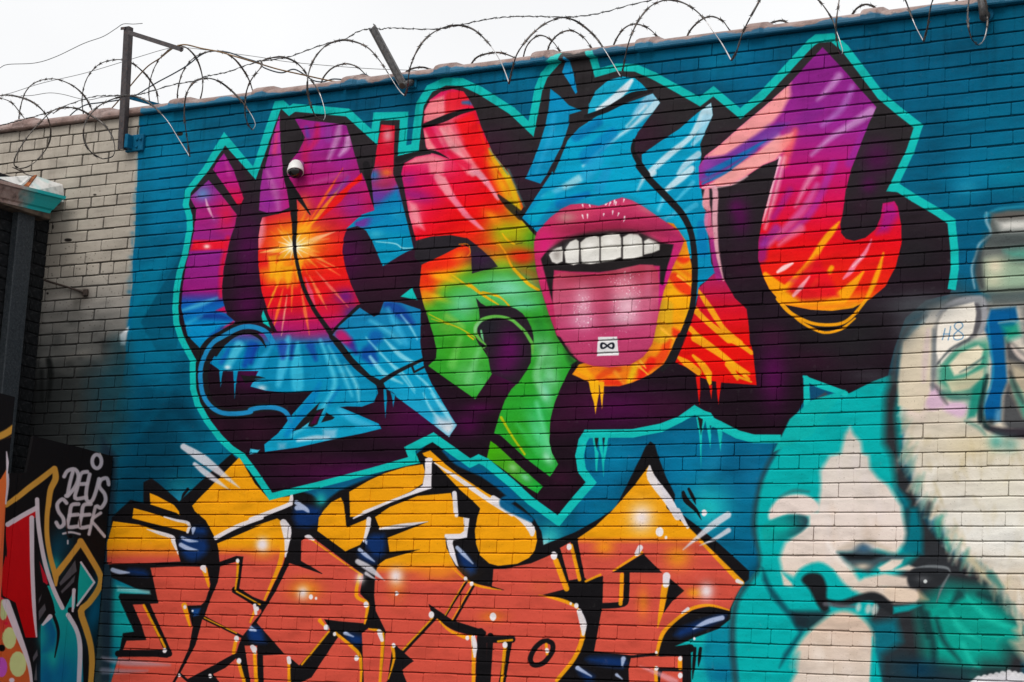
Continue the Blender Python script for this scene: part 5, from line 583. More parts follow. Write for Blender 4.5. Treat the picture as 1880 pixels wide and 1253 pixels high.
    c.line(np.vstack([C1(1385, 815, 1480, 890, 1590, 950, 1700, 1000, 1880, 1140), G3(520, 40, 900, 270)]), [4, 12, 10, 12, 16, 18, 10], (0, 86, 132), 4, .95); c.poly(C1(330, 1092, 500, 1062, 900, 975, 960, 968, 640, 1100, 520, 1190, 440, 1130), (6, 92, 134), 5, .95); c.blob(*C1(505, 1165)[0], 10, 12, (30, 170, 170), .9); c.ribbon(q[:gap[0] + 1], qw[:gap[0] + 1], TUR, 1.8)

def paint_hoarding(c):
    z3, z2 = Wn(0, 900, 3.55), Wn(0, 600, 3.796); K = (20, 19, 21)
    c.put(c.idx(0, 0, 0, 0), np.ones_like(c.LX), K)
    c.blob(*z3(370, 400)[0], 18, 40, (8, 70, 92), .9, 10); c.blob(*z3(350, 490)[0], 14, 14, (20, 150, 150), .9); c.blob(*z3(430, 350)[0], 16, 20, (10, 60, 80), .6); c.blob(*z3(620, 800)[0], 18, 50, (6, 92, 128), .95, 10); c.blob(*z3(640, 650)[0], 8, 30, (6, 80, 100), .6); c.blob(*z3(640, 1000)[0], 10, 40, (10, 40, 52), .8)
    c.poly(z3(40, 235, 235, 118, 228, 180, 190, 200, 212, 750, 242, 962, 165, 962, 100, 735, 20, 690, 5, 560, 40, 420), lin((0, 950), (0, 1160), (196, 18, 28), (184, 6, 12)), 1.5); c.poly(z3(255, 465, 300, 560, 312, 612, 284, 626), (186, 24, 44), 1.5); c.poly(z3(35, 250, 48, 400, 45, 440, 33, 410), K, 1.3)
    c.poly(z3(0, 690, 45, 720, 120, 900, 192, 1120, 212, 1300, -100, 1300, -100, 690), lin((0, 1100), (0, 1190), (206, 24, 60), (206, 92, 44)), 1.5)
    for x, y, r, s, col in ((60, 965, 45, 72, (206, 214, 144)), (115, 1135, 56, 84, (206, 214, 144)), (22, 780, 26, 70, (190, 200, 140)), (8, 1155, 38, 66, (196, 84, 190)), (75, 1240, 18, 16, (230, 210, 220)), (12, 1030, 20, 22, (16, 14, 14)), (40, 870, 10, 10, (206, 24, 60))): c.dot(*z3(x, y)[0], r / 3.55, col, 2, s / 3.55)
    c.poly(z3(283, 628, 322, 622, 400, 760, 420, 775, 465, 690, 480, 648, 492, 700, 490, 760, 470, 800, 440, 805, 505, 900, 535, 1020, 545, 1300, 262, 1300, 264, 880, 330, 820, 360, 800), lin((0, 1090), (0, 1250), (24, 172, 164), (14, 150, 156), (10, 120, 150)), 1.5)
    c.poly(z3(285, 880, 330, 830, 370, 930, 350, 1060, 270, 1060), (8, 90, 140), 8, .9); c.blob(*z3(390, 1180)[0], 22, 26, (8, 100, 150), .8); c.blob(*z3(280, 960)[0], 10, 22, (20, 150, 156), .8); c.blob(*z3(340, 1100)[0], 10, 20, (24, 170, 164), .9); c.blob(*z3(300, 1220)[0], 14, 30, (8, 90, 140), .7)
    c.line(z3(330, 780, 370, 880, 378, 960, 355, 1090), [6, 6, 5, 2], K, 1.5); c.line(z3(270, 640, 300, 740, 340, 800), [22, 26, 10], K, 1.5); c.dot(*z3(460, 785)[0], 6, K)
    c.poly(z3(525, 468, 618, 602, 503, 758, 510, 600), (18, 168, 160), 1.5)
    for p in ((490, 458, 500, 530, 392, 625, 385, 605), (490, 555, 482, 600, 402, 675, 395, 660), (270, 680, 260, 720, 250, 740, 252, 710), (290, 740, 298, 780, 252, 850, 250, 790), (240, 1040, 245, 1080, 215, 1120, 212, 1090), (235, 1130, 240, 1240, 220, 1240)): c.poly(z3(*p), (84, 82, 88), 1.5)
    TAN = (206, 152, 62)
    c.line(V([z2(45, 1245, 120, 1190, 200, 1125, 290, 1058, 375, 990)]), [9, 10, 11, 11, 10], TAN, 2); c.line(V([z2(380, 990, 385, 1060, 350, 1140, 335, 1253), z3(318, 60, 305, 170, 305, 300, 325, 430, 360, 560)]), [10, 12, 11, 10, 10, 9, 9, 9, 10], TAN, 2)
    c.line(z3(362, 620, 362, 555, 440, 455, 520, 350), [5, 12, 11, 11], TAN, 2, sm=0); c.line(z3(525, 335, 590, 440, 655, 560, 645, 640, 580, 735, 528, 790, 560, 900, 590, 1010, 600, 1130, 590, 1300), [12, 11, 11, 11, 11, 12, 12, 11, 11, 11], TAN, 2, sm=3)
    WH = (216, 206, 216)
    for p, w in (((52, 225, 140, 170, 235, 118), 9), ((240, 62, 250, 240, 290, 470, 345, 640, 405, 768), 8), ((205, 182, 208, 480, 220, 760, 236, 955), [9, 8, 7, 3]), ((40, 735, 110, 920, 185, 1130, 208, 1300), [14, 12, 7, 5]), ((528, 472, 615, 602, 504, 752), 4), ((482, 652, 474, 790), [7, 4]), ((443, 815, 500, 915, 522, 1040, 512, 1300), [9, 8, 9, 8]), ((277, 878, 325, 825), [4, 9])): c.line(z3(*p), w, WH, 1.6, .95, sm=0 if len(p) == 6 and w == 4 else 5)
    def t(w, p, wd=7.2): c.line(w(*p), wd, (206, 200, 210), 2.2, .93, sm=4)
    t(z2, (445, 1045, 470, 1005, 520, 995, 545, 1040, 525, 1110, 475, 1175, 458, 1180)); t(z2, (505, 1015, 485, 1090, 468, 1178)); t(z2, (608, 1012, 565, 1025, 545, 1100, 522, 1195, 600, 1190)); t(z2, (555, 1098, 605, 1096)); t(z2, (625, 1030, 602, 1140, 605, 1210, 640, 1215, 668, 1150, 690, 1062)); t(z2, (758, 1100, 745, 1058, 705, 1068, 692, 1115, 728, 1165, 735, 1215, 705, 1262, 678, 1252))
    t(z3, (432, 85, 405, 60, 372, 92, 380, 140, 410, 185, 412, 225, 385, 242, 365, 212)); t(z3, (512, 92, 465, 100, 452, 165, 440, 238, 500, 238)); t(z3, (452, 165, 508, 160)); t(z3, (592, 92, 545, 100, 532, 165, 520, 242, 578, 238)); t(z3, (530, 165, 585, 160)); t(z3, (622, 108, 600, 200, 580, 288), 6); t(z3, (656, 150, 600, 195, 630, 240, 682, 302), 6)
    a = np.linspace(0, 2 * math.pi, 16); q = z2(675, 940)[0]; c.line(np.column_stack([q[0] + 8.5 * np.cos(a), q[1] + 12.5 * np.sin(a)]), 7, (206, 200, 210), 2, .93); c.line(z2(690, 865, 705, 900), 1.5, (200, 190, 180), 1.5)
    t(z3, (410, 285, 460, 275, 520, 288), 4); t(z3, (440, 330, 440, 350), 3); c.dot(*z3(458, 302)[0], 3.6, (8, 7, 7)); c.line(z3(430, 200, 435, 270, 445, 320), [1, 3, 1], (40, 22, 20), 2, .8); c.line(z3(515, 190, 522, 240), 2, (60, 44, 40), 2, .8)
    # the neighbouring orange board
    c.poly([(-200, 700), (24, 700), (21, 770), (12, 900), (5, 1050), (-6, 1253), (-200, 1253)], lin((0, 860), (0, 1080), (222, 110, 50), (214, 96, 66)), 1.2); c.poly([(-200, 700), (30, 700), (24, 770), (20, 800), (-30, 830), (-200, 850)], (22, 21, 23), 1.6); c.line([(-60, 822), (0, 800), (24, 785)], 13, TAN, 3); c.poly([(-60, 838), (22, 800), (16, 850), (-2, 880), (-60, 900)], K, 2); c.line([(9, 830), (13, 880), (11, 925)], [2, 9, 3], WH, 2)

# ---------------------------------------------------------------- helpers
def layout(X):
    """world points -> layout grid"""
    D = np.asarray(X, float) - CAM; z = D @ FW
    return np.stack([W / 2 + F * (D @ RT) / z, H / 2 - F * (D @ UP) / z], -1)
def lift(x, y, depth=0.0, axis=1):
    """layout point -> the point of the world on the plane (axis) = depth"""
    d = FW + (x - W / 2) / F * RT - (y - H / 2) / F * UP
    return CAM + d * ((depth - CAM[axis]) / d[axis])

def link(name, me, mat=None, parent=None):
    o = bpy.data.objects.new(name, me); COL.objects.link(o)
    if mat and me and not me.materials: me.materials.append(mat)
    if parent: o.parent = parent
    return o
def mesh(name, V_, F_, smooth=False):
    me = bpy.data.meshes.new(name); me.from_pydata([tuple(map(float, v)) for v in V_], [], F_)
    if smooth: me.polygons.foreach_set('use_smooth', [True] * len(me.polygons))
    me.update(); return me
def thing(name, label, cat, loc=(0, 0, 0), group=None):
    o = bpy.data.objects.new(name, None); COL.objects.link(o); o.location = loc; tag(o, label, cat, group); return o
def tag(o, label, cat, group=None):
    o['label'] = label; o['category'] = cat; o['kind'] = 'thing'
    if group: o['group'] = group
    return o
def bevel_box(x0, x1, y0, y1, z0, z1, b=.002):
    """box with chamfered edges"""
    V_, F_ = [], []
    for s, (dx, dy, dz) in enumerate(((0, b, b), (b, 0, b), (b, b, 0))):
        for cx_ in (0, 1):
            for cy_ in (0, 1):
                for cz in (0, 1):
                    V_.append(((x0 + dx, x1 - dx)[cx_], (y0 + dy, y1 - dy)[cy_], (z0 + dz, z1 - dz)[cz]))
    i = lambda s, a, c, d: s * 8 + a * 4 + c * 2 + d
    for a in (0, 1):
        f = [i(0, a, 0, 0), i(0, a, 0, 1), i(0, a, 1, 1), i(0, a, 1, 0)]; F_.append(f if a == 0 else f[::-1])
        f = [i(1, 0, a, 0), i(1, 1, a, 0), i(1, 1, a, 1), i(1, 0, a, 1)]; F_.append(f if a == 0 else f[::-1])
        f = [i(2, 0, 0, a), i(2, 0, 1, a), i(2, 1, 1, a), i(2, 1, 0, a)]; F_.append(f if a == 0 else f[::-1])
    for a in (0, 1):
        for c_ in (0, 1):
            f = [i(0, a, c_, 0), i(0, a, c_, 1), i(1, a, c_, 1), i(1, a, c_, 0)]; F_.append(f if a ^ c_ else f[::-1])
            f = [i(1, 0, a, c_), i(1, 1, a, c_), i(2, 1, a, c_), i(2, 0, a, c_)]; F_.append(f if a ^ c_ else f[::-1])
            f = [i(2, a, 0, c_), i(2, a, 1, c_), i(0, a, 1, c_), i(0, a, 0, c_)]; F_.append(f if a ^ c_ else f[::-1])
    for a in (0, 1):
        for c_ in (0, 1):
            for d in (0, 1):
                f = [i(0, a, c_, d), i(1, a, c_, d), i(2, a, c_, d)]; F_.append(f if (a + c_ + d) % 2 else f[::-1])
    return V_, F_
def frames(P):
    P = np.asarray(P, float); T = np.gradient(P, axis=0); T /= np.linalg.norm(T, axis=1)[:, None] + 1e-12
    up = np.array([.31, .17, .93]); N = np.cross(T, up); N /= np.linalg.norm(N, axis=1)[:, None] + 1e-12
    return P, T, N, np.cross(N, T)
def tube(P, r, n=6, flat=1.0, wob=None):
    P, T, N, B = frames(P); m = len(P); r = np.interp(np.linspace(0, 1, m), np.linspace(0, 1, np.size(r)), np.ravel(r)); V_, F_ = [], []
    for k in range(m):
        tw = 0 if wob is None else wob * k
        for j in range(n):
            a = 2 * math.pi * j / n; u, v = math.cos(a), math.sin(a) * flat
            u, v = u * math.cos(tw) - v * math.sin(tw), u * math.sin(tw) + v * math.cos(tw)
            V_.append(P[k] + r[k] * (u * N[k] + v * B[k]))
    for k in range(m - 1):
        for j in range(n):
            a, b = k * n + j, k * n + (j + 1) % n; F_.append((a, b, b + n, a + n))
    F_.append(tuple(range(n))[::-1]); F_.append(tuple(range((m - 1) * n, m * n)))
    return V_, F_
def join(*parts):
    V_, F_ = [], []
    for v, f in parts:
        k = len(V_); V_ += list(v); F_ += [tuple(i + k for i in q) for q in f]
    return V_, F_
def sweep(profile, p0, p1):
    """closed profile of (a, b, c) offsets swept from p0 to p1"""
    n = len(profile); V_ = [np.add(p0, q) for q in profile] + [np.add(p1, q) for q in profile]
    F_ = [(i, (i + 1) % n, (i + 1) % n + n, i + n) for i in range(n)] + [tuple(range(n))[::-1], tuple(range(n, 2 * n))]
    return V_, F_
def bar(a, b, w, t, side=(0, -1, 0)):
    """flat bar from a to b, w wide and t thick"""
    a, b = np.asarray(a, float), np.asarray(b, float); d = b - a; d /= np.linalg.norm(d); s = np.cross(d, side); s /= np.linalg.norm(s); n = np.cross(s, d)
    return sweep([s * w / 2 + n * t / 2, -s * w / 2 + n * t / 2, -s * w / 2 - n * t / 2, s * w / 2 - n * t / 2], a, b)

# ---------------------------------------------------------------- materials
class NT:
    def __init__(s, name):
        s.m = bpy.data.materials.new(name); s.m.use_nodes = True; s.t = s.m.node_tree; s.b = s.t.nodes['Principled BSDF']; s.L = s.t.links.new
    def n(s, typ, **k):
        o = s.t.nodes.new('ShaderNode' + typ)
        for a, v in k.items(): setattr(o, a, v)
        return o
    def noise(s, scale, detail=4, vec=None, rough=.55):
        o = s.n('TexNoise'); o.inputs['Scale'].default_value = scale; o.inputs['Detail'].default_value = detail; o.inputs['Roughness'].default_value = rough
        if vec is not None: s.L(vec, o.inputs['Vector'])
        return o.outputs[0]
    def obj(s, o=None):
        c = s.n('TexCoord'); c.object = o; return c.outputs['Object']
    def ramp(s, f, *st):
        r = s.n('ValToRGB'); e = r.color_ramp.elements
        while len(e) < len(st): e.new(.5)
        for q, (p_, c_) in zip(e, st): q.position = p_; q.color = (c_[0], c_[1], c_[2], 1) if isinstance(c_, tuple) else (c_, c_, c_, 1)
        s.L(f, r.inputs[0]); return r.outputs[0]
    def mix(s, f, a, b, mode='MIX'):
        m = s.n('Mix', data_type='RGBA', blend_type=mode)
        for sock, v in ((m.inputs[0], f), (m.inputs[6], a), (m.inputs[7], b)):
            if isinstance(v, (int, float)): sock.default_value = v
            elif isinstance(v, tuple): sock.default_value = (*v, 1)
            else: s.L(v, sock)
        return m.outputs[2]
    def math(s, op, a, b=None, c=None):
        m = s.n('Math', operation=op)
        for sock, v in zip(m.inputs, (a, b, c)):
            if v is None: continue
            if isinstance(v, (int, float)): sock.default_value = v
            else: s.L(v, sock)
        return m.outputs[0]
    def bump(s, h, strength, dist):
        b = s.n('Bump'); b.inputs['Strength'].default_value = strength; b.inputs['Distance'].default_value = dist; s.L(h, b.inputs['Height'])
        prev = s.b.inputs['Normal']
        if prev.is_linked: s.L(prev.links[0].from_socket, b.inputs['Normal'])
        s.L(b.outputs[0], prev)
    def fin(s, col, rough=.6, spec=.35, metal=0.):
        if isinstance(col, tuple): s.b.inputs['Base Color'].default_value = (*col, 1)
        else: s.L(col, s.b.inputs['Base Color'])
        if isinstance(rough, (int, float)): s.b.inputs['Roughness'].default_value = rough
        else: s.L(rough, s.b.inputs['Roughness'])
        s.b.inputs['Specular IOR Level'].default_value = spec; s.b.inputs['Metallic'].default_value = metal
        return s.m
def simple(name, c0, c1, scale=20, rough=.6, metal=0., spec=.35, bump=.2, spots=None):
    t = NT(name); v = t.obj(); f = t.noise(scale, 6, v); col = t.ramp(f, (.35, c0), (.65, c1))
    if spots: col = t.mix(t.ramp(t.noise(scale * 1.7, 5, v), (.56, 0.), (.66, .9)), col, spots)
    if bump: t.bump(t.noise(scale * 6, 4, v), bump, .002)
    return t.fin(col, rough, spec, metal)

def canvas_image(name, c):
    h, w = c.c.shape[:2]; im = bpy.data.images.new(name, w, h); a = np.ones((h, w, 4), np.float32); a[..., :3] = np.clip(c.c, 0, 1)
    im.pixels.foreach_set(a.ravel()); im.update(); im.pack(); return im
def planar(t, root, im, a, b, u0, u1, v0, v1):
    """image laid flat on a surface in the root's own coordinates"""
    s = t.n('SeparateXYZ'); t.L(t.obj(root), s.inputs[0]); cmb = t.n('CombineXYZ')
    for k, (ax, lo, hi) in enumerate(((a, u0, u1), (b, v0, v1))):
        r = t.n('MapRange', clamp=False); r.inputs[1].default_value = lo; r.inputs[2].default_value = hi; t.L(s.outputs[ax], r.inputs[0]); t.L(r.outputs[0], cmb.inputs[k])
    i = t.n('TexImage', image=im, extension='EXTEND'); t.L(cmb.outputs[0], i.inputs[0]); return i.outputs[0], s

# ---------------------------------------------------------------- ground
gm = NT('asphalt'); gv = gm.obj(); gm.bump(gm.noise(220, 5, gv), .5, .01)
asphalt = gm.fin(gm.ramp(gm.noise(60, 8, gv), (.3, (.16, .155, .15)), (.7, (.24, .235, .225))), .9)
g = link('ground', mesh('ground', [(-400, -400, 0), (400, -400, 0), (400, 400, 0), (-400, 400, 0)], [(0, 1, 2, 3)]), asphalt); g['kind'] = 'structure'; g['label'] = 'pale worn asphalt yard in front of the painted wall'

# ---------------------------------------------------------------- the brick wall
X0, X1, ZT = -5.2, 5.4, 5.072
wall = thing('brick_wall', 'long brick wall covered in a graffiti mural under a terracotta coping', 'wall')
TX = .0032; CX0, CX1, CZ0, CZ1 = -4.2, 4.0, 1.2, 5.25
nx, nz_ = int((CX1 - CX0) / TX), int((CZ1 - CZ0) / TX)
gx, gz = np.meshgrid(CX0 + (np.arange(nx) + .5) * (CX1 - CX0) / nx, CZ0 + (np.arange(nz_) + .5) * (CZ1 - CZ0) / nz_)
lay = layout(np.stack([gx, np.zeros_like(gx), gz], -1))
def wall_idx(x0, y0, x1, y1):
    x0, x1 = max(x0, -900), min(x1, 2700); y0, y1 = max(y0, -900), min(y1, 2200)
    q = np.array([lift(a, b) for a in (x0, x1) for b in (y0, y1)]); k = lambda v, m: int(min(max(v, 0), m))
    u0, u1 = (q[:, 0].min() - CX0) / TX - 2, (q[:, 0].max() - CX0) / TX + 3; v0, v1 = (q[:, 2].min() - CZ0) / TX - 2, (q[:, 2].max() - CZ0) / TX + 3
    return (slice(k(v0, nz_), k(v1, nz_)), slice(k(u0, nx), k(u1, nx)))
cv = Canvas(lay[..., 0], lay[..., 1], wall_idx)
for fn in (paint_background, paint_lower_letters, paint_portrait, paint_top_letters): fn(cv)
mural = canvas_image('mural_paint', cv)

def wall_paint(name, mortar=False):
    t = NT(name); col, sep = planar(t, wall, mural, 0, 2, CX0, CX1, CZ0, CZ1); v = t.obj(wall)
    if mortar:   # joints: mural colour multiplied darker, then dirty grey mortar mixed in
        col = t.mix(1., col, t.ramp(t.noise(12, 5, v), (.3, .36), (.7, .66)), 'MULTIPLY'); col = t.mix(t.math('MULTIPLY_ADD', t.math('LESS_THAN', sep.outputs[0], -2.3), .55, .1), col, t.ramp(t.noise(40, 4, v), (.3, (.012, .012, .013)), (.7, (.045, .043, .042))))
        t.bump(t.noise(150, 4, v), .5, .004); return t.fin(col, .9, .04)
    col = t.mix(t.ramp(t.noise(7, 6, v, .6), (.3, .0), (.75, .12)), col, (.5, .5, .5), 'MULTIPLY')                    # faded patches
    col = t.mix(t.ramp(t.noise(95, 3, v), (.63, 0.), (.72, .6)), col, t.mix(1., col, (.45, .43, .42), 'MULTIPLY'))      # pits and chips
    col = t.mix(t.ramp(t.noise(26, 4, v), (.64, 0.), (.85, .05)), col, (.5, .49, .48))                                  # chalky bloom
    mp = t.n('Mapping'); mp.inputs['Scale'].default_value = (4.5, 1, 14.8); t.L(v, mp.inputs[0]); col = t.mix(1., col, t.ramp(t.noise(1.1, 2, mp.outputs[0]), (.32, .80), (.5, .96), (.68, 1.0)), 'MULTIPLY')
    m2 = t.n('Mapping'); m2.inputs['Scale'].default_value = (14, 1, 1.1); t.L(v, m2.inputs[0]); col = t.mix(t.math('MULTIPLY', t.ramp(t.noise(1.6, 5, m2.outputs[0]), (.52, 0.), (.7, .5)), t.ramp(t.math('SUBTRACT', sep.outputs[2], 4.3), (.1, 0.), (.75, 1.))), col, t.mix(1., col, (.5, .48, .46), 'MULTIPLY'))    # rain streaks below the coping
    t.bump(t.noise(13, 3, v), .5, .006); t.bump(t.noise(40, 4, v), .4, .004); t.bump(t.noise(230, 5, v), .45, .003)
    return t.fin(col, t.ramp(t.noise(30, 4, v), (.3, .6), (.7, .8)), .05)
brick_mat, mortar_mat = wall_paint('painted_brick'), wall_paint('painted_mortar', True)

rng = np.random.RandomState(11)
def brick_shape(Lx, Lz, depth=.013):
    """one brick face: uneven outline, worn arris, sides running back into the joint"""
    hx, hz, c_ = Lx / 2, Lz / 2, rng.uniform(.002, .006)
    o = [(-hx + c_, -hz), (-hx * .2, -hz), (hx - c_, -hz), (hx, -hz + c_), (hx, hz - c_), (hx - c_, hz), (hx * .25, hz), (-hx + c_, hz), (-hx, hz - c_), (-hx, -hz + c_)]
    o = np.array(o) + rng.uniform(-.0011, .0011, (10, 2)); ins = np.where(o[:, 1] > 0, rng.uniform(.0045, .0078, 10), rng.uniform(.0012, .003, 10)); n = len(o)
    f = np.array([(math.copysign(max(abs(x) - .0012, 0), x), math.copysign(max(abs(z) - i_, 0), z)) for (x, z), i_ in zip(o, ins)])
    V_ = [(x, depth, z) for x, z in o] + [(x, .0014 if i_ in (3, 4, 8, 9) else .0036, z) for i_, (x, z) in enumerate(o)] + [(x, rng.uniform(-.0006, .0006), z) for x, z in f]
    F_ = [(k * n + i, k * n + (i + 1) % n, k * n + n + (i + 1) % n, k * n + n + i) for k in (0, 1) for i in range(n)] + [tuple(range(2 * n, 3 * n))]
    return V_, F_
LS, LH, LZ = .2032, .1016, .0675
shapes = {'s': [brick_shape(LS - .003, LZ - .0060) for _ in range(12)], 'h': [brick_shape(LH - .003, LZ - .0060) for _ in range(8)]}
bmesh_ = {k: [mesh('brick', *s) for s in v] for k, v in shapes.items()}
for v in bmesh_.values():
    for me in v: me.materials.append(brick_mat)
Zc = [0.0013, -0.0642, -0.1301, -0.1997, -0.2656, -0.3349, -0.4028, -0.4772, -0.5404, -0.6145, -0.6832, -0.7479, -0.8183, -0.8841, -0.9538, -1.0214, -1.0853, -1.1542, -1.2232, -1.2898, -1.3567, -1.4233, -1.4854, -1.5547, -1.619, -1.6868, -1.7542, -1.8234, -1.8918, -1.9572, -2.0234, -2.0935, -2.1669, -2.2366, -2.305, -2.3709, -2.4387, -2.5077, -2.5748, -2.6384]
course = {i: z + 4.6 for i, z in enumerate(Zc)}
for i in range(1, 8): course[-i] = course[0] + i * .0672
for i in range(40, 70): course[i] = course[39] - (i - 39) * .0677
bricks = []
for i in range(-7, 68):
    zt, zb = min(course[i], ZT - .002), course[i + 1]
    if zt - zb < .03 or zb < .02: continue
    hd = i % 6 == 0; Lb = LH if hd else LS
    ph = (4 - 1.4759 if hd else 4 - 1.4735 if i % 6 in (2, 4) else 4 - 1.3912) + rng.uniform(-.009, .009)
    k0 = int(math.floor((X0 - ph) / Lb)) + 1
    for k in range(k0, int((X1 - ph) / Lb)):
        x0, x1 = ph + k * Lb, ph + (k + 1) * Lb
        g0, g1 = (rng.uniform(-.003, .003) if x1 < -2.3 or rng.uniform() < .1 else rng.uniform(-.0006, .0006)), 0.
        bricks.append(('h' if hd else 's', (x0 + x1) / 2 + g0, rng.uniform(-.003, .003) if x0 < -2.3 else rng.uniform(-.0018, .0018), (zt + zb) / 2 + rng.uniform(-.0012, .0012), (x1 - x0 + g1 - (0.006 if x1 < -2.3 else (rng.uniform(-.001, .002) if rng.uniform() < .14 else rng.uniform(-.0046, -.0028)))) / Lb, (zt - zb) / LZ * rng.uniform(.965, 1.02) * (1.03 if zb < 3.5 else 1), rng.uniform(-.006, .006), rng.randint(12 if not hd else 8)))
size = []
for b in bricks:
    hx = (LS if b[0] == 's' else LH) * b[4] / 2; q = layout([(b[1] - hx, 0, b[3] - .03), (b[1] + hx, 0, b[3] - .03), (b[1] + hx, 0, b[3] + .03), (b[1] - hx, 0, b[3] + .03)])
    vis = (q[:, 0].min() > -10) & (q[:, 0].max() < W + 20) & (q[:, 1].min() > -10) & (q[:, 1].max() < H + 20)
    size.append(abs((q[2, 0] - q[0, 0]) * (q[2, 1] - q[0, 1])) if vis else 0)
order = np.argsort(size)[::-1]; single = set(order[:300].tolist())
fv, ff = [], []
for i, (kd, x, y, z, sx, sz, rot, var) in enumerate(bricks):
    if i in single:
        o = link('brick', bmesh_[kd][var], None, wall); o.location = (x, y, z); o.scale = (sx, 1, sz); o.rotation_euler = (0, rot, 0)
    else:
        V_, F_ = shapes[kd][var]; k = len(fv); a = np.array(V_) * (sx, 1, sz); c_, s_ = math.cos(rot), math.sin(rot)
        fv += list(np.column_stack([a[:, 0] * c_ + a[:, 2] * s_ + x, a[:, 1] + y, -a[:, 0] * s_ + a[:, 2] * c_ + z])); ff += [tuple(q + k for q in f_) for f_ in F_]
field = link('brickwork', mesh('brickwork', fv, ff), brick_mat, wall); field['kind'] = 'stuff'
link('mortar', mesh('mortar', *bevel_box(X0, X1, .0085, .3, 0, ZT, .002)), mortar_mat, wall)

# coping: half-round clay tiles with a collar over each joint
ct = NT('clay_coping'); cc, sep = planar(ct, wall, mural, 0, 2, CX0, CX1, CZ0, CZ1); v = ct.obj(wall)
clay = ct.ramp(ct.noise(14, 6, v), (.3, (.15, .09, .075)), (.5, (.25, .165, .145)), (.7, (.33, .25, .23)))
clay = ct.mix(ct.ramp(ct.noise(50, 4, v), (.58, 0.), (.68, .7)), clay, (.12, .09, .08))
edge = ct.math('ADD', ct.math('MULTIPLY', ct.noise(4.5, 5, v), .12), ZT - .036)
msk = ct.math('MULTIPLY', ct.ramp(ct.math('MULTIPLY_ADD', ct.math('SUBTRACT', edge, sep.outputs[2]), 120, .5), (.0, 0.), (1., 1.)), ct.math('GREATER_THAN', sep.outputs[0], -2.31))
ct.bump(ct.noise(90, 5, v), .5, .004); coping_mat = ct.fin(ct.mix(msk, clay, cc), .5, .4)
prof = [(-.03, .0), (-.034, .006), (-.034, .018), (-.031, .028), (-.02, .04), (.01, .056), (.06, .072), (.15, .082), (.24, .072), (.29, .056), (.32, .04), (.331, .028), (.334, .018), (.331, .0)]
def coping(xl, xr):
    V_, F_ = [], []; n = len(prof); st = [(0, 1.0, 1), (.004, 1.0, 1), (.078, 1.0, 1), (.096, 0., 1), (xr - xl - .004, 0., 1)]; jit = rng.uniform(-.001, .001)
    for dx, up_, _ in st:
        for y, z in prof: V_.append((xl + dx, .15 + (y - .15) * (1 + .085 * up_), ZT + .001 + (z * (1 + .15 * up_) + (.007 * up_ if z > .01 else -.004 * up_)) + jit))
    for k in range(len(st) - 1):
        for i in range(n): F_.append((k * n + i, k * n + (i + 1) % n, (k + 1) * n + (i + 1) % n, (k + 1) * n + i))
    F_.append(tuple(range(n))); F_.append(tuple(range((len(st) - 1) * n, len(st) * n))[::-1]); return mesh('coping_tile', V_, F_)
for k in range(-4, 15):
    xl = 4 - 7.26 - .055 + .6123 * k + rng.uniform(-.006, .006)
    if xl > X0 - .3 and xl < X1: link('coping_tile', coping(xl, xl + .6103), coping_mat, wall)
# iron anchor blocks, bolt holes
steel_blue = None

# ---------------------------------------------------------------- black outbuilding on the left
PX = -2.975
blk = simple('black_paint', (.007, .008, .009), (.015, .016, .018), 30, .6, spec=.12, spots=(.03, .03, .032))
out_ = thing('brick_outbuilding', 'black painted brick outbuilding with steel post and painted gutter', 'building', (PX, -.3, 0))
def at(o): o.location = (o.location[0] - out_.location[0], o.location[1] - out_.location[1], o.location[2]); return o
at(link('wall_core', mesh('wall_core', *bevel_box(PX - 3.0, PX - .009, -3.2, -.004, 0, 4.56, .003)), blk, out_))
side = [mesh('brick', [(-y, x, z) for x, y, z in s[0]], s[1]) for s in shapes['s'][:6]]
for me in side: me.materials.append(blk)
for i in range(-1, 45):
    zt, zb = course[i], course[i + 1]; ph = -.003 - (.1 if i % 2 else 0)
    for k in range(0, 5):
        y1 = ph - k * LS
        if i % 2 and k == 0 and False: continue
        o = link('brick', side[rng.randint(6)], None, out_); o.location = (PX + rng.uniform(-.003, .003), y1 - LS / 2, (zt + zb) / 2); o.scale = (1, 1 + rng.uniform(-.01, .005), 1); at(o)
    if i % 2:
        o = link('brick', side[rng.randint(6)], None, out_); o.location = (PX, -.052, (zt + zb) / 2); o.scale = (1, .47, 1); at(o)
sv, sf = [], []
for i in range(-1, 66):
    for k in range(5 if i < 45 else 0, 15):
        V_, F_ = shapes['s'][rng.randint(6)]; b0_ = len(sv); yc = -.003 - (.1 if i % 2 else 0) - (k + .5) * LS
        sv += [(PX + y, yc - x, z + (course[i] + course[i + 1]) / 2) for x, y, z in V_]; sf += [tuple(q_ + b0_ for q_ in f_) for f_ in F_]
sv = [(PX - (x - PX), y, z) for x, y, z in sv]
o = at(link('brickwork', mesh('brickwork', sv, sf), blk, out_)); o['kind'] = 'stuff'
postm = simple('grey_steel_paint', (.024, .030, .036), (.042, .050, .058), 60, .55, spec=.2, spots=(.07, .075, .08))
P = sweep([(0, 0, 0), (.05, 0, 0), (.05, -.012, 0), (.012, -.012, 0), (.012, -.128, 0), (.05, -.128, 0), (.05, -.14, 0), (0, -.14, 0)], (PX + .006, -.185, 2.6), (PX + .006, -.185, 4.45))
P = sweep([(0, 0, 0), (.045, 0, 0), (.05, -.006, 0), (.05, -.134, 0), (.045, -.14, 0), (0, -.14, 0)], (PX + .006, -.18, 0.0), (PX + .006, -.18, 4.455))
at(link('post', mesh('post', *P), postm, out_))
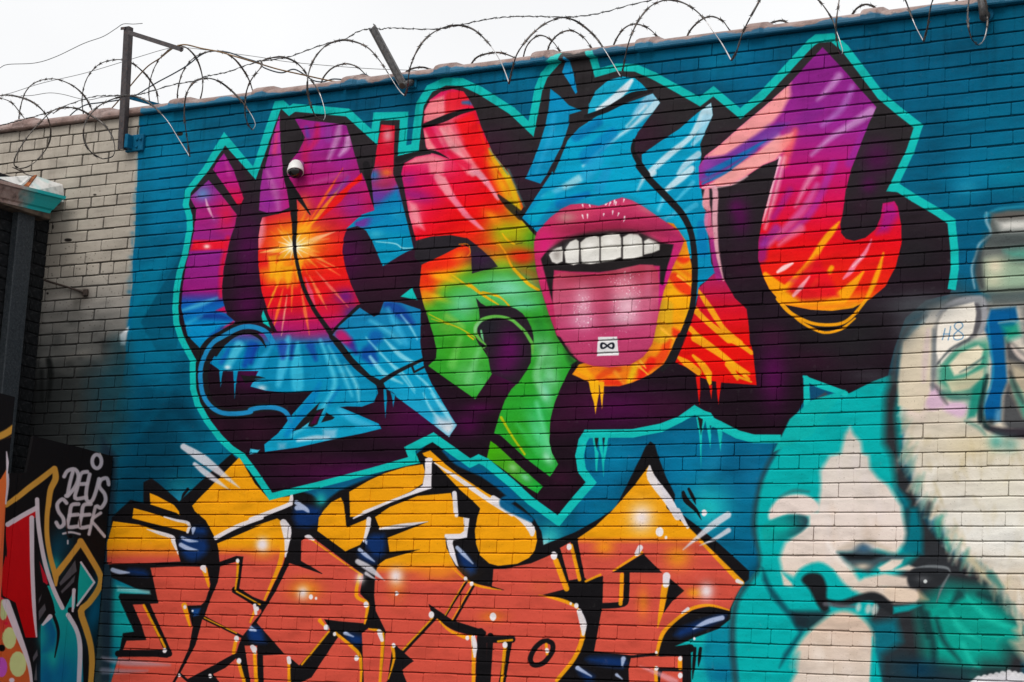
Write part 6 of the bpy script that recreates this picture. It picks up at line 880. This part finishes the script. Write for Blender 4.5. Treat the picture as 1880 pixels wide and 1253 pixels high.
# gutter: ogee profile along the eaves, rusty brown with a turquoise sprayed end
gt = NT('gutter_paint'); gv = gt.obj(wall); gs = gt.n('SeparateXYZ'); gt.L(gv, gs.inputs[0])
rust = gt.ramp(gt.noise(22, 6, gv), (.28, (.06, .035, .03)), (.45, (.30, .20, .17)), (.7, (.44, .33, .29)))
k_ = gt.math('ADD', gs.outputs[1], gt.math('MULTIPLY', gt.noise(9, 4, gv), .22))
gcol = gt.mix(gt.ramp(k_, (.0, 0.), (.0001, 0.), (1., 1.)), rust, (0., .34, .36))
gcol = gt.mix(gt.ramp(gt.math('MULTIPLY_ADD', k_, 9., 2.6), (.0, 0.), (1., 1.)), rust, (.0, .36, .37)); gt.bump(gt.noise(60, 4, gv), .3, .003)
gutter_mat = gt.fin(gcol, .5, .4)
pr = [(-.13, 0, .0), (.03, 0, .0), (.032, 0, -.02), (.012, 0, -.024), (-.004, 0, -.05), (-.022, 0, -.085), (-.036, 0, -.094), (-.036, 0, -.112), (-.13, 0, -.112)]
GX = -2.835
Pv = [(GX + a, -.06 - (.055 * (-c_ / .112)) , 4.602 + c_) for a, _, c_ in pr]; n_ = len(pr)
Pv += [(GX + a, -3.0, 4.41 + c_) for a, _, c_ in pr]
at(link('gutter', mesh('gutter', Pv, [(i, i + n_, (i + 1) % n_ + n_, (i + 1) % n_) for i in range(n_)] + [tuple(range(n_)), tuple(range(n_, 2 * n_))[::-1]]), gutter_mat, out_))
fl = NT('white_metal_paint'); fv_ = fl.obj(wall); fc = fl.ramp(fl.noise(16, 7, fv_), (.3, (.36, .36, .35)), (.5, (.66, .65, .63)), (.7, (.76, .75, .73)))
fc = fl.mix(fl.ramp(fl.noise(11, 3, fv_), (.56, 0.), (.66, .45)), fc, (.35, .62, .62)); fl.bump(fl.noise(40, 4, fv_), .3, .003); flash = fl.fin(fc, .5, .35)
def slab(pts, th, name, mat, parent):
    n = len(pts); pts = np.asarray(pts, float); nn = np.cross(pts[1] - pts[0], pts[2] - pts[0]); nn /= np.linalg.norm(nn)
    V_ = list(pts) + list(pts - nn * th); return link(name, mesh(name, V_, [tuple(range(n)), tuple(range(n, 2 * n))[::-1]] + [(i, i + n, (i + 1) % n + n, (i + 1) % n) for i in range(n)]), mat, parent)
q = lambda x, y, d: lift(x, y, d, 0)
at(slab([q(46, 353, -2.87), q(117, 371, -2.87), q(117, 340, -2.90), q(68, 324, -2.95)], .012, 'roof_flashing', flash, out_))
at(slab([q(-60, 325, -2.87), q(-60, 335, -2.96), q(62, 325, -2.96), q(36, 347, -2.87)], .012, 'roof_flashing', flash, out_))
at(slab([q(37, 348, -2.885), q(62, 325, -2.965), q(68, 324, -2.955), q(46, 353, -2.875)], .01, 'hip_strip', simple('rusty_iron', (.10, .035, .015), (.42, .12, .03), 26, .75), out_))
at(link('roof', mesh('roof', *bevel_box(PX - 3.0, -2.88, -3.2, -.02, 4.562, 4.60, .003)), simple('roof_felt', (.06, .06, .06), (.10, .10, .10), 20, .8), out_))
o = at(link('eaves_board', mesh('eaves_board', *bevel_box(PX - .02, -2.875, -3.2, -.1, 4.455, 4.50, .003)), simple('sooty_board', (.03, .022, .018), (.12, .085, .06), 18, .7), out_))

# painted plywood hoarding against the outbuilding
HX = -2.31
hy0, hy1, hz0, hz1, HT = -1.5, .0, 1.2, 3.4, .0025
hn, hm = int((hy1 - hy0) / HT), int((hz1 - hz0) / HT)
gy, gz = np.meshgrid(hy0 + (np.arange(hn) + .5) * HT, hz0 + (np.arange(hm) + .5) * HT)
hl = layout(np.stack([np.full_like(gy, HX), gy, gz], -1))
def h_idx(*a): return (slice(0, hm), slice(0, hn))
hc = Canvas(hl[..., 0], hl[..., 1], h_idx, 7); paint_hoarding(hc); himg = canvas_image('hoarding_paint', hc)
hb = thing('plywood_hoarding', 'black plywood hoarding tagged DEUS SEEK in white beside the brick wall', 'hoarding', (HX, -.4, 0))
ht = NT('painted_plywood'); hcol, hsep = planar(ht, hb, himg, 1, 2, hy0 + .4, hy1 + .4, hz0, hz1); hv = ht.obj(hb)
hcol = ht.mix(ht.ramp(ht.noise(12, 6, hv), (.35, 0.), (.75, .16)), hcol, (.4, .4, .4), 'MULTIPLY'); mp = ht.n('Mapping'); mp.inputs['Scale'].default_value = (30, 60, 3); ht.L(hv, mp.inputs[0]); ht.bump(ht.noise(3, 4, mp.outputs[0]), .25, .003); ht.bump(ht.noise(90, 4, hv), .2, .002)
ply = ht.fin(hcol, .75, .08)
def board(yz, parent, x0=HX, th=.018, name='board', m=None):
    V_ = [(x0 + d, y, z) for d in (0, -th) for y, z in yz]; n = len(yz)
    o = link(name, mesh(name, V_, [tuple(range(n)), tuple(range(n, 2 * n))[::-1]] + [(i, i + n, (i + 1) % n + n, (i + 1) % n) for i in range(n)]), m or ply, parent); o.location = tuple(-np.array(parent.location)); return o
zt = 3.062
board([(-.012, .05), (-.012, zt - .018), (-.268, zt - .006), (-.268, .05)], hb)
board([(-.2715, .05), (-.2715, zt - .006), (-.63, zt + .005), (-.667, zt + .008), (-.697, 2.864), (-.755, 2.855), (-.755, .05)], hb, HX + .002)
board([(-.758, .05), (-.758, 2.854), (-.842, 2.839), (-.842, .05)], hb, HX - .002)
link('corner_post', mesh('corner_post', *bevel_box(HX - .075, HX - .02, -.085, -.03, 0, 3.02, .004)), blk, hb).location = (-HX, .4, 0)
hb2 = thing('orange_hoarding', 'orange painted board with a white edge in front of the steel post', 'hoarding', (HX, -1.1, 0))
o2 = NT('orange_ply'); oc, _ = planar(o2, hb, himg, 1, 2, hy0 + .4, hy1 + .4, hz0, hz1); ov = o2.obj(hb2); o2.bump(o2.noise(60, 4, ov), .2, .002)
board([(-.848, .05), (-.848, 3.255), (-1.40, 3.27), (-1.40, .05)], hb2, HX + .012, .018, 'board', o2.fin(oc, .75, .08))

# tie rod
iron = simple('rusty_steel', (.02, .014, .012), (.05, .032, .025), 60, .7, metal=.1)
rod = thing('tie_rod', 'thin rusty tie rod fixed to the cream bricks beside the black pier', 'rod', tuple(lift(158, 538, 0)))
a, b = lift(158, 538, -.004), lift(82, 515, -.03)
o = link('shaft', mesh('shaft', *tube([a + (b - a) * t for t in np.linspace(0, 1, 6)], .0065, 8)), iron, rod); o.location = tuple(-np.array(rod.location))
o = link('wall_plate', mesh('wall_plate', *bevel_box(-.018, .018, -.012, .002, -.02, .02, .003)), iron, rod)

# security camera dome on the mural
shell = simple('white_plastic', (.62, .62, .60), (.70, .70, .68), 30, .4, bump=.05); glass = NT('dark_dome').fin((.008, .008, .009), .08, .6); magp = simple('purple_overspray', (.20, .02, .15), (.26, .03, .18), 30, .5)
cp = lift(545, 316, 0); camd = thing('security_camera', 'white dome security camera with dark lens on the purple painted letter', 'security camera', tuple(cp))
ax = Vector((.25, -.30, -.92)).normalized(); ctr = Vector((.030, -.052, -.006))
rot = ax.to_track_quat('Z', 'Y')
def lathe(pr_, n=20):
    V_ = [(r * math.cos(2 * math.pi * k / n), r * math.sin(2 * math.pi * k / n), z) for r, z in pr_ for k in range(n)]
    F_ = [(i * n + k, i * n + (k + 1) % n, (i + 1) * n + (k + 1) % n, (i + 1) * n + k) for i in range(len(pr_) - 1) for k in range(n)] + [tuple(range(n))[::-1], tuple(range((len(pr_) - 1) * n, len(pr_) * n))]
    return V_, F_
def posed(me_, name, mat, parent, q_, c_):
    o = link(name, me_, mat, parent); o.rotation_mode = 'QUATERNION'; o.rotation_quaternion = q_; o.location = c_; return o
posed(mesh('housing', *lathe([(.004, -.064), (.015, -.062), (.028, -.053), (.039, -.034), (.045, -.008), (.047, .012), (.047, .016), (.042, .016), (.041, .0)]), True), 'housing', shell, camd, rot, ctr)
posed(mesh('lens_dome', *lathe([(.042, .01), (.041, .02), (.036, .031), (.024, .039), (.004, .042)]), True), 'lens_dome', glass, camd, rot, ctr)
posed(mesh('mount_plate', *lathe([(.034, .0), (.034, .01), (.03, .014), (.004, .016)])), 'mount_plate', magp, camd, Vector((0, -1, 0)).to_track_quat('Z', 'Y'), Vector((.016, .003, .03)))
o = link('bracket', mesh('bracket', *tube([(.016, -.005, .03), (.02, -.025, .03), (.026, -.042, .024)], .014, 10)), shell, camd)

# ---------------------------------------------------------------- brackets on the wall head
galv = simple('weathered_galvanised', (.045, .045, .047), (.10, .095, .095), 50, .5, metal=.3, spots=(.06, .04, .03)); darkp = simple('dark_angle_iron', (.03, .027, .03), (.065, .055, .057), 40, .6, metal=.2, spots=(.09, .05, .04))
bluep = NT('blue_sprayed_iron'); bc, _ = planar(bluep, wall, mural, 0, 2, CX0, CX1, CZ0, CZ1); bv = bluep.obj(wall); bluep.bump(bluep.noise(80, 4, bv), .4, .003); bluep = bluep.fin(bluep.ramp(bluep.noise(30, 4, bv), (.3, (.0, .075, .16)), (.7, (.004, .12, .22))), .55, .1)
def part(name, vf, mat, root, smooth=False):
    o = link(name, mesh(name, *vf, smooth), mat, root); o.location = tuple(-np.array(root.location)); return o
D1 = -.075
b0, b1 = lift(220.5, 274, D1), lift(232, 49, D1); p1 = thing('fence_post', 'tall grey angle iron post with sloping arm beside the cream bricks', 'fence post', tuple(b0), 'posts carrying the wire')
angle = [(-.020, 0, 0), (.020, 0, 0), (.020, .04, 0), (.014, .04, 0), (.014, .006, 0), (-.020, .006, 0)]
part('post', sweep(angle, b0, b1), darkp, p1)
part('arm', bar(lift(236, 60, D1 - .004), lift(333, 91, -.28), .026, .01), darkp, p1); part('arm_eye', tube([lift(333, 91, -.28) + .012 * np.array([math.cos(t), 0, math.sin(t)]) for t in np.linspace(0, 6.2, 12)], .004, 6), darkp, p1)
part('top_tab', bar(lift(222, 53, D1 - .003), lift(230, 52, D1 - .003), .016, .006), darkp, p1)
part('brace', bar(lift(226, 176, D1 + .01), lift(300, 196, .20), .022, .008), bluep, p1)
c0 = lift(253, 264, 0); part('mounting_plate', bevel_box(c0[0] - .078, c0[0] + .055, -.02, .004, c0[2] - .05, c0[2] + .05, .004), bluep, p1)
part('bracket', bevel_box(b0[0] + .02, c0[0] - .02, -.07, -.018, c0[2] - .04, c0[2] + .045, .004), bluep, p1)
for dx, dz in ((.012, .02), (.04, .02), (.012, -.025)): part('bolt', bevel_box(c0[0] + dx - .008, c0[0] + dx + .008, -.03, -.019, c0[2] + dz - .008, c0[2] + dz + .008, .003), bluep, p1)
t0, t1 = lift(741, 156, -.10), lift(684, 50, -.04); p2 = thing('fence_post', 'short slotted steel channel leaning left from a pipe bracket', 'fence post', tuple(lift(745, 160, -.02)), 'posts carrying the wire')
d = (t1 - t0) / np.linalg.norm(t1 - t0); s = np.cross(d, (0, -1, 0)); s /= np.linalg.norm(s); nrm = np.cross(s, d)
cs = [s * a_ + nrm * b_ for a_, b_ in ((-.021, .016), (-.021, -.004), (.020, -.004), (.020, .016), (.016, .016), (.016, .001), (-.017, .001), (-.017, .016))]
part('channel', sweep(cs, t0, t1), galv, p2)
for f_ in (.0, .33, .67): m_ = t0 + (t1 - t0) * (f_ * .93 + .04); part('slot_rim', bar(m_ - d * .012 - s * .012 - nrm * .006, m_ + d * .012 - s * .012 - nrm * .006, .012, .003), simple('bright_zinc', (.5, .5, .5), (.6, .6, .6), 60, .35, metal=.6) if f_ == 0. else bpy.data.materials['bright_zinc'], p2)
e0, e1 = lift(738, 158, -.13), lift(757, 151, -.005); part('pipe_stub', join(tube([e0 + (e1 - e0) * t for t in np.linspace(0, 1, 5)], .018, 12)), galv, p2)
part('pipe_mouth', tube([e0 + (e0 - e1) * .01, e0 + (e0 - e1) * .03], .0145, 12), simple('dark_bore', (.02, .012, .01), (.05, .03, .02), 40, .8), p2); part('collar', bevel_box(e1[0] - .03, e1[0] + .03, -.012, .004, e1[2] - .035, e1[2] + .02, .004), bluep, p2)
t0, t1 = lift(1806, 32, -.06), lift(1793, -70, .0); p3 = thing('fence_post', 'round grey pipe post on a flange at the top right corner', 'fence post', tuple(lift(1806, 34, -.01)), 'posts carrying the wire')
part('pipe', tube([t0 + (t1 - t0) * t for t in np.linspace(0, 1, 6)], .019, 14), galv, p3, True)
fc_ = lift(1812, 28, 0); posed(mesh('flange', *lathe([(.035, 0), (.035, .01), (.028, .014), (.012, .016)])), 'flange', bluep, p3, Vector((0, -1, 0)).to_track_quat('Z', 'Y'), Vector(fc_ - np.array(p3.location)))
part('elbow', tube([fc_ + (0, -.002, 0), (fc_ + t0) / 2 + (0, -.01, -.004), t0], .021, 12), galv, p3, True)

# ---------------------------------------------------------------- razor wire, barbed wire, cables
tape = simple('razor_tape', (.035, .033, .033), (.11, .098, .09), 30, .42, metal=.6, bump=0, spots=(.13, .08, .06)); bright = simple('bright_razor_tape', (.35, .34, .34), (.62, .6, .6), 20, .3, metal=.7, bump=0)
thin = simple('thin_wire', (.05, .05, .052), (.10, .10, .10), 20, .5, metal=.4, bump=0)
def spike(a, tip, w):
    a, tip = np.array(a, float), np.array(tip, float); d_ = tip - a; s_ = np.cross(d_, (0, 1, .3)); s_ = s_ / np.linalg.norm(s_) * w / 2; k_ = np.cross(d_, s_); k_ = k_ / np.linalg.norm(k_) * w / 5
    return [a - s_, a + s_, a + k_, a - k_, tip], [(0, 2, 4), (2, 1, 4), (1, 3, 4), (3, 0, 4), (0, 3, 1, 2)]
razor = mesh('barb', *join(spike((-.004, 0, 0), (-.021, .004, .013), .007), spike((-.004, 0, 0), (-.021, -.004, -.013), .007), spike((.004, 0, 0), (.021, -.004, .013), .007), spike((.004, 0, 0), (.021, .004, -.013), .007), bevel_box(-.007, .007, -.003, .003, -.006, .006, .001))); razor.materials.append(tape)
knot = mesh('barb', *join(spike((0, 0, 0), (.003, .003, .012), .0035), spike((0, 0, 0), (-.003, -.003, -.012), .0035), spike((.003, 0, 0), (.008, .008, -.006), .0035), spike((-.003, 0, 0), (-.008, -.008, .006), .0035), bevel_box(-.005, .005, -.0035, .0035, -.0035, .0035, .001))); knot.materials.append(thin)
def barbs(P, every, me, parent, rs, skip=0.):
    P = np.asarray(P); L_ = np.concatenate([[0], np.cumsum(np.linalg.norm(np.diff(P, axis=0), axis=1))]); s_ = every * (.4 + skip)
    while s_ < L_[-1] - .01:
        c_ = np.array([np.interp(s_, L_, P[:, k]) for k in range(3)]); c2 = np.array([np.interp(min(s_ + .01, L_[-1]), L_, P[:, k]) for k in range(3)])
        dv = Vector(c2 - c_).normalized(); o = link('barb', me, None, parent); qt = dv.to_track_quat('X', 'Z')
        o.matrix_parent_inverse = Matrix(); o.rotation_mode = 'QUATERNION'; o.rotation_quaternion = qt @ Vector((1, 0, 0)).rotation_difference(Vector((1, 0, 0))) @ Matrix.Rotation(rs.uniform(-.7, .7), 4, 'X').to_quaternion(); o.location = tuple(c_)
        s_ += every * rs.uniform(.85, 1.15)
def path(pts, depth, n=7):
    """layout polyline with a depth profile -> smooth 3D path"""
    q_ = spl(np.asarray(pts, float), n, False); ar = np.linspace(0, 1, len(q_)); d_ = np.interp(ar, np.linspace(0, 1, np.size(depth)), np.ravel(depth))
    return np.array([lift(x, y, dd) for (x, y), dd in zip(q_, d_)])
rs = np.random.RandomState(4)
front = thing('razor_wire_coil', 'long razor wire coil looping down in front of the painted wall edge', 'razor wire')
rear = thing('razor_wire_coil', 'smaller razor wire coil half hidden behind the terracotta coping', 'razor wire')
left = thing('razor_wire_coil', 'tangled large razor wire hoops standing behind the angle iron post', 'razor wire')
wx_, wr = Wn(0, 0), .0056
def loop(coil, P, r=None, brb=True, mat=tape, every=.078):
    o = link('loop', mesh('loop', *tube(P, r or wr, 6, .55, .08), True), mat, coil)
    if brb: barbs(P, every, razor, o, rs, rs.uniform(0, .4))
    return o
Y0, AM = -.23, .15
def helix(P): # from one low point round to the next: out towards the street, over, and back to the wall
    t = np.linspace(0, 1, 9); return path(P, Y0 - AM * np.sin(2 * math.pi * t))
Q = lambda w, *v: w(*v)
L_front = [
    V([A0(0, 690, 60, 685, 160, 705, 240, 740, 310, 800, 350, 870, 365, 950, 345, 1050, 270, 1150, 200, 1200, 140, 1215)]),
    V([A0(140, 1215, 100, 1180, 130, 1090, 210, 970, 300, 870, 375, 800, 470, 775, 560, 785, 640, 825, 740, 890, 800, 970, 825, 1060, 810, 1125, 740, 1145)]),
    V([A0(740, 1145, 670, 1110, 615, 1040, 600, 950, 620, 870, 680, 790, 760, 735, 860, 700, 940, 690, 1040, 720, 1130, 790, 1210, 880, 1290, 1010, 1365, 1128)]),
    V([A0(1365, 1128, 1340, 960, 1325, 830, 1335, 700, 1370, 620, 1420, 580, 1500, 565, 1580, 590, 1660, 650, 1720, 710, 1770, 770, 1815, 840, 1836, 900, 1815, 936)]),
    V([A0(1815, 936, 1780, 890, 1762, 800, 1770, 670, 1810, 570, 1880, 480), A1(80, 440, 150, 418, 230, 412, 310, 440, 370, 490, 410, 545, 460, 610, 500, 680, 530, 780, 536, 840, 522, 867)]),
    V([A1(522, 867, 470, 840, 430, 750, 410, 660, 412, 560, 440, 460, 490, 380, 560, 320, 660, 290, 760, 305, 850, 350, 930, 440, 990, 530, 1040, 610, 1080, 665, 1110, 690)]),
    V([A1(1110, 690, 1128, 630, 1135, 560, 1150, 480, 1190, 380, 1250, 290, 1340, 220, 1450, 185, 1540, 190, 1620, 225, 1700, 300, 1760, 380, 1810, 470, 1860, 603)]),
    V([A2(56, 605, 80, 500, 110, 400, 160, 320, 230, 240, 320, 170, 430, 130, 520, 145, 600, 195, 680, 270, 750, 370, 810, 470, 862, 557)]),
    V([A2(862, 557, 880, 480, 895, 400, 920, 300, 960, 200, 1000, 130, 1070, 50, 1150, 10, 1210, 0, 1290, 15, 1370, 55, 1450, 125, 1520, 220, 1590, 320, 1655, 437)]),
    V([A2(1655, 437, 1690, 380, 1710, 320, 1740, 230, 1790, 130, 1840, 40, 1900, -60, 2010, -110), A3(250, -120, 340, -60, 400, 0, 450, 60, 500, 140, 530, 220, 560, 310, 575, 370, 566, 396)]),
    V([A3(566, 396, 545, 350, 530, 260, 530, 160, 545, 50, 570, -60, 680, -150, 840, -160, 960, -90, 1025, 0, 1060, 90, 1100, 190, 1130, 250, 1158, 300)]),
    V([A3(1158, 300, 1190, 180, 1205, 70, 1225, 0, 1270, -100, 1350, -160, 1450, -160, 1540, -100, 1600, 0, 1618, 120, 1610, 230, 1585, 300, 1552, 326)]),
    V([A3(1552, 326, 1510, 290, 1485, 220, 1475, 130, 1480, 40, 1500, -60, 1600, -180, 1760, -200, 1900, -100, 2000, 60)])]
for i, pt in enumerate(L_front):
    P = helix(pt); m_ = len(P); k_ = int(m_ * .80)
    o = loop(front, P[:k_ + 1])
    e = link('loop_end', mesh('loop_end', *tube(P[k_:], [wr * .9, wr * .75, wr * .6], 6, .5, .1), True), bright if i not in (0, 1) else tape, front)
for w, v, dp in ((A1, (500, 620, 530, 550, 590, 490, 680, 460, 760, 480, 820, 530, 862, 575), .3), (A1, (1080, 550, 1150, 500, 1230, 485, 1290, 500, 1330, 520), .32), (A1, (1570, 490, 1620, 420, 1690, 390, 1790, 380, 1880, 408, 1960, 450), .3), (A2, (155, 445, 170, 370, 200, 310, 260, 260, 320, 265, 380, 310, 445, 405), .32),
        (A2, (330, 395, 350, 320, 410, 250, 490, 220, 550, 240, 610, 290, 668, 378), .34), (A2, (798, 355, 830, 280, 880, 210, 950, 175, 1030, 190, 1090, 230, 1150, 300), .34), (A2, (1326, 295, 1360, 220, 1430, 150, 1510, 120, 1590, 150, 1630, 200, 1664, 250), .34), (A3, (20, 205, 40, 180, 80, 160, 140, 150, 190, 170, 222, 195), .35), (A3, (630, 140, 670, 70, 730, 35, 790, 45, 862, 92), .35), (A3, (1360, 55, 1410, -10, 1500, -50, 1600, -20), .35)):
    loop(rear, path(w(*v), [dp + .05, dp - .05, dp + .05]), .0052)
for v, dp in (((-40, 700, 30, 715, 90, 745, 150, 820, 188, 868), (.1, .25)), ((135, 890, 142, 800, 175, 680, 230, 610, 310, 575, 400, 570, 490, 600, 560, 645, 620, 710, 660, 790, 672, 835), (.36, .1, .36)), ((604, 850, 590, 740, 600, 640, 640, 540, 720, 460, 840, 430, 940, 450, 1030, 520, 1080, 580, 1125, 660, 1140, 765), (.36, .05, .36)), ((1085, 785, 1070, 670, 1085, 560, 1130, 450, 1190, 380, 1260, 335, 1330, 340, 1390, 390, 1430, 460, 1456, 560, 1455, 650, 1432, 745), (.36, .0, .36)), ((1275, 745, 1280, 640, 1310, 530, 1360, 450, 1430, 395, 1520, 370, 1610, 380, 1690, 430, 1760, 520, 1800, 600, 1825, 690), (.36, .0, .36)), ((380, 820, 440, 780, 500, 775), (.3, .3))):
    loop(left, path(A0(*v), dp), .0056 if len(v) > 12 else .0034)
def strand(name, label, cat, P, r, mat, brb=0, n=5):
    root = thing(name, label, cat, tuple(P[0])); o = link('strand', mesh('strand', *tube(P, r, n, .6 if brb else 1, .9 if brb else None), True), mat, root); o.location = tuple(-P[0])
    if brb: barbs(P, brb, knot, o, rs)
    return root
def twist(P, a=.003):
    P = P.copy(); k = np.arange(len(P)); P[:, 2] += a * np.sin(k * 1.9) * rs.uniform(.3, 1, len(P)); return P
strand('barbed_wire', 'twisted barbed wire strand from the angle iron post to the slotted channel', 'barbed wire', twist(path(V([A0(-40, 915, 60, 890, 150, 865, 300, 825, 420, 780, 560, 730, 680, 695, 770, 690, 860, 688, 980, 685, 1080, 660, 1250, 610, 1390, 585, 1480, 550, 1540, 540, 1650, 515, 1760, 475, 1860, 445), A1(50, 440, 130, 435, 270, 412, 390, 370, 530, 320, 680, 282, 770, 230, 862, 205)]), [-.06, -.08, -.08, -.05], 6)), .0042, thin, .08)
strand('barbed_wire', 'twisted barbed wire strand running right from the slotted channel top', 'barbed wire', twist(path(V([A1(900, 200, 940, 215, 970, 205, 1040, 203, 1180, 210, 1350, 210, 1490, 185, 1640, 152, 1770, 130, 1880, 122), A2(110, 120, 260, 120, 440, 124, 600, 115, 750, 87, 910, 42, 1080, 2, 1180, -25, 1400, -90)]), [-.06, -.1, -.1], 6)), .004, thin, .08)
strand('loose_wire', 'thin bent wire tied to the top of the angle iron post', 'wire', path(A0(-40, 520, 0, 490, 60, 465, 250, 455, 400, 410, 600, 315, 740, 265, 830, 210, 885, 175, 960, 175, 1025, 170), [-.4, -.1]), .0022, thin)
strand('tension_wire', 'straight thin wire stretched behind the hoops', 'wire', path(V([A0(-40, 695, 80, 670, 300, 600, 600, 530, 870, 450, 1000, 410, 1210, 350, 1340, 345, 1700, 390, 1880, 415), A1(300, 450, 800, 492, 1100, 505, 1350, 517)]), [.2, .1, .38]), .0018, thin)
strand('slack_wire', 'thin slack wire sagging low behind the cream wall coping', 'wire', path(A0(150, 690, 230, 688, 350, 670, 450, 680, 560, 708, 640, 720, 740, 700, 870, 690), [.3, .2]), .002, thin)
brown = simple('brown_cable', (.13, .075, .03), (.22, .13, .06), 20, .6, bump=0); navy = simple('dark_blue_cable', (.02, .035, .05), (.04, .06, .085), 20, .5, bump=0)
strand('brown_cable', 'brown rubber cable arching over the sloping post arm', 'cable', path(V([A0(760, 825, 840, 740, 920, 640, 1050, 490, 1150, 420, 1250, 345, 1330, 323, 1450, 350, 1580, 375, 1700, 410, 1860, 458), A1(200, 500, 400, 545, 560, 580, 700, 602)]), [.36, -.1, -.1, .34]), .0042, brown, 0, 6)
strand('blue_cable', 'dark blue cable draped through the wire loops', 'cable', path(V([A0(480, 858, 540, 800, 620, 755, 720, 740, 860, 720, 970, 690, 1120, 600, 1250, 530, 1350, 470, 1440, 400, 1520, 370, 1640, 378, 1760, 420, 1860, 452), A1(100, 490, 220, 525, 310, 500, 390, 540, 450, 580, 520, 590, 600, 570, 720, 582)]), [.36, .1, .1, .36]), .0042, navy, 0, 6)
strand('cable_loop', 'short dark cable loop standing on the coping left of the channel', 'cable', path(A1(750, 575, 780, 545, 815, 535, 845, 548, 862, 580), [.3, .3]), .004, navy, 0, 6)
strand('bent_wire', 'rusty bent wire dangling above the white roof flashing', 'wire', path(V([A0(140, 1215, 180, 1240), B0(90, -10, 140, 15, 200, 45, 240, 55)]), [-.2, -.25]), .0028, iron)
